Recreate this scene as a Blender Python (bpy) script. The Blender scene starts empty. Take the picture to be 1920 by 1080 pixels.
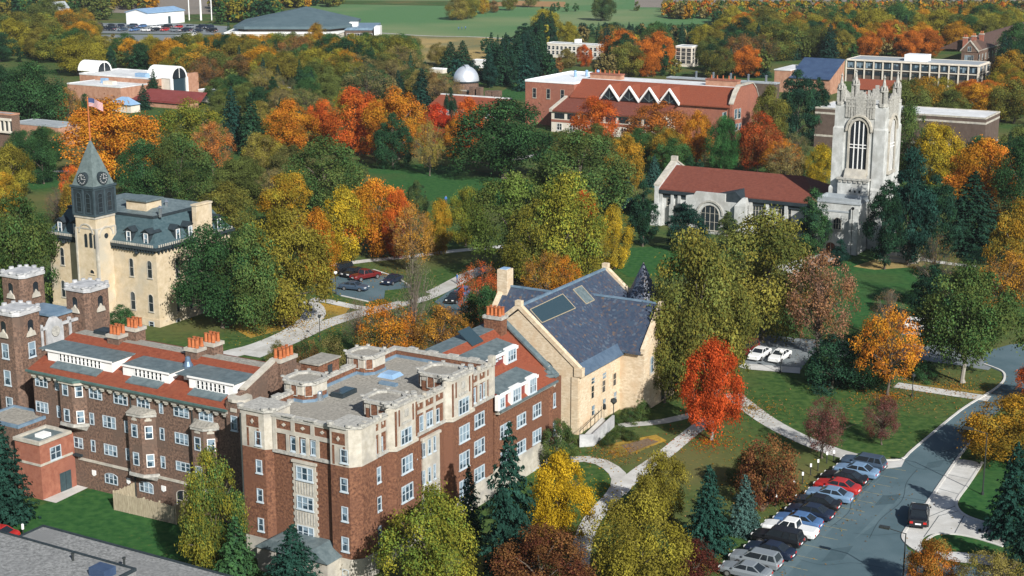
import bpy, bmesh, math, random
import numpy as np
from mathutils import Vector, Matrix
R = math.radians
scene = bpy.context.scene
COL = scene.collection
random.seed(7)

# ---------------------------------------------------------------- survey: camera calibration used to read ground positions and heights
H, PITCH, FPX = 60.0, R(13.8), 2900.0
CAM = Vector((0, 0, H))
FX = Vector((1, 0, 0)); FF = Vector((0, math.cos(PITCH), -math.sin(PITCH))); FU = Vector((0, math.sin(PITCH), math.cos(PITCH)))

def ray(px, py):
    return FF + FX * ((px - 960) / FPX) + FU * ((540 - py) / FPX)

def G(px, py, z=0.0):
    d = ray(px, py)
    return CAM + d * ((z - H) / d.z)

def scale_at(P):
    return FPX / (P - CAM).dot(FF)

def proj(P):
    q = Vector(P) - CAM
    w = q.dot(FF)
    return 960 + FPX * q.dot(FX) / w, 540 - FPX * q.dot(FU) / w

def solve_px(P0, d, px):
    n = FX * FPX - FF * (px - 960)
    return -(P0 - CAM).dot(n) / d.dot(n)

def solve_py(P0, d, py):
    n = FU * FPX - FF * (540 - py)
    return -(P0 - CAM).dot(n) / d.dot(n)

# ---------------------------------------------------------------- materials
MATS = {}
def nodes_of(name):
    m = bpy.data.materials.new(name); m.use_nodes = True
    nt = m.node_tree
    for n in list(nt.nodes): nt.nodes.remove(n)
    out = nt.nodes.new('ShaderNodeOutputMaterial')
    MATS[name] = m
    return m, nt, out

def mk(name, c1, c2=None, scale=1.0, rough=0.8, detail=4.0, bump=0.0, metal=0.0, c3=None, scale3=0.12, stretch=None, spec=0.3, lo=0.35, hi=0.65):
    m, nt, out = nodes_of(name)
    L = nt.links.new
    p = nt.nodes.new('ShaderNodeBsdfPrincipled')
    p.inputs['Roughness'].default_value = rough
    p.inputs['Metallic'].default_value = metal
    p.inputs['Specular IOR Level'].default_value = spec
    L(p.outputs[0], out.inputs[0])
    if c2 is None:
        p.inputs['Base Color'].default_value = (*c1, 1)
        return m
    tc = nt.nodes.new('ShaderNodeTexCoord')
    mp = nt.nodes.new('ShaderNodeMapping')
    if stretch: mp.inputs['Scale'].default_value = stretch
    L(tc.outputs['Object'], mp.inputs[0])
    nz = nt.nodes.new('ShaderNodeTexNoise'); nz.inputs['Scale'].default_value = scale; nz.inputs['Detail'].default_value = detail
    nz.inputs['Roughness'].default_value = 0.65
    L(mp.outputs[0], nz.inputs['Vector'])
    mr = nt.nodes.new('ShaderNodeMapRange'); mr.inputs[1].default_value = lo; mr.inputs[2].default_value = hi
    L(nz.outputs['Fac'], mr.inputs[0])
    mx = nt.nodes.new('ShaderNodeMix'); mx.data_type = 'RGBA'
    mx.inputs['A'].default_value = (*c1, 1); mx.inputs['B'].default_value = (*c2, 1)
    L(mr.outputs[0], mx.inputs['Factor'])
    colr = mx.outputs['Result']
    if c3 is not None:
        n3 = nt.nodes.new('ShaderNodeTexNoise'); n3.inputs['Scale'].default_value = scale3; n3.inputs['Detail'].default_value = 5
        L(tc.outputs['Object'], n3.inputs['Vector'])
        m3 = nt.nodes.new('ShaderNodeMapRange'); m3.inputs[1].default_value = 0.48; m3.inputs[2].default_value = 0.68
        L(n3.outputs['Fac'], m3.inputs[0])
        x3 = nt.nodes.new('ShaderNodeMix'); x3.data_type = 'RGBA'; x3.inputs['B'].default_value = (*c3, 1)
        L(m3.outputs[0], x3.inputs['Factor']); L(colr, x3.inputs['A'])
        colr = x3.outputs['Result']
    L(colr, p.inputs['Base Color'])
    if bump:
        b = nt.nodes.new('ShaderNodeBump'); b.inputs['Strength'].default_value = bump; b.inputs['Distance'].default_value = 0.05
        L(nz.outputs['Fac'], b.inputs['Height']); L(b.outputs[0], p.inputs['Normal'])
    return m

mk('brick_brown', (.078, .051, .039), (.225, .140, .100), 4.2, .9, 3, .3, c3=(.12, .083, .064), scale3=.35, lo=.38, hi=.64)
mk('brick_orange', (.092, .040, .025), (.222, .104, .058), 4.2, .9, 3, .3, c3=(.145, .066, .04), scale3=.3, lo=.38, hi=.64)
mk('brick_red', (.24, .085, .055), (.34, .14, .09), 1.6, .9, 5, .2, c3=(.25, .1, .07), scale3=.2)
mk('brick_pink', (.32, .16, .10), (.44, .25, .17), .8, .9, 5, .1)
mk('brick_dark', (.085, .06, .047), (.12, .087, .07), .8, .9, 5, .1)
mk('limestone', (.37, .34, .28), (.50, .472, .41), 1.6, .85, 6, .15, c3=(.31, .295, .265), scale3=.5)
mk('carved_stone', (.25, .245, .225), (.46, .45, .41), 3.0, .9, 6, .3)
mk('cream_stone', (.46, .37, .24), (.60, .50, .36), .9, .85, 6, .2, c3=(.44, .40, .32), scale3=.25)
mk('gold_stone', (.47, .37, .245), (.68, .575, .43), 1.8, .85, 6, .3, c3=(.54, .41, .27), scale3=.6, stretch=(1, 1, 2.2))
mk('chapel_stone', (.375, .385, .37), (.575, .585, .57), 1.0, .85, 6, .25, c3=(.35, .35, .33), scale3=.35, stretch=(1, 1, .6))
mk('pale_wall', (.55, .50, .42), (.66, .61, .53), .5, .8, 4)
mk('white_paint', (.74, .74, .72), (.82, .82, .80), 1.0, .6, 3)
mk('window_paint', (.40, .46, .50), (.50, .56, .60), 1.0, .6, 3)
mk('pale_cap', (.36, .365, .37), (.5, .505, .51), 1.2, .7, 5, c3=(.30, .31, .32), scale3=.8)
mk('clock_grey', (.32, .33, .33), None, rough=.6)
mk('white_metal', (.76, .78, .8), (.84, .85, .86), .5, .4, 3)
mk('grey_gravel', (.125, .13, .13), (.30, .305, .30), 3.5, .95, 4, .3, c3=(.18, .185, .185), scale3=.25)
mk('gravel_roof', (.18, .17, .148), (.36, .34, .295), 3.5, .95, 6, .3, c3=(.25, .238, .208), scale3=.25)
mk('membrane_roof', (.55, .56, .56), (.72, .73, .73), .4, .7, 5, c3=(.5, .51, .52), scale3=.15)
mk('grey_roof', (.26, .29, .31), (.36, .39, .41), .4, .7, 5, c3=(.30, .33, .35), scale3=.15)
mk('red_tile', (.165, .040, .020), (.255, .072, .036), 2.5, .75, 5, .3, c3=(.205, .058, .03), scale3=.4, stretch=(1, 1, 3))
mk('brown_tile', (.07, .04, .03), (.11, .065, .05), 1.5, .8, 5, .2)
mk('dull_red_tile', (.125, .036, .024), (.18, .056, .036), 1.8, .8, 5, .2, stretch=(1, 1, 2))
mk('lead_roof', (.075, .105, .115), (.14, .18, .19), 1.4, .55, 5, .1)
mk('green_slate', (.034, .066, .078), (.070, .112, .126), 1.6, .6, 6, .2, stretch=(1, 1, 2), c3=(.055, .092, .105), scale3=.4)
mk('spire_slate', (.085, .115, .115), (.14, .18, .18), 1.6, .7, 6, .2)
mk('dark_trim', (.018, .028, .034), (.03, .042, .05), 1.5, .6, 3)
mk('copper_trim', (.055, .105, .10), (.09, .16, .145), 1.2, .6, 3)
mk('stadium_roof', (.065, .105, .122), (.09, .135, .152), .25, .7, 5, stretch=(1, 1, 1))
mk('dull_blue', (.09, .14, .21), (.13, .19, .27), 1, .4, 3, metal=.3)
mk('blue_metal', (.20, .33, .50), (.27, .41, .58), .4, .4, 3)
mk('navy_roof', (.035, .06, .12), (.05, .085, .155), .5, .5, 3)
mk('blue_flashing', (.10, .165, .235), (.17, .245, .32), .8, .4, 3)
mk('chimney_pot', (.33, .095, .032), (.43, .145, .055), 2, .7, 3)
mk('maroon_roof', (.17, .035, .03), (.21, .05, .045), .5, .7, 3)
mk('dome_metal', (.62, .66, .72), (.74, .78, .83), .5, .38, 3, metal=.55)
mk('silver_metal', (.45, .5, .55), None, rough=.25, metal=.8)
mk('sky_light_glass', (.03, .055, .07), None, rough=.12, spec=.6)
mk('dark_glass', (.018, .024, .03), None, rough=.15, spec=.5)
mk('steel_door', (.035, .06, .07), (.045, .075, .085), 2, .5, 2)
mk('wood_door', (.10, .028, .015), (.14, .04, .02), 2, .6, 3)
mk('weathered_wood', (.26, .215, .145), (.44, .38, .27), 2.5, .9, 5, stretch=(4, 4, .5))
mk('concrete', (.46, .455, .43), (.58, .575, .55), .5, .85, 6, c3=(.42, .41, .38), scale3=.3)
mk('concrete_path', (.38, .37, .345), (.5, .49, .46), .7, .85, 6, c3=(.35, .335, .30), scale3=.25)
mk('asphalt', (.060, .104, .122), (.083, .130, .150), .35, .85, 6, c3=(.098, .148, .170), scale3=.12, lo=.3, hi=.7)
mk('asphalt_old', (.15, .175, .185), (.20, .22, .23), .3, .9, 6, c3=(.17, .19, .2), scale3=.1)
mk('kerb_stone', (.5, .485, .45), (.6, .585, .55), .8, .85, 4)
mk('yellow_line', (.30, .26, .11), (.10, .14, .15), 2.5, .8, 4)
mk('asphalt_patch', (.045, .082, .098), (.06, .098, .115), .8, .9, 5)
mk('asphalt_worn', (.085, .135, .155), (.105, .158, .178), .8, .9, 5)
mk('crack_tar', (.03, .05, .06), None, rough=.8)
mk('concrete_b', (.41, .405, .38), (.53, .525, .50), .8, .85, 6)
mk('concrete_c', (.36, .355, .33), (.48, .47, .44), .8, .85, 6)
mk('bark', (.075, .06, .047), (.15, .125, .10), 5, .95, 4)
mk('bark_pale', (.24, .22, .19), (.36, .34, .30), 5, .95, 4)
mk('pole_dark', (.03, .035, .035), None, rough=.5)
mk('lamp_white', (.8, .8, .78), None, rough=.35)
mk('tyre_rubber', (.018, .018, .018), None, rough=.9)
mk('rim_alloy', (.4, .4, .42), None, rough=.35, metal=.7)
mk('car_glass', (.015, .02, .025), None, rough=.06, spec=.6)
mk('lens_red', (.45, .02, .015), None, rough=.25)
mk('lens_clear', (.7, .7, .68), None, rough=.15)
mk('plate_white', (.75, .77, .8), None, rough=.5)
mk('mulch', (.13, .085, .05), (.2, .14, .09), 3, .95, 4)
mk('stage_cloth', (.55, .55, .5), None, rough=.9)

# slate with speckled purple, blue and rust slates
def slate_mat():
    m, nt, out = nodes_of('purple_slate')
    L = nt.links.new
    p = nt.nodes.new('ShaderNodeBsdfPrincipled'); p.inputs['Roughness'].default_value = .5
    L(p.outputs[0], out.inputs[0])
    tc = nt.nodes.new('ShaderNodeTexCoord')
    vo = nt.nodes.new('ShaderNodeTexVoronoi'); vo.inputs['Scale'].default_value = 3.4
    L(tc.outputs['Object'], vo.inputs['Vector'])
    sp = nt.nodes.new('ShaderNodeSeparateColor'); L(vo.outputs['Color'], sp.inputs[0])
    cr = nt.nodes.new('ShaderNodeValToRGB'); cr.color_ramp.interpolation = 'CONSTANT'
    e = cr.color_ramp.elements
    e[0].position = 0; e[0].color = (.036, .052, .085, 1)
    e[1].position = .35; e[1].color = (.052, .062, .092, 1)
    for pos, c in ((.6, (.042, .064, .10)), (.8, (.066, .064, .08)), (.9, (.075, .10, .135)), (.97, (.12, .09, .075))):
        q = e.new(pos); q.color = (*c, 1)
    L(sp.outputs[0], cr.inputs[0]); L(cr.outputs[0], p.inputs['Base Color'])
slate_mat()

# window glass: dark room or a pale blind behind it, different from one window to the next
def glass_mat(name, dark, pale, lo, hi):
    m, nt, out = nodes_of(name)
    L = nt.links.new
    p = nt.nodes.new('ShaderNodeBsdfPrincipled'); p.inputs['Roughness'].default_value = .12
    p.inputs['Specular IOR Level'].default_value = .6
    L(p.outputs[0], out.inputs[0])
    oi = nt.nodes.new('ShaderNodeObjectInfo')
    tc = nt.nodes.new('ShaderNodeTexCoord')
    sx = nt.nodes.new('ShaderNodeSeparateXYZ'); L(tc.outputs['Generated'], sx.inputs[0])
    nz = nt.nodes.new('ShaderNodeTexWhiteNoise'); nz.noise_dimensions = '2D'
    cb = nt.nodes.new('ShaderNodeCombineXYZ')
    fl = nt.nodes.new('ShaderNodeMath'); fl.operation = 'FLOOR'
    ml = nt.nodes.new('ShaderNodeMath'); ml.operation = 'MULTIPLY'; ml.inputs[1].default_value = 3
    L(sx.outputs[0], ml.inputs[0]); L(ml.outputs[0], fl.inputs[0]); L(fl.outputs[0], cb.inputs[0]); L(oi.outputs['Random'], cb.inputs[1])
    L(cb.outputs[0], nz.inputs['Vector'])
    ad = nt.nodes.new('ShaderNodeMapRange'); ad.inputs[3].default_value = lo; ad.inputs[4].default_value = hi
    L(nz.outputs['Value'], ad.inputs[0])
    gt = nt.nodes.new('ShaderNodeMath'); gt.operation = 'GREATER_THAN'
    L(sx.outputs[2], gt.inputs[0]); L(ad.outputs[0], gt.inputs[1])
    mx = nt.nodes.new('ShaderNodeMix'); mx.data_type = 'RGBA'
    mx.inputs['A'].default_value = (*dark, 1); mx.inputs['B'].default_value = (*pale, 1)
    L(gt.outputs[0], mx.inputs['Factor']); L(mx.outputs['Result'], p.inputs['Base Color'])
glass_mat('window_glass', (.03, .055, .078), (.20, .275, .335), -.1, 1.15)
glass_mat('window_glass_dark', (.02, .028, .034), (.07, .08, .085), .3, 1.8)

# leaves: two colours per tree, mixed by a value carried by each spray of leaves
def leaf_mat(name, trans=.25):
    m, nt, out = nodes_of(name)
    L = nt.links.new
    oi = nt.nodes.new('ShaderNodeObjectInfo')
    a2 = nt.nodes.new('ShaderNodeAttribute'); a2.attribute_type = 'OBJECT'; a2.attribute_name = 'second_colour'
    at = nt.nodes.new('ShaderNodeAttribute'); at.attribute_type = 'GEOMETRY'; at.attribute_name = 'tint'
    mx = nt.nodes.new('ShaderNodeMix'); mx.data_type = 'RGBA'
    L(at.outputs['Fac'], mx.inputs['Factor']); L(oi.outputs['Color'], mx.inputs['A']); L(a2.outputs['Color'], mx.inputs['B'])
    a3 = nt.nodes.new('ShaderNodeAttribute'); a3.attribute_type = 'GEOMETRY'; a3.attribute_name = 'tone'
    hs = nt.nodes.new('ShaderNodeHueSaturation')
    L(mx.outputs['Result'], hs.inputs['Color']); L(a3.outputs['Fac'], hs.inputs['Value'])
    d = nt.nodes.new('ShaderNodeBsdfDiffuse'); t = nt.nodes.new('ShaderNodeBsdfTranslucent')
    L(hs.outputs[0], d.inputs[0]); L(hs.outputs[0], t.inputs[0])
    ms = nt.nodes.new('ShaderNodeMixShader'); ms.inputs[0].default_value = trans
    L(d.outputs[0], ms.inputs[1]); L(t.outputs[0], ms.inputs[2]); L(ms.outputs[0], out.inputs[0])
leaf_mat('leaves', .2)
leaf_mat('needles', .10)

def vcol_mat(name, trans=.25):
    m, nt, out = nodes_of(name)
    L = nt.links.new
    at = nt.nodes.new('ShaderNodeAttribute'); at.attribute_type = 'GEOMETRY'; at.attribute_name = 'leaf_colour'
    d = nt.nodes.new('ShaderNodeBsdfDiffuse'); t = nt.nodes.new('ShaderNodeBsdfTranslucent')
    L(at.outputs['Color'], d.inputs[0]); L(at.outputs['Color'], t.inputs[0])
    ms = nt.nodes.new('ShaderNodeMixShader'); ms.inputs[0].default_value = trans
    L(d.outputs[0], ms.inputs[1]); L(t.outputs[0], ms.inputs[2]); L(ms.outputs[0], out.inputs[0])
vcol_mat('wood_leaves')

def paint_mat():
    m, nt, out = nodes_of('car_paint')
    p = nt.nodes.new('ShaderNodeBsdfPrincipled')
    oi = nt.nodes.new('ShaderNodeObjectInfo')
    nt.links.new(oi.outputs['Color'], p.inputs['Base Color'])
    p.inputs['Roughness'].default_value = .35; p.inputs['Metallic'].default_value = .0
    p.inputs['Coat Weight'].default_value = .15; p.inputs['Coat Roughness'].default_value = .08
    nt.links.new(p.outputs[0], out.inputs[0])
paint_mat()

# lawn: green with worn and leaf-strewn patches
def lawn_mat(name, g1, g2, dry, leaf, dscale=.035, d0=.5, d1=.72, leafamt=.62):
    m, nt, out = nodes_of(name)
    L = nt.links.new
    p = nt.nodes.new('ShaderNodeBsdfPrincipled'); p.inputs['Roughness'].default_value = .95; p.inputs['Specular IOR Level'].default_value = .1
    L(p.outputs[0], out.inputs[0])
    ge = nt.nodes.new('ShaderNodeNewGeometry')
    def noise(s, det=5):
        n = nt.nodes.new('ShaderNodeTexNoise'); n.inputs['Scale'].default_value = s; n.inputs['Detail'].default_value = det
        L(ge.outputs['Position'], n.inputs['Vector']); return n.outputs['Fac']
    def rng(x, a, b):
        r = nt.nodes.new('ShaderNodeMapRange'); r.inputs[1].default_value = a; r.inputs[2].default_value = b
        L(x, r.inputs[0]); return r.outputs[0]
    def mix(f, a, b):
        x = nt.nodes.new('ShaderNodeMix'); x.data_type = 'RGBA'
        L(f, x.inputs['Factor'])
        for v, s in ((a, 'A'), (b, 'B')):
            if isinstance(v, tuple): x.inputs[s].default_value = (*v, 1)
            else: L(v, x.inputs[s])
        return x.outputs['Result']
    c = mix(rng(noise(1.1, 6), .35, .65), g1, g2)
    c = mix(rng(noise(dscale, 6), d0, d1), c, dry)
    f2 = rng(noise(2.2, 4), leafamt, leafamt + .05)
    f3 = rng(noise(dscale * 1.6, 4), .45, .6)
    mm = nt.nodes.new('ShaderNodeMath'); mm.operation = 'MULTIPLY'; L(f2, mm.inputs[0]); L(f3, mm.inputs[1])
    c = mix(mm.outputs[0], c, leaf)
    L(c, p.inputs['Base Color'])
lawn_mat('lawn_grass', (.024, .064, .016), (.066, .115, .030), (.12, .112, .04), (.24, .15, .04), d0=.44, d1=.68)
lawn_mat('bright_lawn', (.018, .072, .020), (.040, .112, .030), (.07, .09, .03), (.10, .1, .03), d0=.52, d1=.75)
lawn_mat('far_turf', (.066, .155, .060), (.098, .195, .078), (.17, .215, .10), (.1, .17, .06), .009, .45, .65)
lawn_mat('prairie', (.29, .21, .085), (.38, .28, .115), (.155, .155, .075), (.26, .19, .065), .03, .45, .6, .5)
lawn_mat('ploughed_field', (.19, .165, .14), (.24, .21, .18), (.16, .15, .13), (.2, .19, .16), .01)
lawn_mat('stubble_field', (.30, .17, .075), (.34, .20, .09), (.25, .17, .08), (.3, .2, .1), .01)
lawn_mat('leafy_verge', (.30, .18, .035), (.40, .25, .045), (.14, .13, .035), (.45, .27, .04), .08, .42, .6, .5)

# ---------------------------------------------------------------- mesh building
class MB:
    def __init__(s): s.v = []; s.f = []; s.m = []
    def add(s, vs, fs, m=0):
        k = len(s.v); s.v += [tuple(v) for v in vs]
        for f in fs: s.f.append([i + k for i in f]); s.m.append(m)
    def poly(s, pts, m=0): s.add(pts, [list(range(len(pts)))], m)
    def box(s, x0, x1, y0, y1, z0, z1, m=0):
        if x0 > x1: x0, x1 = x1, x0
        if y0 > y1: y0, y1 = y1, y0
        if z0 > z1: z0, z1 = z1, z0
        s.add([(x0, y0, z0), (x1, y0, z0), (x1, y1, z0), (x0, y1, z0), (x0, y0, z1), (x1, y0, z1), (x1, y1, z1), (x0, y1, z1)],
              [[0, 3, 2, 1], [4, 5, 6, 7], [0, 1, 5, 4], [1, 2, 6, 5], [2, 3, 7, 6], [3, 0, 4, 7]], m)
    def loft(s, rings, m=0, cap0=True, cap1=True, mcap=None):
        n = len(rings[0]); vs = [p for r in rings for p in r]; fs = []
        for k in range(len(rings) - 1):
            for i in range(n):
                j = (i + 1) % n
                fs.append([k * n + i, k * n + j, (k + 1) * n + j, (k + 1) * n + i])
        s.add(vs, fs, m)
        mc = m if mcap is None else mcap
        if cap0: s.poly(list(reversed(rings[0])), mc)
        if cap1: s.poly(rings[-1], mc)
    def prism(s, pts, z0, z1, m=0, mtop=None):
        s.loft([[(x, y, z0) for x, y in pts], [(x, y, z1) for x, y in pts]], m, True, True, mtop)
    def tube(s, p, q, r0, r1=None, n=6, m=0, cap=True):
        if r1 is None: r1 = r0
        p, q = Vector(p), Vector(q); d = (q - p)
        if d.length < 1e-6: return
        d.normalize()
        a = d.orthogonal().normalized(); b = d.cross(a)
        ring = lambda c, r: [tuple(c + (a * math.cos(t) + b * math.sin(t)) * r) for t in [2 * math.pi * i / n for i in range(n)]]
        s.loft([ring(p, r0), ring(q, r1)], m, cap, cap)
    def lathe(s, cx, cy, prof, n=12, m=0):
        s.loft([[(cx + r * math.cos(2 * math.pi * i / n), cy + r * math.sin(2 * math.pi * i / n), z) for i in range(n)] for r, z in prof], m)
    def mesh(s, name, mats):
        me = bpy.data.meshes.new(name)
        me.from_pydata(s.v, [], s.f)
        for k in mats: me.materials.append(MATS[k])
        me.polygons.foreach_set('material_index', s.m)
        bm = bmesh.new(); bm.from_mesh(me)
        bmesh.ops.recalc_face_normals(bm, faces=bm.faces)
        bm.to_mesh(me); bm.free()
        me.update()
        return me
    def build(s, name, mats, parent=None, loc=(0, 0, 0), rot=0.0, smooth=False):
        if isinstance(mats, str): mats = [mats]
        return link(name, s.mesh(name, mats), parent, loc, rot, smooth)

def link(name, me, parent=None, loc=(0, 0, 0), rot=0.0, smooth=False):
    o = bpy.data.objects.new(name, me); COL.objects.link(o)
    o.location = loc; o.rotation_euler = (0, 0, rot)
    if parent is not None: o.parent = parent
    if smooth:
        for p in me.polygons: p.use_smooth = True
    return o

def tag(o, label=None, cat=None, group=None, kind=None):
    if label: o['label'] = label
    if cat: o['category'] = cat
    if group: o['group'] = group
    if kind: o['kind'] = kind
    return o

def thing(name, label, cat, loc=(0, 0, 0), rot=0.0, group=None):
    o = bpy.data.objects.new(name, None); COL.objects.link(o)
    o.location = loc; o.rotation_euler = (0, 0, rot); o.empty_display_size = .5
    return tag(o, label, cat, group)

def copy_tree(o, parent=None):
    c = o.copy(); COL.objects.link(c); c.parent = parent
    for ch in o.children: copy_tree(ch, c)
    return c

class Bld:
    """a building frame: x runs along its street front, y away from it, z up; origin at its near corner"""
    def __init__(s, name, label, cat, px, py, rot=-30, group=None, z=0):
        s.o = G(px, py, z); s.a = R(rot)
        s.e = thing(name, label, cat, s.o, s.a, group)
        c, n = math.cos(s.a), math.sin(s.a)
        s.ex = Vector((c, n, 0)); s.ey = Vector((-n, c, 0)); s.ez = Vector((0, 0, 1))
    def W(s, x, y, z=0): return s.o + s.ex * x + s.ey * y + s.ez * z
    def fx(s, px, y=0, z=0): return solve_px(s.W(0, y, z), s.ex, px)
    def fy(s, px, x=0, z=0): return solve_px(s.W(x, 0, z), s.ey, px)
    def fz(s, py, x=0, y=0): return solve_py(s.W(x, y, 0), s.ez, py)
    def hit(s, px, py, n, c):
        d = ray(px, py); q = s.o - CAM
        t = (q.dot(n) + c) / d.dot(n)
        P = CAM + d * t - s.o
        return P.dot(s.ex), P.dot(s.ey), P.z
    def front(s, px, py, y=0): r = s.hit(px, py, s.ey, y); return r[0], r[2]
    def side(s, px, py, x=0): r = s.hit(px, py, s.ex, x); return r[1], r[2]
    def top(s, px, py, z=0): r = s.hit(px, py, s.ez, z); return r[0], r[1]

# ---------------------------------------------------------------- windows
WCACHE = {}
def win_meshes(w, h, cols, arch, fm, gm, rail, sill):
    key = (w, h, cols, arch, fm, gm, rail, sill)
    if key in WCACHE: return WCACHE[key]
    g = MB(); fr = MB(); t = min(.075, w * .1)
    if arch:
        hs = h - w / 2 * arch
        n = 8
        top = [(w / 2 * math.cos(math.pi * i / n), hs + w / 2 * arch * math.sin(math.pi * i / n)) for i in range(n + 1)]
        out = [(-w / 2, 0), (w / 2, 0)] + top
        g.loft([[(x, -.02, z) for x, z in out], [(x, .06, z) for x, z in out]])
        inn = [(x * (1 - 2 * t / w), hs + (z - hs) * (1 - 2 * t / w)) for x, z in top]
        for i in range(n):
            a, b, c, d = top[i], top[i + 1], inn[i + 1], inn[i]
            fr.loft([[(p[0], -.09, p[1]) for p in (a, b, c, d)], [(p[0], .0, p[1]) for p in (a, b, c, d)]])
        hj = hs
    else:
        g.box(-w / 2, w / 2, -.02, .06, 0, h)
        fr.box(-w / 2, w / 2, -.09, 0, h - t, h)
        hj = h - t
    fr.box(-w / 2, -w / 2 + t, -.09, 0, t, hj); fr.box(w / 2 - t, w / 2, -.09, 0, t, hj)
    fr.box(-w / 2, w / 2, -.09, 0, 0, t)
    for i in range(1, cols):
        x = -w / 2 + w * i / cols
        fr.box(x - t * .5, x + t * .5, -.085, 0, t, (h if not arch else hs + w / 2 * arch * .8) - t)
    if rail: 
        for k in range(1, rail + 1):
            z = h * k / (rail + 1)
            fr.box(-w / 2 + t, w / 2 - t, -.07, 0, z - t * .3, z + t * .3)
    if sill: fr.box(-w / 2 - .07, w / 2 + .07, -.13, 0, -.11, 0)
    WCACHE[key] = (g.mesh('window', [gm]), fr.mesh('frame', [fm]))
    return WCACHE[key]

def window(par, x, y, z, w, h, rot=0.0, cols=1, arch=0, fm='window_paint', gm='window_glass', rail=1, sill=True, name='window'):
    w = max(.3, round(w, 1)); h = max(.3, round(h, 1))
    mg, mf = win_meshes(w, h, cols, arch, fm, gm, rail, sill)
    o = link(name, mg, par, (x, y, z), rot)
    link('frame', mf, o)
    return o

def wpx(b, face, a, c, off=0.0, zf=None, par=None, **k):
    """window given by two survey points (upper left, lower right) on a face"""
    if zf: a = zf(*a); c = zf(*c)
    if face == 'f':
        u0, z1 = b.front(*a, off); u1, z0 = b.front(*c, off)
        return window(par or b.e, (u0 + u1) / 2, off, z0, abs(u1 - u0), abs(z1 - z0), 0, **k)
    u0, z1 = b.side(*a, off); u1, z0 = b.side(*c, off)
    return window(par or b.e, off, (u0 + u1) / 2, z0, abs(u1 - u0), abs(z1 - z0), math.pi / 2, **k)

def zoom(x0, y0, k): return lambda a, b: (x0 + a / k, y0 + b / k)

def octagon(cx, cy, r, rot=22.5): return [(cx + r * math.cos(R(45 * i + rot)), cy + r * math.sin(R(45 * i + rot))) for i in range(8)]
def rect(x0, x1, y0, y1): return [(x0, y0), (x1, y0), (x1, y1), (x0, y1)]

def parapet(mb, x0, x1, y0, y1, z0, z1, t=.3, m=0):
    mb.box(x0, x1, y0, y0 + t, z0, z1, m); mb.box(x0, x1, y1 - t, y1, z0, z1, m)
    mb.box(x0, x0 + t, y0 + t, y1 - t, z0, z1, m); mb.box(x1 - t, x1, y0 + t, y1 - t, z0, z1, m)

def chimney(par, x, y, z0, z1, wx, wy, pots, brick='brick_orange', cap='limestone', along='x', two=True):
    m = MB(); m.box(x - wx / 2, x + wx / 2, y - wy / 2, y + wy / 2, z0, z1 - .35)
    o = m.build('chimney', brick, par)
    m = MB(); m.box(x - wx / 2 - .12, x + wx / 2 + .12, y - wy / 2 - .12, y + wy / 2 + .12, z1 - .35, z1)
    m.build('cap', cap, o)
    n = pots
    for i in range(n):
        for j in ((-.25, .25) if two else (0,)):
            u = (i + .5) / n - .5
            cx, cy = (x + u * wx * .92, y + j * wy) if along == 'x' else (x + j * wx, y + u * wy * .92)
            p = MB(); p.lathe(cx, cy, [(.2, z1), (.23, z1 + .12), (.19, z1 + .2), (.17, z1 + .85), (.22, z1 + .95)], 8)
            p.build('chimney_pot', 'chimney_pot', o)
    return o
# ---------------------------------------------------------------- camera, sky and sun
cd = bpy.data.cameras.new('camera'); cam = bpy.data.objects.new('camera', cd); COL.objects.link(cam)
cam.location = CAM; cam.rotation_euler = (math.pi / 2 - PITCH, 0, 0)
cd.sensor_width = 36; cd.lens = 36 * FPX / 1920; cd.clip_end = 9000; cd.clip_start = 1
scene.camera = cam

SUN_AZ, SUN_EL = R(155), R(32)          # azimuth clockwise from +Y
sd = Vector((math.sin(SUN_AZ) * math.cos(SUN_EL), math.cos(SUN_AZ) * math.cos(SUN_EL), math.sin(SUN_EL)))
sl = bpy.data.lights.new('sun', 'SUN'); sl.energy = 5.0; sl.angle = R(.5); sl.color = (1, .968, .915)
so = bpy.data.objects.new('sun', sl); COL.objects.link(so)
so.rotation_euler = (-sd).to_track_quat('-Z', 'Y').to_euler()
w = bpy.data.worlds.new('World'); scene.world = w; w.use_nodes = True
bg = w.node_tree.nodes['Background']
sk = w.node_tree.nodes.new('ShaderNodeTexSky'); sk.sky_type = 'NISHITA'; sk.sun_disc = False
sk.sun_elevation = SUN_EL; sk.sun_rotation = SUN_AZ
w.node_tree.links.new(sk.outputs[0], bg.inputs[0]); bg.inputs[1].default_value = .062
scene.view_settings.view_transform = 'Standard'; scene.view_settings.look = 'None'
scene.view_settings.exposure = .47; scene.view_settings.gamma = 1
scene.cycles.max_bounces = 5; scene.cycles.diffuse_bounces = 3; scene.cycles.transparent_max_bounces = 4

# ---------------------------------------------------------------- the ground and what lies flat on it
def sheet(name, pts, z, mat, kind='structure', thick=None):
    m = MB()
    if thick: m.prism([(p.x, p.y) for p in pts], z - thick, z)
    else: m.poly([(p.x, p.y, z) for p in pts])
    o = m.build(name, mat); tag(o, kind=kind); return o

def smooth_line(P, n=6, closed=False):
    out = []; N = len(P)
    rngk = range(N if closed else N - 1)
    for i in rngk:
        g = lambda k: P[k % N] if closed else P[max(0, min(N - 1, k))]
        a, b, c, d = g(i - 1), g(i), g(i + 1), g(i + 2)
        for j in range(n):
            t = j / n
            out.append(.5 * ((2 * b) + (c - a) * t + (2 * a - 5 * b + 4 * c - d) * t * t + (3 * b - a - 3 * c + d) * t ** 3))
    if not closed: out.append(P[-1])
    return out

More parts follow.
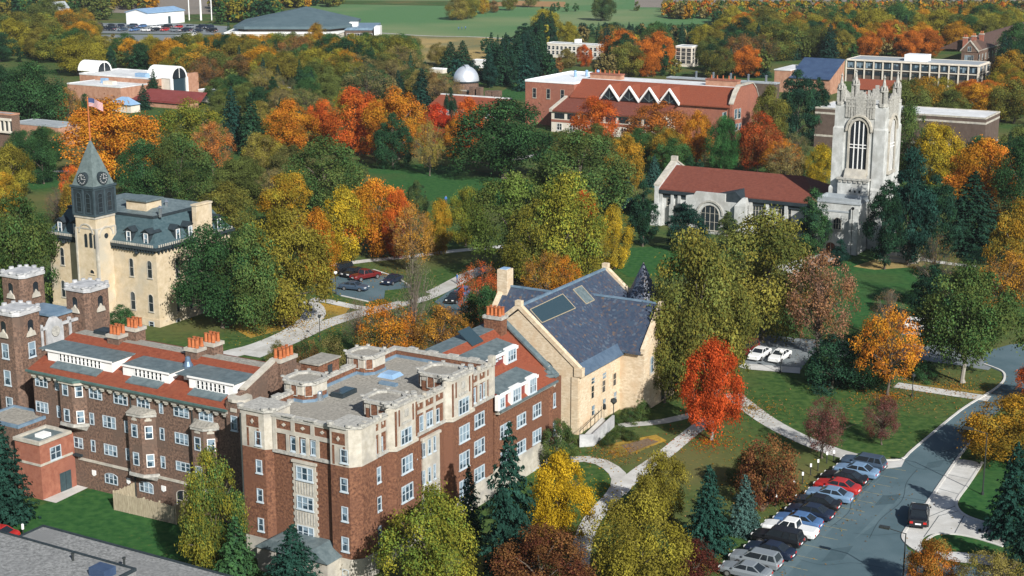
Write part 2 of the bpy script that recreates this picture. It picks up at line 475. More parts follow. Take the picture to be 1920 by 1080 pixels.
rs_ = random.Random(21)
def ribbon(name, pix, width, z, mat, smooth=True, kind='structure'):
    P = [G(*p) for p in pix]
    if smooth: P = smooth_line(P, 12)
    if mat in ('concrete', 'concrete_path'):          # even slabs
        Q = [P[0]]; acc = 0.0
        for a_, c_ in zip(P, P[1:]):
            acc += (c_ - a_).length
            if acc > 1.8: Q.append(c_); acc = 0.0
        P = Q + [P[-1]]
    L, Rr = [], []
    for i, p in enumerate(P):
        d = (P[min(i + 1, len(P) - 1)] - P[max(i - 1, 0)]); d.z = 0; d.normalize()
        n = Vector((-d.y, d.x, 0)) * width / 2
        L.append(p + n); Rr.append(p - n)
    m = MB(); slabs = mat == 'concrete' or mat == 'concrete_path'
    for i in range(len(P) - 1):
        m.poly([(q.x, q.y, z) for q in (L[i], Rr[i], Rr[i + 1], L[i + 1])], rs_.choice((0, 0, 1, 2)) if slabs else 0)
    o = m.build(name, [mat, 'concrete_b', 'concrete_c'] if slabs else mat); tag(o, kind=kind); return o

def kerb(pix, h=.13, wd=.28, smooth=True, closed=False):
    P = [G(*p) for p in pix]
    if smooth: P = smooth_line(P, 5, closed)
    m = MB(); rings = []
    for i, p in enumerate(P):
        d = (P[min(i + 1, len(P) - 1)] - P[max(i - 1, 0)]); d.z = 0; d.normalize()
        n = Vector((-d.y, d.x, 0)) * wd / 2
        a, b = p + n, p - n
        rings.append([(a.x, a.y, 0), (b.x, b.y, 0), (b.x, b.y, h), (a.x, a.y, h)])
    m.loft(rings)
    return tag(m.build('kerb', 'kerb_stone'), kind='structure')

def far(pts, z, name, mat): return sheet(name, [G(*p) for p in pts], z, mat)

m = MB(); m.poly([(-3500, -200, 0), (3500, -200, 0), (3500, 6500, 0), (-3500, 6500, 0)])
tag(m.build('lawn', 'lawn_grass'), kind='structure')
# farmland beyond the campus
far([(560, 40), (1330, 42), (1330, -40), (560, -40)], .12, 'playing_field', 'far_turf')
far([(610, 66), (1000, 76), (1060, 60), (1330, 44), (1330, 40), (560, 38), (560, 60)], .14, 'playing_field', 'far_turf')
far([(560, 7), (1010, 14), (1050, 12), (1060, 8), (900, 2), (560, 1)], .20, 'hedgerow_strip', 'lawn_grass')
far([(880, 11), (1060, 14), (1060, 4), (960, 2)], .24, 'stubble_field', 'stubble_field')
far([(760, 68), (960, 72), (960, 112), (900, 122), (820, 122), (745, 108)], .18, 'prairie', 'prairie')
ribbon('farm_track', [(640, 58), (720, 63), (800, 68), (890, 70), (960, 74)], 2.6, .23, 'concrete_path')
far([(-80, 14), (330, 28), (460, 24), (560, 4), (560, -60), (-80, -60)], .10, 'ploughed_field', 'ploughed_field')
far([(1190, 14), (2050, 22), (2050, -60), (1190, -60)], .16, 'ploughed_field', 'ploughed_field')
far([(1020, 46), (1300, 38), (1300, 33), (1150, 33), (1020, 36)], .2, 'stubble_strip', 'prairie')
# arena car park
far([(1040, 47), (1345, 46), (1345, 30), (1180, 28), (1040, 32)], .21, 'playing_field', 'far_turf')
far([(120, 62), (425, 66), (430, 50), (330, 44), (150, 44)], .2, 'parking_lot', 'asphalt_old')
far([(180, 92), (250, 96), (345, 88), (400, 74), (380, 66), (190, 66)], .22, 'parking_lot', 'asphalt_old')
# lawns between the buildings
far([(690, 318), (800, 306), (1010, 340), (1010, 372), (900, 390), (700, 362)], .02, 'central_lawn', 'bright_lawn')
far([(1100, 470), (1345, 455), (1345, 510), (1180, 520)], .02, 'side_lawn', 'bright_lawn')
far([(1545, 492), (1700, 488), (1760, 505), (1740, 570), (1690, 640), (1560, 600)], .02, 'chapel_lawn', 'bright_lawn')
far([(0, 958), (70, 950), (230, 898), (360, 930), (520, 990), (420, 1060), (-40, 1010)], .02, 'dormitory_lawn', 'bright_lawn')
far([(960, 158), (1100, 172), (1000, 196), (930, 180)], .02, 'observatory_lawn', 'bright_lawn')
far([(40, 330), (130, 322), (150, 345), (60, 356)], .02, 'side_lawn', 'bright_lawn')
# leaf-strewn verges
far([(588, 566), (657, 577), (648, 588), (602, 600), (596, 588)], .02, 'leafy_verge', 'leafy_verge')
far([(430, 612), (500, 590), (572, 574), (571, 596), (540, 615), (470, 634)], .012, 'leafy_verge', 'leafy_verge')
far([(1690, 715), (1850, 735), (1862, 742), (1720, 722)], .012, 'leafy_verge', 'leafy_verge')
far([(1130, 835), (1230, 815), (1250, 826), (1190, 850), (1150, 858)], .012, 'leafy_verge', 'leafy_verge')
far([(1380, 735), (1420, 765), (1450, 785), (1440, 790), (1385, 752)], .012, 'leafy_verge', 'leafy_verge')
far([(1450, 500), (1560, 470), (1590, 480), (1500, 520)], .012, 'church_forecourt', 'concrete_path')
far([(1668, 478), (1735, 492), (1730, 500), (1640, 506), (1600, 500)], .03, 'leafy_verge', 'prairie')

# near street and its car park
road_l = [(1340, 1130), (1395, 1062), (1500, 962), (1590, 880), (1606, 866), (1652, 864), (1692, 862), (1712, 844), (1800, 772), (1848, 742), (1868, 728), (1882, 712), (1878, 698), (1845, 684)]
road_r = [(1845, 660), (1895, 646), (2350, 628), (2350, 668), (1990, 700), (1905, 745), (1860, 782), (1838, 805), (1790, 868), (1738, 945), (1704, 985), (1692, 1008), (1702, 1030), (1742, 1052), (1900, 1075), (1980, 1130)]
sheet('road', [G(*p) for p in road_l + road_r], .03, 'asphalt')
ribbon('road', [(1310, 636), (1400, 640), (1500, 650), (1620, 656), (1760, 664), (1870, 680)], 8.5, .026, 'asphalt_old')
far([(1370, 655), (1400, 690), (1497, 700), (1520, 668), (1500, 648)], .034, 'parking_lot', 'asphalt_old')
far([(1384, 688), (1395, 682), (1500, 690), (1500, 701), (1400, 693)], .06, 'path', 'concrete')
far([(1700, 600), (1800, 606), (1800, 632), (1690, 628)], .036, 'parking_lot', 'asphalt_old')
kerb([(1380, 1080), (1500, 964), (1590, 882), (1607, 867)], smooth=False)
kerb([(1607, 867), (1652, 864), (1692, 861), (1714, 842), (1800, 771), (1848, 741), (1869, 727), (1883, 712), (1879, 697), (1845, 683)])
kerb([(1838, 805), (1790, 868), (1738, 945)], smooth=False)
far([(1652, 866), (1692, 863), (1700, 856), (1690, 876), (1660, 880)], .05, 'pavement', 'concrete')
# concrete drive
drive = smooth_line([G(*p) for p in [(1738, 946), (1790, 869), (1800, 862), (1838, 872), (1812, 912), (1795, 936), (1793, 950), (1806, 965), (1840, 977), (1892, 990), (1888, 1010), (1878, 1022), (1830, 1008), (1790, 1001), (1752, 1001), (1732, 1010), (1728, 1024), (1738, 1036), (1715, 1030), (1696, 1015), (1694, 1004), (1706, 984)]], 4, True)
sheet('driveway', drive, .05, 'concrete')
kerb([(1842, 868), (1815, 910), (1796, 936), (1794, 951), (1808, 966), (1842, 979), (1893, 992)])
kerb([(1704, 986), (1693, 1004), (1697, 1017), (1716, 1032), (1738, 1040)])
sheet('grass_island', smooth_line([G(*p) for p in [(1738, 1012), (1756, 1003), (1792, 1004), (1832, 1012), (1880, 1027), (1860, 1036), (1800, 1034), (1752, 1030)]], 4, True), .055, 'bright_lawn')
kerb([(1738, 1014), (1756, 1003), (1792, 1003), (1832, 1011), (1880, 1026)])
far([(1738, 1034), (1800, 1036), (1886, 1046), (1870, 1062), (1800, 1055), (1745, 1046)], .052, 'pavement', 'concrete')
far([(1862, 860), (1990, 820), (1990, 1000), (1905, 990), (1845, 976), (1808, 962), (1798, 948), (1800, 935), (1820, 905)], .024, 'side_lawn', 'bright_lawn')
# drive joints and stall lines
m = MB()
P0, P1 = G(1668, 890), G(1425, 1120)
STALL0, STALL1 = G(1622, 878), G(1405, 1083)
EX = Vector((math.cos(R(-30)), math.sin(R(-30)), 0)); EY = Vector((-EX.y, EX.x, 0))
for k in range(-1, 14):
    c = STALL0.lerp(STALL1, (k + .5) / 12) + EX * 2.6
    a, b = c - EX * 2.0, c + EX * 1.5
    m.poly([(p.x, p.y, .036) for p in (a - EY * .06, b - EY * .06, b + EY * .06, a + EY * .06)])
tag(m.build('parking_lines', 'yellow_line'), kind='structure')
# worn strip, patches and tarred cracks in the street
far([(1640, 905), (1668, 880), (1590, 960), (1470, 1085), (1430, 1085)], .0335, 'road_wear', 'asphalt_worn')
far([(1690, 920), (1712, 905), (1640, 985), (1600, 1012)], .0337, 'road_wear', 'asphalt_worn')
for q in ([(1655, 930), (1690, 927), (1676, 945), (1640, 948)], [(1560, 1030), (1600, 1024), (1580, 1050), (1540, 1054)], [(1740, 868), (1772, 862), (1762, 876), (1732, 880)], [(1800, 800), (1830, 792), (1818, 808), (1790, 814)]): far(q, .0345, 'road_patch', 'asphalt_patch')
for q in ([(1650, 880), (1632, 905), (1600, 935), (1590, 962), (1555, 990)], [(1720, 880), (1700, 905), (1690, 940), (1650, 975), (1630, 1010)], [(1600, 1000), (1640, 1004), (1690, 1000)], [(1500, 1050), (1545, 1060), (1600, 1056), (1660, 1066)], [(1760, 850), (1800, 838)], [(1690, 860), (1720, 878), (1770, 884)], [(1620, 920), (1660, 930), (1700, 934), (1738, 940)]):
    ribbon('tar_seam', q, .07, .0355, 'crack_tar')
for q in ([(1790, 869), (1842, 876)], [(1776, 890), (1820, 900)], [(1757, 916), (1800, 928)], [(1706, 984), (1795, 948)], [(1732, 1008), (1760, 968), (1800, 958)], [(1790, 1000), (1808, 967)], [(1845, 1010), (1855, 982)]):
    ribbon('drive_joint', q, .08, .056, 'crack_tar', smooth=False)
# paths
ribbon('path', [(1372, 738), (1392, 755), (1440, 790), (1500, 822), (1560, 846), (1618, 862)], 2.5, .04, 'concrete')
ribbon('path', [(1680, 722), (1740, 731), (1855, 748)], 2.4, .04, 'concrete')
ribbon('path', [(1070, 862), (1100, 861), (1130, 868), (1155, 885), (1163, 905), (1150, 930), (1115, 968), (1095, 1010), (1085, 1070)], 1.9, .04, 'concrete_path')
ribbon('path', [(1330, 785), (1285, 820), (1245, 853), (1190, 892), (1158, 925)], 1.9, .044, 'concrete')
ribbon('path', [(1160, 798), (1200, 795), (1240, 791), (1300, 778)], 1.6, .04, 'concrete_path')
ribbon('road', [(330, 720), (415, 670), (480, 652), (540, 628), (572, 608), (588, 592), (585, 576), (570, 566)], 3.6, .04, 'concrete')
ribbon('path', [(470, 668), (540, 640), (600, 612), (660, 592), (730, 575), (800, 556), (880, 516), (920, 500)], 3.2, .044, 'concrete_path')
ribbon('path', [(584, 561), (620, 566), (660, 575), (700, 580)], 2.0, .048, 'concrete')
ribbon('path', [(620, 498), (690, 489), (760, 482), (860, 470), (950, 462)], 2.2, .04, 'concrete')
far([(585, 532), (650, 500), (700, 506), (745, 522), (770, 540), (720, 560), (690, 566), (640, 556)], .03, 'parking_lot', 'asphalt')
far([(815, 566), (845, 543), (880, 540), (920, 548), (900, 580), (850, 592)], .03, 'parking_lot', 'asphalt')
far([(722, 545), (770, 540), (810, 552), (760, 566), (720, 562)], .05, 'leafy_verge', 'lawn_grass')
kerb([(640, 555), (690, 566)], smooth=False); kerb([(700, 506), (745, 521), (770, 538)], smooth=False)
ribbon('path', [(60, 322), (130, 321), (200, 318)], 2.5, .04, 'concrete_path')
ribbon('path', [(960, 300), (1000, 292), (1060, 290)], 3, .04, 'concrete_path')
ribbon('path', [(1700, 480), (1760, 492), (1830, 500)], 2, .045, 'concrete')
far([(80, 938), (145, 910), (172, 912), (105, 944)], .06, 'path', 'concrete')
far([(1165, 835), (1215, 822), (1235, 828), (1180, 850)], .016, 'planting_bed', 'mulch')
far([(1420, 945), (1465, 900), (1455, 930), (1430, 960)], .016, 'planting_bed', 'mulch')
far([(-60, 1020), (10, 1003), (34, 1014), (-20, 1050)], .03, 'parking_lot', 'concrete_path')
# ================================================================ brown brick dormitory, long range on the left
zA, zB, zC, zD = zoom(0, 580, 6), zoom(240, 600, 6), zoom(0, 760, 6), zoom(240, 760, 6)
b = Bld('brick_dormitory', 'long brown brick dormitory with red tiled roof, three white dormers and oriels', 'dormitory', 443, 984.5)
XL = b.fx(62, 0, 11); ze = b.fz(768, 0, 0)
ys = b.fy(506, 0, ze + 3.2); zd = b.fz(697, 0, ys) + .3; DD = ys * 2 + 1.5
m = MB(); m.box(XL, 0, 0, DD, 0, ze); b.wall = m.build('wall', 'brick_brown', b.e)
# belt course
zb1 = b.front(*zC(1200, 665))[1]
m = MB(); m.box(b.fx(148, 0, zb1), -.05, -.1, 0, zb1 - .14, zb1 + .14); m.build('belt_course', 'limestone', b.e)
# roof: tiled slope, gravel deck
m = MB(); t = .18
m.loft([[(x, -.6, ze + .12), (x, ys, zd), (x, ys, zd - .5), (x, 0, ze + .02)] for x in (XL - .2, -.02)])
m.loft([[(x, DD + .5, ze + .12), (x, DD - ys, zd), (x, DD - ys, zd - .5), (x, DD, ze + .02)] for x in (XL - .2, -.02)])
roof = m.build('roof', 'red_tile', b.e)
m = MB(); m.box(XL + .2, -.05, ys + .02, DD - ys - .02, zd - .45, zd + .05); m.build('roof_deck', 'gravel_roof', roof)
m = MB(); m.box(XL + 2.2, XL + 7.5, ys + .8, ys + 2.4, zd + .05, zd + .45); m.build('roof_hatch', 'dark_trim', roof)
# eaves: green gutter over a scalloped stone cornice
m = MB(); m.box(XL - .3, -.05, -.75, -.35, ze - .06, ze + .14); m.build('gutter', 'copper_trim', b.e)
m = MB(); m.box(XL - .2, -.05, -.5, 0, ze - .34, ze - .08)
n = int(-XL / 1.05)
for i in range(n):
    x = XL + (i + .5) * (-XL) / n
    m.prism(rect(x - .3, x + .3, -.45, 0), ze - .56, ze - .34); m.prism(rect(x - .15, x + .15, -.4, 0), ze - .74, ze - .56)
m.build('cornice', 'limestone', b.e)
RN = Vector((0, -(zd - ze - .1), ys + .6))
def on_slope(px, py):
    n = b.ey * RN.y + b.ez * RN.z
    c = RN.y * (-.6) + RN.z * (ze + .12)
    return b.hit(px, py, n, c)
def slope_z(y): return ze + .12 + (y + .6) * (zd - ze - .12) / (ys + .6)
def dormer(zf, bl, br, top, w0, w1, nwin, sh_l=0, sh_r=0):
    xl, y1, _ = on_slope(*zf(*bl)); xr, y2, _ = on_slope(*zf(*br)); yf = (y1 + y2) / 2
    z0 = slope_z(yf); zt = b.front(*zf(*top), yf)[1]
    yb = yf
    while slope_z(yb) < zt - .02 and yb < ys + 1: yb += .05
    o = MB(); o.box(xl, xr, yf, yb, z0 - .5, zt)
    if sh_l: o.box(xl - sh_l, xl, yf + 1.0, yb, z0 - .3, zt - .02)
    if sh_r: o.box(xr, xr + sh_r, yf + 1.0, yb, z0 - .3, zt - .02)
    d = o.build('dormer', 'white_paint', b.e)
    r = MB(); e = .12
    r.loft([[(x, yf - e, zt + .02), (x, yb + .1, zt + .07), (x, yb + .1, zt - .05), (x, yf - e, zt - .08)] for x in (xl - e - sh_l, xr + e + sh_r)])
    r.build('dormer_roof', 'lead_roof', d)
    f = MB(); f.box(xl - e, xr + e, yf - e - .06, yf - e, zt - .14, zt + .05); f.build('fascia', 'white_paint', d)
    a0, zt1 = b.front(*zf(*w0), yf); a1, zb0 = b.front(*zf(*w1), yf)
    ww = (a1 - a0) / nwin
    for i in range(nwin):
        window(d, a0 + (i + .5) * ww, yf, zb0, ww * .8, zt1 - zb0 + .1, 0, fm='white_paint', gm='dark_glass', rail=1, sill=False)
    a = MB(); a.loft([[(x, yf - .02, z0 + .12), (x, yf - 1.1, slope_z(yf - 1.1) + .12), (x, yf - 1.1, slope_z(yf - 1.1) + .02), (x, yf - .02, z0)] for x in (a0 - .3, a1 + .2)])
    a.build('apron_flashing', 'lead_roof', d)
dormer(zA, (535, 575), (1275, 705), (900, 520), (662, 500), (1146, 672), 11, 1.1)
dormer(zB, (-60, 620), (475, 712), (300, 566), (70, 545), (395, 690), 7)
dormer(zB, (690, 760), (1195, 858), (900, 668), (768, 680), (1108, 832), 7, 1.6)
# gable end with scrolled pier and stone coping
m = MB()
gz = lambda y: slope_z(y)
prof = [(0, 0), (DD, 0), (DD, ze + .6), (DD - ys, zd + .75), (ys, zd + .75), (1.6, gz(1.6) + .75), (0, ze + 1.0)]
m.loft([[(x, y, z) for y, z in prof] for x in (0, .6)])
m.box(-.25, 1.7, -.45, 1.5, 0, ze + 1.0)
g = m.build('gable_wall', 'brick_brown', b.e)
m = MB()
m.loft([[(x, 1.5, gz(1.5) + .78), (x, ys, zd + .78), (x, ys, zd + 1.0), (x, 1.5, gz(1.5) + 1.02)] for x in (-.08, .68)])
m.prism([(.72 + 1.25 * math.cos(R(30 * i)), .55 + 1.2 * math.sin(R(30 * i))) for i in range(12)], ze + 1.0, ze + 1.3)
m.build('coping', 'limestone', g)
window(b.e, .75, -.45, b.front(*zD(1290, 300), -.45)[1], .8, 1.5)
m = MB(); m.box(.35, 1.1, -.53, -.45, b.front(*zD(1290, 95), -.45)[1], b.front(*zD(1290, 55), -.45)[1]); m.build('stone_shield', 'limestone', b.e)
# windows
for a, c, k in [((395, 740), (540, 885), 3), ((620, 795), (672, 915), 1), ((1000, 870), (1155, 1025), 3), ((1278, 925), (1440, 1085), 3), ((1540, 985), (1692, 1145), 3)]:
    wpx(b, 'f', a, c, 0, zA, cols=k, sill=False)
for a, c, k in [((405, -55), (552, 95), 3), ((640, 0), (690, 140), 1), ((1010, 75), (1065, 222), 1), ((1155, 108), (1310, 272), 3), ((1400, 163), (1452, 312), 1), ((1800, 248), (1855, 395), 1),
                ((785, 335), (940, 492), 3), ((1025, 388), (1080, 527), 1), ((1170, 422), (1325, 582), 3), ((1415, 478), (1467, 622), 1), ((1810, 565), (1866, 712), 1), ((1790, -40), (1840, 95), 1)]:
    wpx(b, 'f', a, c, 0, zC, cols=k, sill=False)
for a, c, k in [((515, -5), (690, 150), 3), ((800, 55), (962, 192), 3), ((528, 295), (690, 457), 3), ((540, 615), (710, 762), 3)]:
    wpx(b, 'f', a, c, 0, zD, cols=k, sill=False)
for a, c in [((1180, 745), (1332, 902)), ((1570, 840), (1730, 998))]:
    wpx(b, 'f', a, c, 0, zC, cols=3, arch=.35, sill=False)
x0, z1 = b.front(*zD(545, 940)); x1, z0 = b.front(*zD(712, 1120))
window(b.e, (x0 + x1) / 2, 0, .1, x1 - x0, z1 - .1, 0, cols=2, arch=.6, fm='limestone', gm='dark_glass', rail=1, sill=False, name='door')
for a, c in [((1040, 725), (1085, 800)), ((1430, 815), (1470, 890)), ((1820, 900), (1870, 978))]:
    u0, q1 = b.front(*zC(*a)); u1, q0 = b.front(*zC(*c))
    m = MB(); um = (u0 + u1) / 2; hw = (u1 - u0) / 2
    m.loft([[(um + x * hw, y, q0 + (q1 - q0) * z) for x, z in ((-1, .25), (0, 0), (1, .25), (1, 1), (-1, 1))] for y in (-.1, 0)])
    m.build('stone_shield', 'white_paint', b.e)
def oriel(xa, xb, z0, z1, wins, pr=1.0, cap=True):
    pts = [(xa, 0), (xa + pr * .5, -pr), (xb - pr * 1.1, -pr), (xb, 0)]
    m = MB(); m.prism(pts, z0, z1); o = m.build('oriel', 'brick_brown', b.e)
    ex = lambda k: [(xa - k, 0), (xa + pr * .5 - k * .6, -pr - k), (xb - pr * 1.1 + k * .5, -pr - k), (xb + k, 0)]
    m = MB(); m.prism(ex(.15), z0 - .35, z0 - .02)
    m.loft([[(x, y, z0 - .35) for x, y in ex(.1)], [(x, y * .3, z0 - .9) for x, y in ex(-.3)]])
    if cap: m.prism(ex(.12), z1 - .3, z1)
    m.build('corbel', 'carved_stone', o)
    if cap:
        m = MB(); m.loft([[(x, y, z1) for x, y in ex(.2)], [(x, y * .05, z1 + .45) for x, y in ex(.0)]]); m.build('oriel_roof', 'gravel_roof', o)
    xf = (xa + pr * .5 + xb - pr * 1.1) / 2
    cx, cy = xb - pr * .55, -pr * .5
    ang = math.atan2(pr, pr * 1.1)
    for zw, h, lint in wins:
        window(o, xf, -pr, zw, .85, h, sill=False); window(o, cx, cy, zw - .1, .75, h, ang, fm='white_paint', sill=False)
        if lint:
            m = MB()
            for (qx, qy, an) in ((xf, -pr - .04, 0), (cx + .02, cy - .04, ang)):
                c, s_ = math.cos(an), math.sin(an)
                for x0_, x1_, za, zb_ in ((-.35, .35, h + .35, h + .55), (-.2, .2, h + .55, h + .7)):
                    m.loft([[(qx + c * x - s_ * y, qy + s_ * x + c * y, zw + z) for x, y in ((x0_, 0), (x1_, 0), (x1_, .1), (x0_, .1))] for z in (za, zb_)])
            m.build('lintel', 'limestone', o)
fz = lambda zf, a, c: b.front(*zf(a, c), -1.0)
oriel(b.front(*zA(705, 790))[0], b.front(*zA(965, 850))[0], fz(zC, 800, 205)[1], ze - .35, [(fz(zA, 790, 980)[1], 1.45, False), (fz(zC, 795, 200)[1] + .1, 1.45, False)], cap=False)
oriel(b.front(*zC(1490, 400))[0], b.front(*zC(1765, 400))[0], fz(zC, 1560, 765)[1], fz(zC, 1560, 105)[1], [(fz(zC, 1575, 370)[1], 1.45, True), (fz(zC, 1590, 685)[1], 1.45, False)])
oriel(b.front(*zD(755, 400))[0], b.front(*zD(1020, 400))[0], fz(zD, 830, 930)[1], fz(zD, 830, 258)[1], [(fz(zD, 845, 520)[1], 1.45, True), (fz(zD, 850, 845)[1], 1.45, False)])
# gutter canopy swelling over the first oriel, chimneys
m = MB(); xa = b.front(*zA(690, 740))[0]; xb = b.front(*zA(990, 790))[0]
m.prism([(xa, -.3), (xa + .6, -1.35), (xb - .9, -1.35), (xb, -.3)], ze - .1, ze + .13); m.build('gutter', 'copper_trim', b.e)
m = MB(); m.prism([(xa + .1, -.3), (xa + .7, -1.2), (xb - .9, -1.2), (xb - .1, -.3)], ze - .4, ze - .1); m.build('cornice', 'limestone', b.e)
def chim(px, pyb, pyt, z_at, y, wx, wy, n, along='x'):
    x = b.fx(px, y, z_at + 1); zt = b.fz(pyt, x, y)
    return chimney(b.e, x, y, z_at - 1.2, zt, wx, wy, n, 'brick_brown', 'limestone', along)
chim(220, 648, 625, zd, ys + .1, 1.6, 1.5, 3); chim(253, 635, 612, zd, DD - ys, 1.6, 1.5, 3)
chim(367, 672, 650, zd, ys + .1, 1.6, 1.5, 3); chim(398, 660, 640, zd, DD - ys, 1.6, 1.5, 3)
xc = b.fx(519, ys + .9, zd + 1)
chimney(b.e, .35, ys + 1.8, zd - 2.5, b.fz(672, .4, ys + .9), 1.2, 2.6, 4, 'brick_brown', 'limestone', 'y')
m = MB(); xv, yv, zv = on_slope(353, 690); m.lathe(xv, yv, [(.5, zv - .3), (.55, zv + .3), (.3, zv + .75), (.28, zv + 1.1), (.15, zv + 1.25)], 12); m.build('roof_ventilator', 'dull_blue', b.e, smooth=False)
for px in (122, 249, 364):
    m = MB(); x = b.fx(px, 0, 8)
    m.tube((x, -.12, .2), (x, -.12, ze - .4), .07, .07, 6)
    m.build('downpipe', 'pole_dark', b.e)
B1 = b; B1_ze = ze

# ---------------------------------------------------------------- twin-towered brick hall at the left edge
c0 = b.W(b.fx(37, 4.2, 12), 4.2, 0)
pc = proj(c0)
b2 = Bld('tower_hall', 'brown brick hall with three white-capped octagonal corner towers at the left edge', 'hall', *pc)
def tower(cx, cy, r, ztop, zbase=0.0, wins=()):
    def chsq(k, ch=.55): return [(cx + sx * (k - (ch if q else 0)), cy + sy * (k - (0 if q else ch))) for sx, sy, qq in ((1, -1, 1), (1, 1, 0), (-1, 1, 1), (-1, -1, 0)) for q in ((1, 0) if qq else (0, 1))]
    m = MB(); m.prism(chsq(r), zbase, ztop); t = m.build('corner_tower', 'brick_brown', b2.e)
    m = MB(); m.prism(chsq(r + .14), ztop - .22, ztop)
    m.prism(chsq(r + .05), ztop, ztop + .22); m.prism(chsq(r - .5, .3), ztop + .22, ztop + .3)
    for k_ in range(8):
        x_, y_ = chsq(r - .08)[k_]; m.prism(octagon(x_, y_, .26), ztop + .22, ztop + .42)
    for sx, sy in ((0, -1), (0, 1), (1, 0), (-1, 0)): m.prism(octagon(cx + sx * (r - .1), cy + sy * (r - .1), .3), ztop + .22, ztop + .5)
    m.build('tower_cap', 'pale_cap', t)
    for i in range(4):
        a = R(90 * i - 90)
        q = r
        x, y = cx + q * math.cos(a), cy + q * math.sin(a)
        window(t, x, y, ztop - 2.3, 1.0, 1.5, a + math.pi / 2, arch=.9, fm='brick_brown', gm='dark_glass', rail=0, sill=False)
        m = MB(); c, s_ = math.cos(a + math.pi / 2), math.sin(a + math.pi / 2)
        P = lambda u, d, z: (x + c * u + s_ * d, y + s_ * u - c * d, z)
        m.loft([[P(u, d, ztop - 2.75 + v) for u, v in ((-.65, 0), (.65, 0), (.45, .55), (.2, .6), (0, .95), (-.2, .6), (-.45, .55))] for d in (.02, .2)])
        m.build('niche_ornament', 'limestone', t)
    for ang, zw in wins:
        a = R(ang); q = r
        window(t, cx + q * math.cos(a), cy + q * math.sin(a), zw, 1.0, 1.7, a + math.pi / 2, sill=True)
    return t
zt1 = b2.fz(580, 0, 0); r1 = 1.95
wl = [b2.fz(y, 0, -r1) for y in (672, 722, 772)]
tower(0, 0, r1, zt1, 0, [(-90, wl[0]), (0, wl[0]), (-90, wl[1]), (-90, wl[2]), (-90, wl[2] - 3.0)])
y2 = b2.fy(163, 0, zt1); 
tower(0, y2, r1, zt1 + .4, 0, [(0, wl[0] - 2)])
x3 = b2.fx(42, y2, zt1 + 1)
tower(x3, y2, r1, zt1 + .8)
m = MB(); m.box(x3, 0, 1.5, y2, 0, zt1 - 4.2); m.build('wall', 'brick_brown', b2.e)
m = MB(); m.box(x3 + .5, -.4, 2, y2 - .5, zt1 - 4.2, zt1 - 4.05); m.build('roof', 'lead_roof', b2.e)
m = MB(); m.box(x3 * .55, -.5, y2 * .55, y2 - 1.5, zt1 - 4.1, zt1 - 2.3); pb = m.build('penthouse', 'brick_brown', b2.e)
m = MB(); m.box(x3 * .55 - .2, -.35, y2 * .55 - .2, y2 - 1.3, zt1 - 2.3, zt1 - 2.05); m.build('penthouse_roof', 'blue_flashing', pb)
# white decorated parapet between the towers on the right-hand face
m = MB(); ya, yb = r1 - .2, y2 - r1 + .2
za, zt = zt1 - 5.2, zt1 - 2.9
for i in range(6):
    y = ya + (yb - ya) * i / 5
    m.box(-.05, .3, y - .16, y + .16, za, zt + .35)
m.box(-.05, .3, ya, yb, za - .25, za + .1); m.box(-.05, .3, ya, yb, zt - .3, zt)
ym = (ya + yb) / 2 - .3
m.loft([[(x, ym + u, za + v) for u, v in ((-1.25, 0), (1.25, 0), (1.25, 1.9), (.8, 2.7), (.35, 3.2), (-.35, 3.2), (-.8, 2.7), (-1.25, 1.9))] for x in (-.08, .4)])
m.build('ornamental_parapet', 'pale_cap', b2.e)
m = MB(); m.box(-.02, .15, ya, yb, za, zt - .3); m.build('parapet_panel', 'brick_brown', b2.e)
m = MB(); m.lathe(0, 0, [(.45, 0), (.62, .05), (.62, .12), (.4, .14)], 14); k = m.build('medallion', 'carved_stone', b2.e, (.42, ym, za + 1.6)); k.rotation_euler = (0, math.pi / 2, 0)

# ---------------------------------------------------------------- small brick annex in front of the dormitory
zf = zC
b = Bld('brick_annex', 'small cube-shaped orange brick annex with steel double door and flat roof', 'annex', 81.5, 938)
za = b.fz(831, 0, 0); xl = b.fx(27, 0, za); yr = b.fy(129, 0, za)
m = MB(); m.box(xl, 0, 0, yr + .6, 0, za - .25); m.build('wall', 'brick_red', b.e)
m = MB(); parapet(m, xl - .12, .12, -.12, yr + .3, za - .25, za + .1, .35); m.build('coping', 'limestone', b.e)
m = MB(); m.box(xl + .24, -.24, .24, yr, za - .25, za - .15); m.build('roof', 'lead_roof', b.e)
m = MB(); m.box(xl * .6, xl * .3, yr * .35, yr * .65, za - .15, za + .2); m.build('skylight', 'lamp_white', b.e)
zb = b.fz(873, 0, 0)
m = MB(); m.box(xl - .06, .08, -.08, 0, zb - .12, zb + .12); m.box(0, .08, 0, yr + .3, zb - .12, zb + .12); m.build('belt_course', 'limestone', b.e)
wpx(b, 's', (555, 480), (690, 575), 0, zC, cols=2)
u0, q1 = b.side(*zC(670, 770)); u1, q0 = b.side(*zC(805, 900))
m = MB(); m.box(0, .07, u0, u1, .1, q1); d = m.build('door', 'steel_door', b.e)
m = MB(); m.box(.07, .09, (u0 + u1) / 2 - .03, (u0 + u1) / 2 + .03, .1, q1); m.build('door_seam', 'dark_trim', d)
m = MB(); m.box(-.2, 1.1, yr + .3, yr + 1.4, zb - .3, zb - .1); m.build('canopy', 'dark_trim', b.e)
m = MB(); m.tube((.9, yr + 1.0, 0), (.9, yr + 1.0, zb - .3), .09); m.build('downpipe', 'pole_dark', b.e)
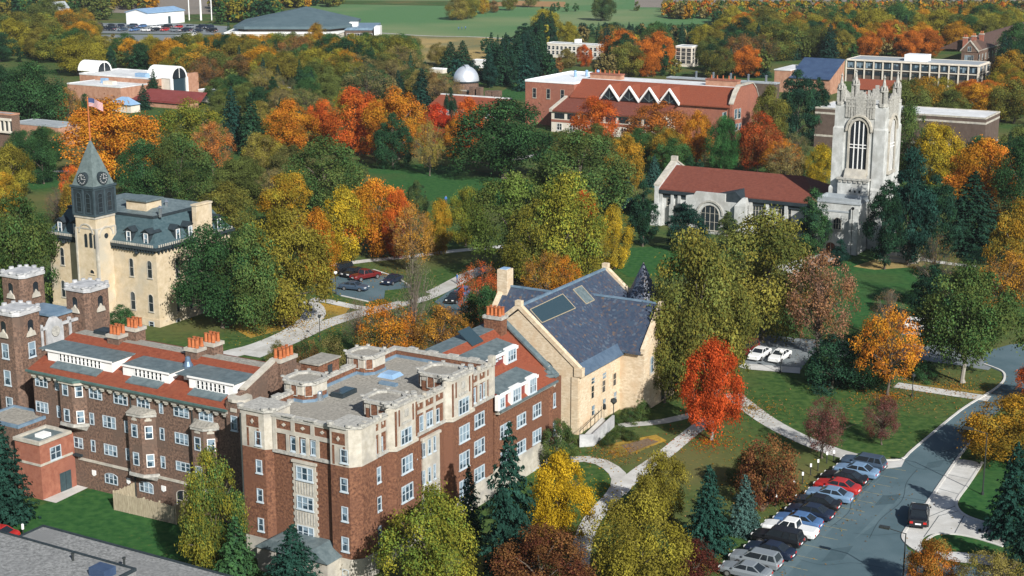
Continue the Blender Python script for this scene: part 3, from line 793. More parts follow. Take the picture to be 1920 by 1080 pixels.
# low gravel-roofed link behind it
b = Bld('flat_roofed_link', 'low flat gravel-roofed brick link between the corner tower and the cube annex', 'extension', 40, 918)
zl = b.fz(800, 0, 0); xl = b.fx(-40, 0, zl); yr = b.fy(96, 0, zl)
m = MB(); m.box(xl, .3, 0, yr, 0, zl - .2); m.build('wall', 'brick_brown', b.e)
m = MB(); m.box(xl + .3, 0, .3, yr - .3, zl - .2, zl - .05); m.build('roof', 'gravel_roof', b.e)
m = MB(); parapet(m, xl, .3, -.02, yr, zl - .2, zl + .12, .3); m.build('coping', 'blue_flashing', b.e)
# board fence round the yard
F = [G(215, 957), G(330, 984), G(352, 968)]
m = MB(); hgt = 2.0
def boards(m, A, B_):
    d = (B_ - A); L_ = d.length; d.normalize(); nrm = Vector((-d.y, d.x, 0)); n_ = int(L_ / .22)
    for i in range(n_):
        p = A + d * (i * .22); q = A + d * (i * .22 + .19); hh = hgt + random.uniform(-.08, .08)
        a1, b1, c1, d1 = p, q, q + nrm * .04, p + nrm * .04
        m.prism([(v.x, v.y) for v in (a1, b1, c1, d1)], .05, hh)
o = thing('board_fence', 'weathered grey-brown board fence enclosing a yard below the brown dormitory', 'fence', F[0])
for k in range(2):
    m = MB(); boards(m, F[k], F[k + 1]); q = m.build('panel', 'weathered_wood', o); q.location = -F[0]
m = MB(); boards(m, F[0], F[0] + EY * 3.2); q = m.build('panel', 'weathered_wood', o); q.location = -F[0]
for p in F + [F[0].lerp(F[1], .25), F[0].lerp(F[1], .5), F[0].lerp(F[1], .75)]:
    m = MB(); m.box(p.x - .08, p.x + .08, p.y + .03, p.y + .19, 0, hgt + .15); m.build('post', 'weathered_wood', o).location = -F[0]

# ---------------------------------------------------------------- grey flat-roofed building cut by the bottom edge
b = Bld('flat_roofed_building', 'low building with wide grey gravel roof cut by the bottom left edge', 'building', 445, 1175)
zr = 4.2
x0, y0 = b.top(255, 1085, zr); x1, y1 = b.top(125, 998, zr); x2, y2 = b.top(450, 1082, zr)
m = MB(); m.box(x1 - 3, x2 + 6, y2 - 14, y1, 0, zr - .2); m.build('wall', 'brick_pink', b.e)
m = MB(); m.box(x1 - 2.9, x2 + 5.9, y2 - 13.9, y1 - .1, zr - .2, zr); r_ = m.build('roof', 'grey_gravel', b.e)
m = MB(); parapet(m, x1 - 3.05, x2 + 6, y2 - 14, y1 + .05, zr - .35, zr + .12, .22); m.build('roof_edge', 'dark_trim', b.e)
xa, ya = b.top(252, 1070, zr + .5); xb, yb = b.top(58, 1014, zr + .5); 
m = MB(); m.box(xb - 6, xa, yb - 12, yb, zr, zr + .55); m.build('upper_roof', 'grey_gravel', b.e)
m = MB(); parapet(m, xb - 6.05, xa + .05, yb - 12.05, yb + .05, zr + .4, zr + .68, .2); m.build('roof_edge', 'dark_trim', b.e)
xa, ya = b.top(194, 1076, zr + .6)
m = MB(); m.box(xa - .9, xa + .9, ya - .8, ya + .6, zr + .55, zr + 1.3); m.build('air_handler', 'navy_roof', b.e)
for px, py in ((137, 1050), (233, 1058)):
    xa, ya = b.top(px, py, zr + .6); m = MB(); m.lathe(xa, ya, [(.1, zr + .5), (.1, zr + 1.1), (.16, zr + 1.12), (.16, zr + 1.25)], 8); m.build('vent_pipe', 'pole_dark', b.e)
# ================================================================ tall orange-brick dormitory with limestone crown, in the foreground
z6, z7, z5, z8, z9 = zoom(440, 760, 6), zoom(440, 900, 6), zoom(440, 620, 6), zoom(740, 600, 6), zoom(740, 740, 6)
b = Bld('brick_hall', 'tall orange brick hall with limestone-crowned top storey and gravel roof', 'hall', 671, 1090)
XL = b.fx(470, 0, 8); zp = b.fz(806, 0, 0); YD = b.fy(924, 0, zp)
def cutsq(cx, cy, r):
    k, c = r * .93, r * .42
    return [(cx + k, cy - k + c), (cx + k, cy + k - c), (cx + k - c, cy + k), (cx - k + c, cy + k), (cx - k, cy + k - c), (cx - k, cy - k + c), (cx - k + c, cy - k), (cx + k - c, cy - k)]
zs = b.fz(875, 0, 0); zbase = b.fz(1047, 0, 0); zroof = zp - 1.1
m = MB(); m.box(XL, 0, 0, YD, zbase, zroof); m.build('wall', 'brick_orange', b.e)
m = MB(); m.box(XL - .12, .12, -.12, YD + .05, 0, zbase); m.build('stone_base', 'limestone', b.e)
m = MB(); m.box(XL + .3, -.3, .3, YD - .3, zroof, zroof + .12); rf = m.build('roof', 'gravel_roof', b.e)
m = MB(); parapet(m, XL - .02, .02, -.02, YD + .02, zroof - .05, zp - .2, .45); m.build('parapet', 'brick_orange', b.e)
m = MB(); parapet(m, XL + .43, -.43, .43, YD - .43, zroof + .1, zroof + .42, .12); m.build('flashing', 'blue_flashing', rf)
m = MB()
parapet(m, XL - .14, .14, -.14, YD + .14, zp - .22, zp + .05, .62)
def crenels(a, c, fixed, axis):
    n = max(2, int(abs(c - a) / 2.2))
    for i in range(n):
        u = a + (c - a) * (i + .5) / n
        q = (u - .55, u + .55, fixed - .3, fixed + .3) if axis == 'x' else (fixed - .3, fixed + .3, u - .55, u + .55)
        m.box(*q, zp + .05, zp + .17)
crenels(XL + 1, -1, 0, 'x'); crenels(1, YD - 1, 0, 'y'); crenels(XL + 1, -1, YD, 'x'); crenels(1, YD - 1, XL, 'y')
m.build('coping', 'carved_stone', b.e)
# corner pavilions: splayed piers of stone over brick at the two front corners
for xc, xw in ((XL, 2.9), (0, 2.9)):
    sgn = 1 if xc == XL else -1
    pts = [(xc - (.5 if sgn > 0 else 2.3), -.55), (xc + (2.3 if sgn > 0 else -.25), -.55), (xc + (2.9 if sgn > 0 else .55), 0.0 if sgn > 0 else .35), (xc + (2.9 if sgn > 0 else .55), 2.6), (xc - (.5 if sgn > 0 else 2.3), 2.6)]
    m = MB(); m.prism(pts, zbase, zs); pv = m.build('pavilion', 'brick_orange', b.e)
    m = MB(); m.prism([(x + (.05 if x > xc else -.05), y - (.05 if y < 1 else 0)) for x, y in pts], 0, zbase); m.build('pavilion_base', 'limestone', pv)
    m = MB(); m.prism(pts, zs, zp + .1); m.build('pavilion_crown', 'limestone', pv)
    m = MB(); m.prism([(x + (.14 if x > xc else -.14), y - (.14 if y < 1 else 0)) for x, y in pts], zp + .1, zp + .35)
    for (x, y) in pts[:4]: m.prism(octagon(x, y + .1, .34), zp + .35, zp + .58)
    m.build('coping', 'carved_stone', pv)
    xm = xc + (.95 if sgn > 0 else -1.35)
    for q in ((-.72, .72, zp - 1.45, zp - .35), (-.72, -.48, zs + .1, zs + 1.9), (.48, .72, zs + .1, zs + 1.9)):
        m = MB(); m.box(xm + q[0], xm + q[1], -.57, -.5, q[2], q[3]); m.build('brick_panel', 'brick_orange', pv)
    m = MB(); m.loft([[(xm + x, y, zp - .9 + z) for x, z in ((-.18, 0), (0, -.25), (.18, 0), (0, .25))] for y in (-.64, -.5)]); m.build('boss', 'limestone', pv)
# string course
m = MB(); m.box(XL + 2.9, -2.3, -.2, 0, zs - .18, zs + .12); m.box(0, .2, 2.7, YD, zs - .18, zs + .12); m.build('string_course', 'carved_stone', b.e)
# front crown: stone frame of piers and bands round brick panels
zm = b.front(*z6(760, 335))[1]
m = MB()
xs_ = [b.front(*z6(q, 300))[0] for q in (455, 660, 880, 1095)]
for i_, x in enumerate(xs_): m.box(x - .2, x + .2, -.12, 0, zs + .12 if i_ in (0, 3) else zm + .2, zp - .22)
m.box(xs_[0], xs_[-1], -.1, 0, zm - .2, zm + .2)
for q in (605, 712, 828, 940):
    x = b.front(*z6(q, 450))[0]; m.box(x - .16, x + .16, -.14, 0, zs + .12, zm - .2)
m.box(xs_[0], xs_[-1], -.1, 0, zp - .42, zp - .22)
m.build('stone_frame', 'limestone', b.e)
for i in range(3):
    x = (xs_[i] + xs_[i + 1]) / 2; z = (zm + zp) / 2 - .1
    m = MB(); m.loft([[(x + u, y, z + v) for u, v in ((-.25, 0), (0, -.18), (.25, 0), (0, .18))] for y in (-.08, 0)]); m.build('boss', 'limestone', b.e)
for a, c in [((633, 345), (703, 522)), ((748, 372), (812, 548)), ((858, 388), (922, 565))]: wpx(b, 'f', a, c, 0, z6, rail=1)
for a, c in [((230, 288), (305, 458)), ((1190, 485), (1278, 658)), ((240, 608), (316, 768)), ((1192, 808), (1277, 980)), ((252, 932), (326, 1092))]: wpx(b, 'f', a, c, -.55, z6)
for a, c in [((1204, 298), (1282, 472)), ((262, 420), (338, 582)), ((1208, 630), (1288, 812)), ((1215, 995), (1290, 1150)), ((270, 740), (345, 880))]: wpx(b, 'f', a, c, -.55, z7)
# tall stone bay of triple windows on the front
x0 = b.front(*z6(668, 700))[0]; x1 = b.front(*z6(915, 700))[0]; zt = b.front(*z6(780, 650))[1]; zb_ = b.front(*z7(780, 660))[1]
m = MB(); m.box(x0, x1, -.14, 0, zb_ - 2, zt); m.box(x0 - .15, x1 + .15, -.24, 0, zt - .02, zt + .22)
for i in range(14):
    z = zb_ - 1.5 + i * (zt - zb_ + 1.2) / 14
    m.box(x0 - .14, x0, -.13, 0, z, z + .3); m.box(x1, x1 + .14, -.13, 0, z, z + .3)
bay = m.build('window_bay', 'limestone', b.e)
for a, c, zf in [((692, 672), (888, 866), z6), ((700, 160), (892, 356), z7), ((706, 500), (900, 690), z7), ((712, 838), (905, 1020), z7)]: wpx(b, 'f', a, c, -.14, zf, par=bay, cols=3)
m = MB()
for zc in (z6(790, 930), z7(800, 425), z7(805, 760)):
    z = b.front(*zc)[1]
    for k in range(7):
        x = x0 + .3 + (x1 - x0 - .6) * k / 6; m.box(x - .05, x + .05, -.19, -.14, z - .55, z + .55)
m.build('tracery', 'carved_stone', bay)
# right-hand face --------------------------------------------------
def SD(zf, a, c, **k): return wpx(b, 's', a, c, 0, zf, **k)
yA = [b.side(*z6(q, r))[0] for q, r in ((1700, 300), (1990, 300))]
ty = lambda px, z=zs + 1.5: b.fy(px, 0, z)
bays = [(ty(725), ty(775)), (ty(832), ty(881))]
bayobjs = []
for k, (y0, y1) in enumerate(bays):
    pts = [(0, y0), (.7, y0 + .5), (.7, y1 - .5), (0, y1)]
    m = MB(); m.prism(pts, zbase, zs); bo = m.build('pavilion', 'brick_orange', b.e)
    zz = zp + .5
    m = MB(); m.prism(pts, zs, zz); m.prism([(0, y0 - .15), (.85, y0 + .4), (.85, y1 - .4), (0, y1 + .15)], zs - .15, zs + .12); m.build('pavilion_crown', 'limestone', bo)
    m = MB(); m.prism([(-.3, y0 - .1), (.8, y0 + .45), (.8, y1 - .45), (-.3, y1 + .1)], zz, zz + .25)
    for (x, y) in ((.55, y0 + .6), (.55, y1 - .6), (.1, y0), (.1, y1)): m.prism(octagon(x, y, .3), zz + .25, zz + .5)
    m.build('coping', 'carved_stone', bo)
    for f in (.12, .24, .76, .88):
        m = MB(); y = y0 + (y1 - y0) * f; m.box(.66, .73, y - .12, y + .12, zs + 2.1 if .2 < f < .8 else zs + .3, zz - .3); m.build('brick_panel', 'brick_orange', bo)
    m = MB(); ymid = (y0 + y1) / 2; m.box(.7, .76, ymid - .8, ymid + .8, zs + 2.1, zs + 2.35); m.box(.7, .8, ymid - .3, ymid + .3, zz - 1.2, zz - .5); m.build('carving', 'carved_stone', bo)
    bayobjs.append(bo)
    # octagonal roof turret behind
    cy = (y0 + y1) / 2; rr = (y1 - y0) / 2 * .85; cx = -rr * .85
    m = MB(); m.prism(cutsq(cx, cy, rr), zroof, zz + .1); tu = m.build('roof_turret', 'brick_orange', b.e)
    m = MB(); m.prism(cutsq(cx, cy, rr + .05), zroof + 1.2, zz + .12); m.build('turret_crown', 'limestone', tu)
    m = MB()
    oo, oi = cutsq(cx, cy, rr + .2), cutsq(cx, cy, rr - .3)
    for i in range(8):
        j = (i + 1) % 8; m.prism([oo[i], oo[j], oi[j], oi[i]], zz + .1, zz + .4)
        m.prism(octagon(oo[i][0], oo[i][1], .22), zz + .4, zz + .52)
    m.build('coping', 'carved_stone', tu)
    m = MB(); m.prism(cutsq(cx, cy, rr - .3), zz + .1, zz + .18); m.build('turret_roof', 'gravel_roof', tu)
    for ang in (180, 225, 270):
        a = R(ang); q = (rr + .05) * (.93 if ang % 90 == 0 else 1.02)
        window(tu, cx + q * math.cos(a), cy + q * math.sin(a), zroof + .5, .9, 1.4, a + math.pi / 2, arch=1.0, fm='carved_stone', gm='brick_orange', rail=0, sill=False)
ox = .7
for a, c, o_ in [((65, 410), (190, 515), 0), ((715, 65), (832, 180), 1)]:
    wpx(b, 's', a, c, ox, z9, par=bayobjs[o_], cols=3)
for a, c in [((75, 722), (197, 835)), ((75, 1042), (202, 1152))]: wpx(b, 's', a, c, ox, z9, par=bayobjs[0], cols=3)
for a, c in [((722, 375), (838, 490)), ((722, 680), (838, 790)), ((725, 985), (838, 1095))]: wpx(b, 's', a, c, ox, z9, par=bayobjs[1], cols=3)
for a, c in [((1505, 748), (1640, 855))]: SD(z6, a, c, cols=3)
for a, c in [((1513, 250), (1646, 335)), ((1520, 580), (1646, 665)), ((1528, 905), (1650, 1000))]: SD(z7, a, c, cols=3)
for a, c in [((1468, 442), (1512, 615)), ((1543, 402), (1590, 585)), ((1618, 370), (1662, 545))]: SD(z6, a, c)
for a, c in [((275, 245), (320, 400)), ((350, 205), (425, 335)), ((458, 160), (497, 300))]: SD(z9, a, c, cols=2 if a[0] == 350 else 1)
for a, c in [((870, 775), (905, 925)), ((930, 745), (970, 890)), ((990, 710), (1030, 855))]: SD(z8, a, c)
for a, c in [((893, 232), (1005, 330)), ((893, 535), (1005, 635)), ((893, 838), (1005, 930))]: SD(z9, a, c, cols=3)
for a, c in [((222, 622), (241, 722)), ((222, 942), (241, 1042)), ((605, 412), (622, 520)), ((605, 712), (622, 830)), ((605, 1022), (622, 1130))]: SD(z9, a, c)
# tall stone bay of narrow windows
y0, zt = b.side(*z9(300, 520)); y1, _ = b.side(*z9(490, 430)); 
m = MB(); m.box(0, .16, y0, y1, zbase, zt); m.box(0, .28, y0 - .15, y1 + .15, zt, zt + .25); sb = m.build('window_bay', 'limestone', b.e)
for a, c in [((310, 545), (340, 690)), ((370, 503), (405, 655)), ((430, 472), (460, 622)), ((310, 862), (340, 1000)), ((370, 822), (405, 970)), ((430, 788), (460, 935)), ((310, 1175), (340, 1300)), ((370, 1140), (405, 1280)), ((430, 1105), (460, 1250))]:
    wpx(b, 's', a, c, .16, z9, par=sb)
# crown between the pavilions: piers, arched brick panels
segs = [(ty(682), bays[0][0]), (bays[0][1], bays[1][0]), (bays[1][1], YD)]
zm2 = zs + 2.15
for (s0, s1) in segs:
    n = 3; m = MB()
    m.box(0, .1, s0, s1, zm2 - .15, zm2 + .2); m.box(0, .1, s0, s1, zp - .45, zp - .22)
    for i in range(n + 1):
        y = s0 + (s1 - s0) * i / n; m.box(0, .14, y - .16, y + .16, zs + .12, zp - .2)
        m.prism(octagon(.1, y, .22), zp, zp + .4)
    for i in range(n):
        y = s0 + (s1 - s0) * (i + .5) / n
        m.loft([[(x, y + u, (zm2 + zp) / 2 + v) for u, v in ((-.14, 0), (0, -.2), (.14, 0), (0, .2))] for x in (0, .07)])
    m.build('stone_frame', 'limestone', b.e)
m = MB(); m.box(0, .12, segs[2][1] - .9, segs[2][1] - .05, zs + .1, zp - .2); m.box(-.3, .3, YD - .5, YD + .1, zp - .2, zp + .8); m.build('end_pier', 'limestone', b.e)
m = MB(); q0 = ty(1000, zbase); m.box(0, .1, ty(745, zbase), YD, zbase - .01, zbase + .3); m.build('base_moulding', 'limestone', b.e)
for yy in (ty(700, 4), ty(765, 4), ty(865, 4)):
    window(b.e, .12, yy, .9, 1.8, 1.7, math.pi / 2, cols=3)
# roof furniture
def rt(px, py, z): return b.top(px, py, z)
for (px0, px1, pyt, cyf) in ((533, 613, 700, .47), (650, 722, 652, .86)):
    cxp = (px0 + px1) / 2
    zz = zroof + 1.8
    x, y = rt(cxp, pyt + 12, zz); rr = (px1 - px0) / scale_at(b.W(x, y, zz)) / 2 * .92
    m = MB(); m.prism(cutsq(x, y, rr), zroof - .5, zz); tu = m.build('roof_turret', 'brick_orange', b.e)
    m = MB(); m.prism(cutsq(x, y, rr + .05), zz - .95, zz + .02); m.build('turret_crown', 'limestone', tu)
    oo, oi = cutsq(x, y, rr + .2), cutsq(x, y, rr - .3); m = MB()
    for i in range(8):
        j = (i + 1) % 8; m.prism([oo[i], oo[j], oi[j], oi[i]], zz, zz + .32); m.prism(octagon(oo[i][0], oo[i][1], .2), zz + .32, zz + .45)
    m.build('coping', 'carved_stone', tu)
    m = MB(); m.prism(cutsq(x, y, rr - .3), zz, zz + .1); m.build('turret_roof', 'gravel_roof', tu)
    m = MB(); m.prism(cutsq(x, y, rr + .12), zroof + .1, zroof + .4); m.build('flashing', 'blue_flashing', tu)
    for ang in (225, 270, 315):
        a = R(ang); q = (rr + .06) * (.93 if ang % 90 == 0 else 1.02); window(tu, x + q * math.cos(a), y + q * math.sin(a), zroof + .7, .8, 1.3, a + math.pi / 2, arch=1, fm='carved_stone', gm='brick_orange', rail=0, sill=False)
zz = zroof + 2.6; x, y = rt(602, 671, zz)
x0, y0 = rt(597, 683, zz); xa, ya = rt(640, 668, zz); xb, yb = rt(565, 677, zz)
m = MB(); m.box(xb, x0, y0, y0 + (ya - y0), zroof, zz - .15); ph = m.build('penthouse', 'brick_orange', b.e)
m = MB(); m.box(xb - .15, x0 + .15, y0 - .15, ya + .15, zz - .15, zz); m.build('penthouse_roof', 'gravel_roof', ph)
m = MB(); m.box(x0, x0 + .06, y0 + 1.5, y0 + 2.2, zroof + .4, zroof + 2.1); m.build('door', 'dark_trim', ph)
x0, y0 = rt(642, 741, zroof + .5); x1, y1 = rt(670, 728, zroof + .5); x2, y2 = rt(619, 737, zroof + .5)
m = MB(); m.box(x2, x0, y0, y0 + (y1 - y0) * .95, zroof + .1, zroof + .55); sk_ = m.build('skylight', 'dark_trim', b.e)
m = MB(); m.box(x2 + .12, x0 - .12, y0 + .12, y0 + (y1 - y0) * .95 - .12, zroof + .55, zroof + .6); m.build('pane', 'sky_light_glass', sk_)
x, y = rt(599, 752, zroof); m = MB(); m.lathe(x, y, [(.42, zroof), (.42, zroof + .25), (.3, zroof + .75), (.3, zroof + 1.0), (.1, zroof + 1.05)], 14); m.build('roof_ventilator', 'silver_metal', b.e, smooth=True)
x, y = rt(599, 740, zroof); m = MB(); m.lathe(x, y, [(.32, zroof + .1), (.32, zroof + 1.6), (.22, zroof + 1.7)], 12); m.build('flue', 'chimney_pot', b.e)
x, y = rt(773, 670, zroof); m = MB(); m.lathe(x, y, [(.4, zroof), (.4, zroof + .3), (.55, zroof + .55), (.55, zroof + .85), (.3, zroof + 1.15), (.05, zroof + 1.25)], 14); m.build('roof_ventilator', 'silver_metal', b.e, smooth=True)
x, y = rt(732, 707, zroof); m = MB(); m.loft([[(x + u * 1.0, y + v * 1.0, zroof + .1) for u, v in ((-1, -1), (1, -1), (1, 1), (-1, 1))], [(x + u * .7, y + v * .7, zroof + .5) for u, v in ((-1, -1), (1, -1), (1, 1), (-1, 1))]]); m.build('roof_hatch', 'blue_metal', b.e)
x, y = rt(728, 724, zroof); m = MB(); m.box(x - 1.0, x + 1.0, y - .25, y + .3, zroof, zroof + .4); m.build('roof_duct', 'blue_flashing', b.e)
# stepped stone porch on the front
xp0, _ = b.front(492, 1080, -2); xp1 = b.front(622, 1080, -2)[0]; zpc = b.front(550, 1012, -1.4)[1]
m = MB(); m.box(xp0, xp1, -2.6, -.02, 0, zpc - .9); pc_ = m.build('porch', 'limestone', b.e)
m = MB(); xm = (xp0 + xp1) / 2
m.loft([[(x, y, z) for x, z in ((xp0 - .2, zpc - .9), (xp1 + .2, zpc - .9), (xp1 - 1.6, zpc + .15), (xp0 + 1.6, zpc + .15))] for y in (-2.8, -.02)])
m.build('porch_roof', 'lead_roof', pc_)
window(pc_, xm - 1.2, -2.6, .2, 1.4, 2.4, 0, cols=2, arch=.8, fm='limestone', gm='dark_glass')
for x in (-2.42, XL - .36):
    m = MB(); yy = -.14 if x > -3 else -.7; m.tube((x, yy, .2), (x, yy, zp - .3), .085, .085, 6); m.build('downpipe', 'pole_dark', b.e)
B3 = b; B3_YD = YD

# ---------------------------------------------------------------- lower red-roofed wing behind it
q = b.W(0, YD + .3, 0)
b = Bld('red_roofed_wing', 'brick wing with red tiled roof and white-windowed shed dormers beside the stone hall', 'hall wing', *proj(q))
YW = b.fy(1052, 0, 6); ze = b.fz(716, 0, b.fy(1030, 0, 9)); zbs = b.fz(835, 0, b.fy(1003, 0, 2))
xr = -8.5
yG = b.fy(1031, 0, ze)                 # gable coping foot
zt = b.fz(612, xr, yG)                 # deck level from the coping's upper end
for _ in range(4):
    xr = b.fx(937, yG, zt); zt = b.fz(613, xr, yG)
XD = xr * 2 - 2.2
m = MB(); m.box(XD, 0, 0, YW, zbs, ze); m.build('wall', 'brick_orange', b.e)
m = MB(); m.box(XD, .1, 0, YW, 0, zbs); m.build('stone_base', 'limestone', b.e)
m = MB()
m.loft([[(.7, y, ze + .1), (xr, y, zt), (xr, y, zt - .4), (0, y, ze)] for y in (.1, YW - 2.2)])
m.loft([[(XD - .5, y, ze + .1), (XD - xr, y, zt), (XD - xr, y, zt - .4), (XD, y, ze)] for y in (.1, YW - 2.2)])
rf = m.build('roof', 'red_tile', b.e)
m = MB(); m.box(XD - xr, xr, .1, YW - 2.2, zt - .35, zt + .05); m.build('roof_deck', 'lead_roof', rf)
m = MB(); m.box(.35, .85, .1, YW - 2.2, ze - .05, ze + .16); m.build('gutter', 'lead_roof', b.e)
m = MB(); m.box(0, .5, .1, YW - 2.2, ze - .35, ze - .05); m.build('cornice', 'limestone', b.e)
m = MB(); prof = [(0, 0), (XD, 0), (XD, ze + .4), (XD - xr, zt + .5), (xr, zt + .5), (.2, ze + .5), (.0, ze)]
m.loft([[(x, y, z) for x, z in prof] for y in (YW - 2.2, YW - 1.6)]); gw = m.build('gable_wall', 'brick_orange', b.e)
m = MB(); m.loft([[(.5, y, ze + .4), (xr, y, zt + .5), (xr, y, zt + .75), (.5, y, ze + .68)] for y in (YW - 2.35, YW - 1.45)]); m.build('coping', 'lead_roof', gw)
SL = (zt - ze - .1) / (xr - .7)
def sz(x): return ze + .1 + (x - .7) * SL
_q = b.hit(*z8(1225, 478), b.ex * -SL + b.ez, ze + .1 - .7 * SL); XU = _q[0]
def shed(xf, px0, px1, pyt, wins, n, wallm, eave=.35):
    """shed dormer: face plane x = xf, from survey columns px0..px1"""
    z0 = sz(xf); y0, y1 = b.fy(px0, xf, z0 + 1), b.fy(px1, xf, z0 + 1)
    y0 = max(y0, .15)
    zt_ = b.fz(pyt, xf, y1)
    xb = xf
    while sz(xb) < zt_ + .2 and xb > xr - .5: xb -= .1
    m = MB(); m.box(xb, xf, y0, y1, z0 - .4, zt_); d = m.build('dormer', wallm, b.e)
    m = MB(); m.loft([[(xf + eave, y, zt_), (xb - .1, y, zt_ + .5), (xb - .1, y, zt_ + .3), (xf + eave, y, zt_ - .15)] for y in (y0 - .0, y1 + .3)]); m.build('dormer_roof', 'lead_roof', d)
    m = MB(); m.box(xf + eave, xf + eave + .08, y0, y1 + .3, zt_ - .28, zt_ + .05); m.box(xf, xf + .12, y0, y1, zt_ - .4, zt_ - .2)
    m.build('fascia', 'white_paint', d)
    for (w0, w1, cols, box) in wins:
        u0, q1 = b.side(*z8(*w0), xf); u1, q0 = b.side(*z8(*w1), xf)
        if box:
            m = MB(); m.box(xf, xf + .45, u0 - .22, u1 + .22, q0 - .22, q1 + .3); k = m.build('window_box', 'white_paint', d)
            window(k, xf + .45, (u0 + u1) / 2, q0, u1 - u0, q1 - q0, math.pi / 2, cols=cols)
        else: window(d, xf, (u0 + u1) / 2, q0, u1 - u0, q1 - q0, math.pi / 2, cols=cols)
shed(.25, 920, 1001, 703, [((1140, 880), (1192, 965), 2, True), ((1285, 785), (1372, 880), 3, True), ((1475, 672), (1548, 790), 3, True)], 3, 'maroon_roof')
shed(XU, 870, 963, 648, [((1118, 385), (1150, 455), 1, False), ((1168, 358), (1195, 425), 1, False), ((1232, 345), (1320, 430), 3, True)], 3, 'maroon_roof')
xs0 = -6.6
m = MB(); yk, yk2 = b.fy(872, xs0, sz(xs0)), b.fy(893, xs0, sz(xs0))
m.loft([[(x, y, sz(x) + .1) for x, y in ((xs0 + .9, yk), (xs0 + .9, yk2), (xs0 - .9, yk2), (xs0 - .9, yk))], [(x, y, sz(x) + .22) for x, y in ((xs0 + .9, yk), (xs0 + .9, yk2), (xs0 - .9, yk2), (xs0 - .9, yk))]])
m.build('skylight', 'sky_light_glass', b.e)
# end turret
yT = b.fy(1035, 0, ze); rT = 17 / scale_at(b.W(0, yT, ze)) * .95
zT = b.fz(700, 0, yT)
m = MB(); m.prism(octagon(-.6, yT, rT), 0, zT - .3); tu = m.build('stair_turret', 'brick_orange', b.e)
m = MB(); m.prism(octagon(-.6, yT, rT + .2), zT - .3, zT); m.prism(octagon(-.6, yT, rT * .6), zT, zT + .35); m.build('turret_cap', 'lead_roof', tu)
m = MB(); m.prism(octagon(-.9, yT + .3, rT * .45), zT + .35, zT + .7); m.build('turret_finial', 'limestone', tu)
for zz_ in (b.fz(762, 0, yT), b.fz(815, 0, yT)): window(tu, -.6 + rT * math.cos(R(22.5)), yT, zz_, .5, 1.6, math.pi / 2)
m = MB(); m.loft([[(-.6 + rT * .93 + d, yT + .3 * math.cos(t), ze - .4 + .3 * math.sin(t)) for t in [2 * math.pi * i / 10 for i in range(10)]] for d in (0, .06)]); m.build('roundel', 'limestone', tu)
for a, c in [((1185, 352), (1292, 435)), ((1372, 240), (1470, 325)), ((1550, 130), (1642, 222)), ((1188, 652), (1290, 735)), ((1550, 415), (1642, 510)), ((1372, 540), (1470, 625)), ((1550, 705), (1642, 790))]:
    wpx(b, 's', a, c, 0, z9, cols=3)
chimney(b.e, xr - .2, yG - .6, zt - 1, zt + 1.5, 2.2, 1.3, 4, 'brick_orange', 'carved_stone', 'x')
# ================================================================ stone hall with a speckled slate roof
zS, zT_ = zoom(900, 480, 1920 / 340), zoom(1000, 650, 6)
b = Bld('stone_hall', 'golden stone hall with speckled blue slate roof, tall chimney and conical turret', 'hall', 1084, 815)
ze = b.fz(699, 0, 0); xa = -8; za = 15
for _ in range(5): xa = b.fx(972, 0, za); za = b.fz(580, xa, 0)
W2 = xa * 2
yB = b.fy(1137, xa, za)
# make the far gable end fall where the ridge ends
m = MB(); m.loft([[(0, y, 0), (W2, y, 0), (W2, y, ze), (xa, y, za - .15), (0, y, ze)] for y in (0, yB)]); m.build('wall', 'gold_stone', b.e)
sl = (za - ze) / (-xa)
def rz(x): return za + (-abs(x - xa)) * sl
m = MB()
for s in (0, 1):
    xe = .45 if s == 0 else W2 - .45
    m.loft([[(xe, y, rz(xe) + .05), (xa, y, za + .05), (xa, y, za + .3), (xe, y, rz(xe) + .3)] for y in (.5, yB - .5)])
rf = m.build('roof', 'purple_slate', b.e)
m = MB(); m.box(xa - .16, xa + .16, .5, yB - .5, za + .22, za + .48); m.build('ridge_cap', 'blue_flashing', rf)
m = MB(); m.loft([[(.5, y, rz(.5) + .32), (-.5, y, rz(-.5) + .34), (-.5, y, rz(-.5) + .27), (.62, y, rz(.62) + .1)] for y in (.5, yB - 6)]); m.build('eaves_flashing', 'dull_blue', rf)
for y0, y1, nm in ((-.12, .5, 'gable_coping'), (yB - .5, yB + .12, 'gable_coping')):
    m = MB()
    for s in (0, 1):
        xe = .2 if s == 0 else W2 - .2
        m.loft([[(xe, y, rz(xe) + .1), (xa, y, za + .1), (xa, y, za + .75), (xe, y, rz(xe) + .75)] for y in (y0, y1)])
    m.prism(rect(xa - .4, xa + .4, y0 - .03, y1 + .03), za + .5, za + 1.05)
    m.box(-.55, .5, y0 - .05, y1 + .05, ze - .5, ze + .55)
    m.build(nm, 'gold_stone', b.e)
# roof lights
def on_roof(px, py, dz=.34):
    n = b.ex * sl + b.ez; c = sl * xa + za + dz
    return b.hit(px, py, n, c)
def roof_panel(pts, name, mat, th=.1, frame=None):
    q = [on_roof(*zS(*p)) for p in pts]
    m = MB(); m.loft([[(x, y, z - .1) for x, y, z in q], [(x, y, z + th) for x, y, z in q]]); o = m.build(name, mat, rf)
    if frame:
        m = MB()
        for i in range(4):
            a, c = Vector(q[i]), Vector(q[(i + 1) % 4]); m.tube(a + Vector((0, 0, th)), c + Vector((0, 0, th)), .06, .06, 4)
        m.build('skylight_frame', frame, o)
roof_panel([(530, 575), (875, 410), (1010, 560), (655, 715)], 'skylight', 'sky_light_glass', .1, 'weathered_wood')
roof_panel([(985, 360), (1075, 318), (1210, 470), (1125, 512)], 'skylight', 'lead_roof', .06, 'weathered_wood')
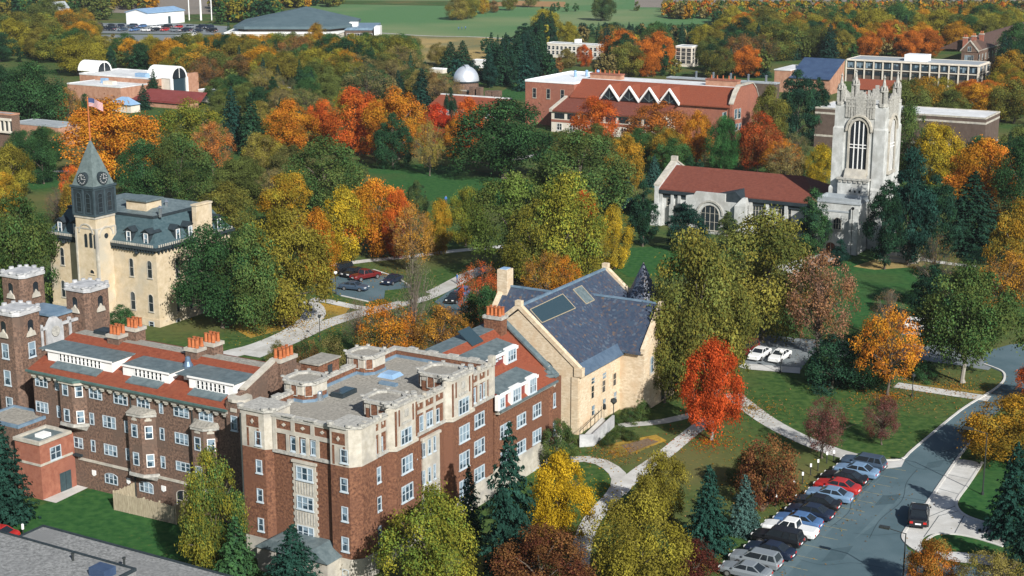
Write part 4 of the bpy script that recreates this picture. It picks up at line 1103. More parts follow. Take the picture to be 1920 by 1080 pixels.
# cross wings
yv = b.fy(1163, 0, ze); wv = 9.5
xw = 3.2; ymid = yv + wv / 2
zr = b.fz(571, xw - 1.5, ymid)
m = MB(); m.loft([[(x, yv, 0), (x, yv + wv, 0), (x, yv + wv, ze + .3), (x, ymid, zr - .2), (x, yv, ze + .3)] for x in (-1.0, xw)]); cw = m.build('cross_wing', 'gold_stone', b.e)
m = MB(); s2 = (zr - ze - .3) / (wv / 2)
xi = xa + (za - zr) / sl + .2
for s in (0, 1):
    yo = -.45 if s == 0 else .45
    y_ = yv + yo if s == 0 else yv + wv + yo
    m.loft([[(x, y_, ze + .3 - s2 * .45), (x, ymid, zr), (x, ymid, zr + .25), (x, y_, ze + .55 - s2 * .45)] for x in (xa + (za - zr) / sl - .6, xw - .3)])
m.build('cross_wing_roof', 'purple_slate', cw)
m = MB(); m.box(xi - .4, xw - .3, ymid - .14, ymid + .14, zr + .2, zr + .42); m.build('ridge_cap', 'blue_flashing', cw)
m = MB()
for s in (0, 1):
    y_ = yv - .3 if s == 0 else yv + wv + .3
    m.loft([[(x, y_, ze), (x, ymid, zr + .05), (x, ymid, zr + .65), (x, y_, ze + .65)] for x in (xw - .35, xw + .2)])
m.build('gable_coping', 'gold_stone', cw)
window(cw, xw + .02, yv + 2.2, ze - 3, 1, 2.2, math.pi / 2, arch=1, fm='limestone'); window(cw, xw + .02, ymid + 1.5, .1, 2.6, 3.2, math.pi / 2, arch=1, fm='gold_stone', gm='dark_glass', rail=0, sill=False)
window(cw, xw + .02, ymid, ze - .4, 1.2, 2.2, math.pi / 2, arch=1, fm='limestone', cols=2)
yl = ymid - 1.5; zl = b.fz(548, xa - 5, yl); hw = 5
xl = b.fx(944, yl, zl)
m = MB(); m.loft([[(x, yl - hw, 0), (x, yl + hw, 0), (x, yl + hw, zl - hw * 1.0), (x, yl, zl - .2), (x, yl - hw, zl - hw * 1.0)] for x in (xl, xa)]); lw = m.build('rear_wing', 'gold_stone', b.e)
m = MB()
for s in (-1, 1): m.loft([[(x, yl + s * (hw + .4), zl - hw - .35), (x, yl, zl), (x, yl, zl + .25), (x, yl + s * (hw + .4), zl - hw - .1)] for x in (xl + .4, xa + 1)])
m.build('rear_wing_roof', 'purple_slate', lw)
m = MB(); m.box(xl + .4, xa + 1, yl - .14, yl + .14, zl + .2, zl + .42); m.build('ridge_cap', 'blue_flashing', lw)
m = MB()
for s in (-1, 1): m.loft([[(x, yl + s * hw, zl - hw - .1), (x, yl, zl + .1), (x, yl, zl + .7), (x, yl + s * hw, zl - hw + .6)] for x in (xl - .25, xl + .4)])
m.build('gable_coping', 'gold_stone', lw)
zc = b.fz(503, xl + .2, yl)
m = MB(); m.box(xl - .35, xl + 1.1, yl - 1.0, yl + .6, zl - 3, zc); c = m.build('chimney', 'gold_stone', lw)
m = MB(); m.box(xl - .1, xl + .85, yl - .75, yl + .35, zc, zc + .12); m.build('flue_cover', 'blue_metal', c)
# conical turret
yt = yv + wv + 2.5; xt = b.fx(1206, yt, 14); zt = b.fz(492, xt, yt); zt0 = b.fz(560, xt, yt)
m = MB(); m.lathe(xt, yt, [(2.0, 0), (2.0, zt0)], 16); tt = m.build('turret', 'gold_stone', b.e)
m = MB(); m.lathe(xt, yt, [(2.35, zt0 - .05), (2.1, zt0 + .35), (.06, zt)], 12); m.build('turret_roof', 'purple_slate', tt)
# windows of the long side
for a, c_, k in [((645, 350), (690, 410), 0), ((645, 445), (682, 575), 1), ((770, 300), (820, 350), 0), ((768, 375), (808, 505), 1), ((890, 305), (930, 430), 1), ((648, 668), (690, 765), 0), ((772, 592), (812, 690), 0), ((895, 515), (935, 610), 0)]:
    wpx(b, 's', a, c_, 0, zT_, fm='gold_stone', gm='window_glass' if k == 0 else 'window_glass_dark', arch=0)
m = MB(); m.box(0, .12, -.05, .9, 0, ze - .6); m.box(-.9, 0, -.12, 0, 0, ze - .6); m.build('quoins', 'gold_stone', b.e)
yd = b.fy(1166, .1, 4); m = MB(); m.tube((.15, yd, 0), (.15, yd, ze - .3), .12); m.build('downpipe', 'lead_roof', b.e)
u0, q0 = b.front(1022, 694); m = MB(); m.loft([[(u0 + x, y, q0 + z) for x, z in [(-1.2, -1.2), (1.2, -1.2)] + [(1.2 * math.cos(R(18 * i)), 1.2 * math.sin(R(18 * i))) for i in range(11)]] for y in (-.03, 0)]); m.build('arch_recess', 'dark_glass', b.e)
# entrance ramp with white walls
A = [G(1086, 838), G(1112, 836), G(1150, 800), G(1128, 790)]
o = thing('entrance_ramp', 'white-walled concrete ramp up to the side door of the golden stone hall', 'ramp', A[0])
m = MB(); m.loft([[(p.x, p.y, 0) for p in A], [(p.x, p.y, z) for p, z in zip(A, (.9, .9, .5, .5))]]); m.build('ramp_slab', 'concrete', o).location = -A[0]
m = MB()
for i, j in ((0, 1), (1, 2)):
    d = (A[j] - A[i]).normalized(); n = Vector((-d.y, d.x, 0)) * .13
    m.prism([(p.x, p.y) for p in (A[i] - n, A[j] - n, A[j] + n, A[i] + n)], 0, 1.45)
m.build('ramp_wall', 'pale_cap', o).location = -A[0]
m = MB()
for i in range(7):
    p = A[3].lerp(A[0], i / 6); m.tube((p.x, p.y, .5), (p.x, p.y, 1.9), .03)
m.tube((A[3].x, A[3].y, 1.5), (A[0].x, A[0].y, 1.9), .04); m.build('handrail', 'pole_dark', o).location = -A[0]

# ================================================================ old clock-tower hall
zW, zK = zoom(70, 380, 4.5), zoom(70, 240, 5.4)
b = Bld('clock_tower_hall', 'cream stone hall with green slate mansard roof and a dark clock tower', 'hall', 300, 614)
ze = b.fz(466, 0, 0); XL = b.fx(91, 0, ze); YR = b.fy(432, 0, ze)
m = MB(); m.box(XL, 0, 0, YR, 0, ze); m.build('wall', 'cream_stone', b.e)
m = MB(); zp = b.front(*zW(1000, 985))[1]; m.box(XL - .1, .1, -.1, YR, 0, zp); m.build('plinth', 'cream_stone', b.e)
m = MB(); m.box(XL - .5, .5, -.5, YR + .5, ze - .35, ze + .12)
for i in range(40):
    x = XL + (i + .5) * (-XL) / 40; m.box(x - .1, x + .1, -.4, 0, ze - .8, ze - .35)
for i in range(22):
    y = YR * (i + .5) / 22; m.box(0, .4, y - .1, y + .1, ze - .8, ze - .35)
m.build('bracketed_cornice', 'dark_trim', b.e)
m = MB()
for i in range(60):
    x = XL + (i + .5) * (-XL) / 60; m.box(x - .08, x + .12, -.52, -.44, ze + .12, ze + .5)
for i in range(36):
    y = YR * (i + .5) / 36; m.box(.44, .52, y - .08, y + .12, ze + .12, ze + .5)
m.build('cresting', 'limestone', b.e)
ins = 2.3
zc = b.fz(408, -ins, ins)
def ring(k, z): return [(XL + k, k, z), (-k, k, z), (-k, YR - k, z), (XL + k, YR - k, z)]
m = MB(); m.loft([ring(-.35, ze + .1), ring(.6, ze + (zc - ze) * .28), ring(1.3, ze + (zc - ze) * .55), ring(ins, zc)], cap0=False, cap1=False); rf = m.build('mansard_roof', 'green_slate', b.e)
zc2 = zc + 1.6
m = MB(); m.loft([ring(ins - .12, zc - .1), ring(ins - .12, zc + .15), ring(ins + 5.5, zc2)]); m.build('upper_roof', 'lead_roof', rf)
m = MB(); parapet(m, XL + ins - .2, -ins + .2, ins - .2, YR - ins + .2, zc - .15, zc + .2, .25); m.build('curb', 'dark_trim', rf)
def mdormer(x, y, rot, lab=None):
    """dormer whose face stands at (x, y) on the eaves line, looking along -y when rot = 0"""
    d = MB(); zb = ze + .3; h = 1.75; w_ = .62
    d.box(-w_, w_, 0, 2.2, zb, zb + h); o = d.build('dormer', 'dark_trim', b.e, (x, y, 0), rot)
    r = MB()
    for s in (-1, 1): r.loft([[(0, yy, zb + h + .5), (s * .92, yy, zb + h - .1), (s * .92, yy, zb + h + .03), (0, yy, zb + h + .64)] for yy in (-.2, 2.4)])
    r.loft([[(x_, yy, z_) for x_, z_ in ((-w_, zb + h), (w_, zb + h), (0, zb + h + .5))] for yy in (-.02, 2.2)])
    r.build('dormer_roof', 'dark_trim', o)
    window(o, 0, 0, zb + .1, .8, 1.55, 0, fm='white_paint', gm='window_glass', rail=1, sill=True)
for raw in ((775, 300), (920, 315), (195, 215), (325, 225)):
    x, _ = b.front(*zW(*raw), .2); mdormer(x, .15, 0)
for raw in ((1185, 310), (1290, 280), (1530, 200)):
    y, _ = b.side(*zW(*raw), -.2); mdormer(-.15, y, math.pi / 2)
# arched windows
AW = dict(arch=1, fm='limestone', gm='window_glass_dark', rail=1)
for a, c in [((772, 462), (822, 625)), ((925, 485), (975, 642)), ((190, 375), (235, 530)), ((785, 742), (835, 905)), ((935, 768), (988, 925)), ((200, 650), (245, 800))]: wpx(b, 'f', a, c, 0, zW, **AW)
for a, c in [((1157, 472), (1197, 630)), ((1265, 445), (1305, 600)), ((1165, 740), (1203, 915)), ((1275, 715), (1312, 890))]: wpx(b, 's', a, c, 0, zW, **AW)
for a, c in [((942, 995), (990, 1055))]: wpx(b, 'f', a, c, -.1, zW, gm='dark_glass')
for a, c in [((1172, 985), (1206, 1045))]: wpx(b, 's', a, c, .1, zW, gm='dark_glass')
m = MB()
for raw in (240, 850):
    x, _ = b.front(*zW(raw, 430)); m.lathe(x, -.3, [(.1, ze - 1.25), (.35, ze - 1.0), (.35, ze - .8)], 8)
m.build('pendant_bracket', 'dark_trim', b.e)
# big side chimney stack
y0, _ = b.side(*zW(1345, 200), .7); y1, _ = b.side(*zW(1478, 200), .7); zt = b.fz(387, .7, y0)
m = MB(); m.box(-.1, .7, y0, y1, ze - 4, zt); ck = m.build('chimney', 'cream_stone', b.e)
m = MB(); m.box(-.22, .82, y0 - .12, y1 + .12, zt, zt + .25); m.build('cap', 'cream_stone', ck)
# roof-top lantern box and vents
xa_, ya_ = b.top(268, 372, zc2 + .8)
m = MB(); m.box(xa_ - 3.4, xa_ + .6, ya_, ya_ + 3.2, zc, zc2 + .3); ph = m.build('penthouse', 'cream_stone', b.e)
m = MB(); m.box(xa_ - 3.7, xa_ + .9, ya_ - .3, ya_ + 3.5, zc2 + .3, zc2 + .55); m.build('penthouse_roof', 'lead_roof', ph)
for px, py in ((312, 385), (300, 397)):
    x, y = b.top(px, py, zc + .8); m = MB(); m.lathe(x, y, [(.25, zc), (.25, zc + 1.3), (.4, zc + 1.35), (.1, zc + 1.7)], 8); m.build('roof_vent', 'silver_metal', b.e)
# tower ---------------------------------------------------------
XT = b.fx(214, 0, 8); d = -4.2
for _ in range(4): d = b.fy(185, XT, 8)
D = -d; xw = b.fx(148, -D, 8)                      # square tower, its near corner at (XT, -D)
TW = XT - xw; zt = b.fz(407, XT, -D)
tw = MB(); tw.box(xw, XT, -D, -D + TW, 0, zt); tower_o = tw.build('clock_tower', 'cream_stone', b.e)
m = MB(); 
for fx_ in (xw, XT): m.box(fx_ - .14, fx_ + .14, -D - .14, -D + .3, 0, zt - 1.9)
m.box(XT - .3, XT + .14, -D + TW - .3, -D + TW, 0, zt - 1.9)
m.box(xw - .12, XT + .12, -D - .12, -D + TW, zt - .35, zt); m.box(xw - .06, XT + .06, -D - .06, -D + TW, zt - 2.0, zt - 1.8); m.build('pilasters', 'limestone', tower_o)
def P(face, a, c, par, **k):
    if face == 'f': wpx(b, 'f', a, c, -D, zW, par=par, **k)
    else: wpx(b, 's', a, c, XT, zW, par=par, **k)
for a, c in (((398, 262), (427, 375)), ((438, 255), (468, 380)), ((476, 268), (505, 388))): P('f', a, c, tower_o, arch=1, fm='dark_trim', gm='dark_glass', rail=0, sill=False)
P('f', (443, 562), (488, 605), tower_o, arch=1, fm='cream_stone', gm='dark_glass', rail=0)
def arch_band(face, cx, cz, r):
    m = MB(); n = 12
    for i in range(n):
        a0, a1 = math.pi * i / n, math.pi * (i + 1) / n
        q = [(cx + rr * math.cos(a), cz + rr * math.sin(a)) for rr, a in ((r, a0), (r, a1), (r + .22, a1), (r + .22, a0))]
        if face == 'f': m.loft([[(u, y, z) for u, z in q] for y in (-D - .12, -D)])
        else: m.loft([[(x, u, z) for u, z in q] for x in (XT, XT + .12)])
    m.build('arch_moulding', 'limestone', tower_o)
xm = (xw + XT) / 2; ym = -D + TW / 2
arch_band('f', xm, b.front(*zW(450, 262), -D)[1], 1.25); arch_band('s', ym, b.side(*zW(640, 262), XT)[1], 1.25)
m = MB(); zr_ = b.side(*zW(635, 265), XT)[1]; m.loft([[(x, ym + .4 * math.cos(t), zr_ + .4 * math.sin(t)) for t in [2 * math.pi * i / 12 for i in range(12)]] for x in (XT, XT + .05)]); m.build('round_window', 'dark_glass', tower_o)
# dark wooden belfry
mk('belfry_paint', (.035, .055, .066), (.05, .075, .088), 1.5, .6, 3)
zb1 = b.fz(352, XT, -D)
k = .12; m = MB(); m.box(xw - k, XT + k, -D - k, -D + TW + k, zt, zb1); bel = m.build('belfry', 'dark_trim', tower_o)
m = MB()
for z, e in ((zt, .22), (zb1 - .5, .22), (zb1 - .2, .38)): m.prism(rect(xw - e, XT + e, -D - e, -D + TW + e), z, z + .3)
for u in (0, .5, 1):
    x = xw - k + (TW + 2 * k) * u; m.box(x - .15, x + .15, -D - k - .12, -D - k, zt, zb1 - .3)
    y = -D - k + (TW + 2 * k) * u; m.box(XT + k, XT + k + .12, y - .15, y + .15, zt, zb1 - .3)
m.build('belfry_mouldings', 'belfry_paint', bel)
hh = zb1 - zt - 1.4
for u in (.27, .73):
    window(bel, xw + TW * u, -D - k, zt + .5, 1.0, hh, 0, arch=1, fm='belfry_paint', gm='dark_glass', rail=3, sill=True)
    window(bel, XT + k, -D + TW * u, zt + .5, 1.0, hh, math.pi / 2, arch=1, fm='belfry_paint', gm='dark_glass', rail=3, sill=True)
# spire with clock faces
za = b.fz(262, xm, ym)
ee = .12
m = MB(); m.loft([[(xw - ee, -D - ee, zb1 + .1), (XT + ee, -D - ee, zb1 + .1), (XT + ee, -D + TW + ee, zb1 + .1), (xw - ee, -D + TW + ee, zb1 + .1)],
                  [(xm - .06, ym - .06, za), (xm + .06, ym - .06, za), (xm + .06, ym + .06, za), (xm - .06, ym + .06, za)]]); sp = m.build('spire', 'spire_slate', tower_o)
def clock(face):
    r = .76; zcx = zb1 + 1.1
    m = MB(); f = MB(); h = MB()
    pos, rot = ((xm, -D + .1, zcx), 0) if face == 'f' else ((XT - .1, ym, zcx), math.pi / 2)
    circ = lambda rr, y, n=20: [(rr * math.cos(2 * math.pi * i / n), y, rr * math.sin(2 * math.pi * i / n)) for i in range(n)]
    m.loft([circ(r + .18, -.28), circ(r + .18, 1.4)])
    c = m.build('clock', 'dark_trim', sp, pos, rot)
    for i in range(12):
        a = 2 * math.pi * i / 12
        ca, sa = math.cos(a), math.sin(a)
        f.loft([[(ca * q - sa * w_, y, sa * q + ca * w_) for q, w_ in ((r * .72, -.075), (r * .98, -.075), (r * .98, .075), (r * .72, .075))] for y in (-.33, -.28)])
    f.loft([circ(r * .16, -.34), circ(r * .16, -.28)])
    f.build('numerals', 'clock_grey', c)
    for a, ln in ((R(0), .55), (R(95), .8)):
        ca, sa = math.cos(a), math.sin(a)
        h.loft([[(ca * q - sa * w_, y, sa * q + ca * w_) for q, w_ in ((0, -.06), (ln, -.05), (ln, .05), (0, .06))] for y in (-.37, -.34)])
    h.build('hands', 'clock_grey', c)
clock('f'); clock('s')
# flagpole on the spire and the flag
zf = b.fz(186, xm, ym)
m = MB(); m.lathe(0, 0, [(.14, 0), (.09, zf - za + .2), (.16, zf - za + .3), (.02, zf - za + .5)], 8)
fp = thing('flagpole', 'tall thin flagpole rising from the clock tower spire', 'flagpole', b.W(xm, ym, za - .1)); m.build('pole', 'chimney_pot', fp)
mk('flag_red', (.40, .13, .12), None, rough=.9); mk('flag_stripe', (.5, .42, .44), None, rough=.9); mk('flag_blue', (.05, .07, .17), None, rough=.9)
m = MB(); nx, nz, FLX, FLZ = 14, 13, 2.1, 1.25
def fpnt(i, j): 
    u, v = i / nx, j / nz
    return (u * FLX, .22 * math.sin(u * 7) * u, -v * FLZ - .75 * u * u)
for i in range(nx):
    for j in range(nz):
        mm_ = 2 if (i < 6 and j < 7) else (0 if j % 2 == 0 else 1)
        m.poly([fpnt(i, j), fpnt(i + 1, j), fpnt(i + 1, j + 1), fpnt(i, j + 1)], mm_)
fl = m.build('flag', ['flag_red', 'flag_stripe', 'flag_blue'], None, b.W(xm, ym, zf) + Vector((.12, 0, .2))); fl.rotation_euler = (0, 0, R(-8)); tag(fl, 'small striped red and white flag with blue corner, flying above the clock tower', 'flag')

# ================================================================ chapel
zN, zU, zV = zoom(1200, 290, 1920 / 360), zoom(1500, 90, 1131 / 220), zoom(1500, 290, 1234 / 240)
b = Bld('chapel', 'pale stone chapel with a tall pinnacled tower and a long red-tiled nave', 'chapel', 1645, 468)
STN = 'chapel_stone'
XW = b.fx(1562, 0, 14); TWX = -XW; TWY = b.fy(1682, 0, 14); TWY = max(TWX * .9, min(TWY, TWX * 1.15))
zt = b.fz(200, 0, 0); zmid = b.front(*zU(520, 760))[1]; zlow = b.front(*zV(300, 290))[1]
m = MB(); m.box(XW, 0, 0, TWY, 0, zt); tw = m.build('tower', STN, b.e)
# angle buttresses stepping in as they rise
m = MB()
bw = TWX * .2
for cx, sx in ((XW, 1), (0, -1)):
    for cy, sy in ((0, 1), (TWY, -1)):
        for z0, z1, ex in ((0, zlow, .5), (zlow, zmid, .28), (zmid, zt, .1)):
            x0 = cx - sx * ex; x1 = cx + sx * bw; y0 = cy - sy * ex; y1 = cy + sy * bw
            m.box(x0, x1, y0, y1, z0, z1 - .35)
            m.loft([[(x, y, z1 - .35) for x, y in rect(min(x0, x1), max(x0, x1), min(y0, y1), max(y0, y1))], [(x, y, z1 + .15) for x, y in rect(min(x0 + sx * .25, x1), max(x0 + sx * .25, x1), min(y0 + sy * .25, y1), max(y0 + sy * .25, y1))]])
m.build('buttress', STN, tw)
# arched recess and tall traceried window, front and side
def big_window(face, cu, z0, z1, w_, par):
    pos, rot = ((cu, -.02, z0), 0) if face == 'f' else ((.02, cu, z0), math.pi / 2)
    h = z1 - z0; hs = h - w_ * .62
    def outline(w, hs_, top, n=10):
        p = [(-w / 2, 0), (w / 2, 0)]
        for i in range(n + 1):
            a = math.pi * i / n; p.append((w / 2 * math.cos(a), hs_ + (top - hs_) * math.sin(a)))
        return p
    g = MB(); g.loft([[(x, y, z) for x, z in outline(w_, hs, h)] for y in (-.05, .1)])
    o = g.build('belfry_window', 'dark_glass', par, pos, rot)
    f = MB(); n = 10
    for r0, r1, dy in ((w_ / 2, w_ / 2 + .35, -.3), (w_ / 2 + .55, w_ / 2 + .85, -.5)):
        for i in range(n):
            a0, a1 = math.pi * i / n, math.pi * (i + 1) / n
            kz = (h - hs) / (w_ / 2)
            f.loft([[(rr * math.cos(a), y, hs + rr * kz * math.sin(a)) for rr, a in ((r0, a0), (r0, a1), (r1, a1), (r1, a0))] for y in (dy, .0)])
        if dy > -.4:
            for s in (-1, 1): f.box(s * r0, s * r1, dy, 0, 0, hs)
    f.box(-w_ / 2 - .4, w_ / 2 + .4, -.5, 0, -.5, 0)
    f.build('arch_frame', 'limestone', o)
    t = MB()
    for u in (-.25, 0, .25):
        x = u * w_; t.box(x - .09, x + .09, -.16, -.05, 0, hs + (h - hs) * math.sqrt(max(0, 1 - (2 * u) ** 2)) - .1)
    for z in (h * .52, h * .46): t.box(-w_ / 2, w_ / 2, -.14, -.05, z, z + .14)
    t.build('tracery', 'white_paint', o)
x0, z1 = b.front(*zU(490, 690)); x1, _ = b.front(*zU(660, 690)); z0 = b.front(*zV(540, 165))[1]
big_window('f', XW / 2, z0, z1, abs(x1 - x0), tw)
big_window('s', TWY / 2, z0, z1, abs(x1 - x0), tw)
wpx(b, 'f', zU(560, 520), zU(585, 595), 0, None, par=tw, fm=STN, gm='dark_glass', arch=1, rail=0)
# louvre slits, string courses
m = MB()
zq = b.front(*zU(560, 490))[1]
m.box(XW + bw, -bw, -.3, 0, zq - .15, zq + .2); m.box(0, .3, bw, TWY - bw, zq - .15, zq + .2)
for i in range(7):
    x = XW + bw + (TWX - 2 * bw) * (i + .5) / 7; m.box(x - .18, x + .18, -.25, 0, zq - .5, zq - .15)
m.build('string_course', 'carved_stone', tw)
# openwork parapet, stepped in the middle of each side
m = MB()
def para(axis, fixed, a, c):
    n = 11
    for i in range(n):
        u = a + (c - a) * (i + .5) / n; hgt = .6 + 1.0 * (1 - abs(2 * (i + .5) / n - 1)) + (.55 if i % 2 == 0 else 0)
        wd = abs(c - a) / n * (.30 if i % 2 else .42)
        q = (u - wd, u + wd, fixed - .18, fixed + .18) if axis == 'x' else (fixed - .18, fixed + .18, u - wd, u + wd)
        m.box(*q, zt - 2.3, zt + hgt)
    q = (min(a, c), max(a, c), fixed - .22, fixed + .22) if axis == 'x' else (fixed - .22, fixed + .22, min(a, c), max(a, c))
    m.box(*q, zt - .4, zt - .1); m.box(*q, zt + .35, zt + .55)
    mid = (a + c) / 2
    q = (mid - .8, mid + .8, fixed - .26, fixed + .26) if axis == 'x' else (fixed - .26, fixed + .26, mid - .8, mid + .8)
    m.box(*q, zt - 2.3, zt + 1.9)
    q = (mid - .3, mid + .3, fixed - .2, fixed + .2) if axis == 'x' else (fixed - .2, fixed + .2, mid - .3, mid + .3)
    m.box(*q, zt + 1.9, zt + 2.6)
para('x', -.05, XW + bw, -bw); para('x', TWY + .05, XW + bw, -bw); para('y', .05, bw, TWY - bw); para('y', XW - .05, bw, TWY - bw)
m.build('parapet', 'carved_stone', tw)
zpin = b.fz(118, 0, TWY)
for cx in (XW + bw * .35, -bw * .35):
    for cy in (bw * .35, TWY - bw * .35):
        m = MB(); q = .62
        m.prism(octagon(cx, cy, .95), zt - .2, zt + .5)
        for i in range(4):
            a = R(90 * i + 45); m.box(cx + q * .9 * math.cos(a) - .2, cx + q * .9 * math.cos(a) + .2, cy + q * .9 * math.sin(a) - .2, cy + q * .9 * math.sin(a) + .2, zt + .5, zt + 3.4)
        m.prism(octagon(cx, cy, .32), zt + .5, zt + 3.2)
        m.prism(octagon(cx, cy, .8), zt + 3.2, zt + 3.55)
        for i in range(8):
            a = R(45 * i + 22.5); m.loft([[(x, y, zt + 3.6) for x, y in octagon(cx + .6 * math.cos(a), cy + .6 * math.sin(a), .14)], [(x, y, zt + 4.6) for x, y in octagon(cx + .56 * math.cos(a), cy + .56 * math.sin(a), .02)]])
        m.loft([[(x, y, zt + 3.6) for x, y in octagon(cx, cy, .48)], [(x, y, zt + 6.4) for x, y in octagon(cx, cy, .1)]])
        m.lathe(cx, cy, [(.1, zt + 6.2), (.28, zt + 6.5), (.08, zt + 6.7), (.03, zt + 7.1)], 6)
        pn = m.build('pinnacle', 'carved_stone', tw); pn.scale = (1, 1, .78); pn.location = (0, 0, zt * .22)
# lower front stage with corbelled balcony
x0 = b.front(*zV(365, 260), -1.2)[0]; x1 = b.front(*zV(655, 260), -1.2)[0]; zb = b.front(*zV(500, 245), -1.2)[1]
m = MB(); m.box(x0, x1, -1.3, 0, 0, zb); st = m.build('lower_stage', STN, b.e)
m = MB(); m.box(x0 - .25, x1 + .25, -1.6, 0, zb, zb + .35)
for i in range(6):
    x = x0 + (x1 - x0) * (i + .5) / 6; m.box(x - .28, x + .28, -1.5, -1.3, zb - .45, zb)
m.build('corbel_table', 'carved_stone', st)
m = MB(); m.loft([[(x, y, z) for y, z in ((-1.3, zb + .35), (-.1, zb + .35), (-.1, zb + 1.9), (-.5, zb + 1.9))] for x in (x0 + 1.0, x1 - .6)]); m.build('weathering', 'limestone', st)
for raw in ((470, 335), (518, 340), (562, 343)): wpx(b, 'f', raw, (raw[0] + 22, raw[1] + 32), -1.3, zV, par=st, fm=STN, gm='dark_glass', rail=0, sill=False)
# porch block with buttress, window and red door
yp = -6.0
xa_, zpt = b.front(*zV(170, 450), yp); xb_, _ = b.front(*zV(580, 470), yp)
m = MB(); m.box(xa_, xb_, yp, -1.3, 0, zpt); po = m.build('porch', STN, b.e)
m = MB(); m.box(xa_ - .15, xb_ + .15, yp - .15, -1.3, zpt, zpt + .3); parapet(m, xa_, xb_, yp, -1.2, zpt + .3, zpt + .9, .35); m.box(xa_ - .06, xb_ + .1, yp - .08, yp, zpt - 1.6, zpt - 1.3); m.build('coping', 'grey_roof', po)
xb2 = b.front(*zV(490, 600), yp)[0]
m = MB(); m.box(xb2, xb_, yp - .8, yp, 0, zpt - 2.6); m.box(xb2 + .1, xb_ - .1, yp - .4, yp, zpt - 2.6, zpt - .6); m.build('buttress', STN, po)
wpx(b, 'f', (325, 600), (395, 725), yp, zV, par=po, cols=3, arch=1, fm='limestone', gm='window_glass_dark', sill=True)
x0, z1 = b.front(*zV(250, 840), yp - 1.2); x1, _ = b.front(*zV(345, 840), yp - 1.2)
m = MB(); m.loft([[(x, y, z) for x, z in ((x0 - .7, 0), (x1 + .7, 0), (x1 + .7, z1 - .2), ((x0 + x1) / 2, z1 + 2.4), (x0 - .7, z1 - .2))] for y in (yp - 1.2, yp)]); dg = m.build('door_gable', STN, po)
window(dg, (x0 + x1) / 2, yp - 1.2, .05, x1 - x0, z1, 0, cols=2, arch=.8, fm='limestone', gm='wood_door', rail=0, sill=False, name='door')
# nave
yn = 1.0; DN = 15
xl = b.fx(1233, yn, 9); xr_ = b.fx(1541, yn, 9)
ze = b.fz(384, b.fx(1530, yn, 9), yn)
yr = yn + DN / 2; zr = b.fz(322, b.fx(1390, yr, 16), yr)
m = MB(); m.box(xl, XW, yn, yn + DN, 0, ze); nv = m.build('nave', STN, b.e)
xhip = b.fx(1509, yr, zr)
m = MB(); xg = b.fx(1262, yr, zr)
for s in (-1, 1):
    ye = yr + s * (DN / 2 + .5)
    m.loft([[(xl + .6, ye, ze + .1), (xr_, ye, ze + .1), (xhip, yr, zr), (xl + .6, yr, zr)], [(xl + .6, ye, ze + .35), (xr_, ye, ze + .35), (xhip, yr, zr + .25), (xl + .6, yr, zr + .25)]])
m.loft([[(xr_, yn - .5, ze + .1), (xr_, yn + DN + .5, ze + .1), (xhip, yr, zr)], [(xr_, yn - .5, ze + .35), (xr_, yn + DN + .5, ze + .35), (xhip, yr, zr + .25)]])
m.build('nave_roof', 'dull_red_tile', nv)
m = MB(); m.box(xl + .6, xr_, yn - .7, yn - .05, ze - .5, ze + .12); m.box(xl + .6, xr_, yn - .3, yn, ze - 1.2, ze - .5); m.build('eaves', 'dark_trim', nv)
m = MB(); m.loft([[(x, y, z) for y, z in ((yn - .7, 0), (yn + DN + .7, 0), (yn + DN + .7, ze + .8), (yr + .5, zr + .9), (yr - .5, zr + .9), (yn - .7, ze + .8))] for x in (xl - .3, xl + .6)]); ge_ = m.build('gable_wall', STN, nv)
m = MB()
for s in (-1, 1): m.loft([[(x, yr + s * (DN / 2 + .7), ze + .8), (x, yr, zr + .95), (x, yr, zr + 1.3), (x, yr + s * (DN / 2 + .7), ze + 1.15)] for x in (xl - .45, xl + .75)])
m.box(xl - .45, xl + .75, yr - .4, yr + .4, zr + 1.2, zr + 2.0)
m.build('coping', 'limestone', ge_)
m = MB()
for px in (1241, 1262, 1275, 1403, 1440, 1475, 1510):
    x = b.fx(px, yn, ze - 2)
    m.box(x - .4, x + .4, yn - .9, yn, 0, ze - 2.5); m.box(x - .3, x + .3, yn - .5, yn, ze - 2.5, ze - .6)
m.box(xl - .8, xl + 1.0, yn - 1.3, yn - .0, 0, ze - 2.8)
m.build('buttress', STN, nv)
for raw0, raw1, k in (((1130, 480), (1245, 640), 4), ((1385, 505), (1510, 690), 4), ((270, 430), (300, 510), 1)):
    wpx(b, 'f', raw0, raw1, yn, zN, par=nv, cols=k, fm='limestone', gm='window_glass_dark', rail=1)
# transept with stepped gable and big arched window
yt_ = -2.2
x0 = b.front(*zN(460, 400), yt_)[0]; x1 = b.front(*zN(1075, 420), yt_)[0]; zt2 = b.front(*zN(640, 375), yt_)[1]; zs2 = b.front(*zN(480, 410), yt_)[1]
x15 = b.front(*zN(850, 400), yt_)[0]
m = MB(); m.box(x0, x1, yt_, yn, 0, zs2 - .6); tr = m.build('transept', STN, b.e)
m = MB(); m.loft([[(x, y, z) for x, z in ((x0, zs2 - .6), (x15, zs2 - .6), (x15, zt2), (x0 + 2.0, zt2), (x0 + 1.6, zs2 + .3), (x0, zs2))] for y in (yt_, yt_ + .6)])
m.build('stepped_gable', STN, tr)
m = MB(); xm = (x0 + x1) / 2
m.loft([[(x, y, z) for x, z in ((x0 + .5, zs2 - .6), (x1 - .3, zs2 - .8), ((x15 + x1) / 2 - .5, zt2 + .5))] for y in (yt_ + .7, yn + 4)]); m.build('transept_roof', 'dark_trim', tr)
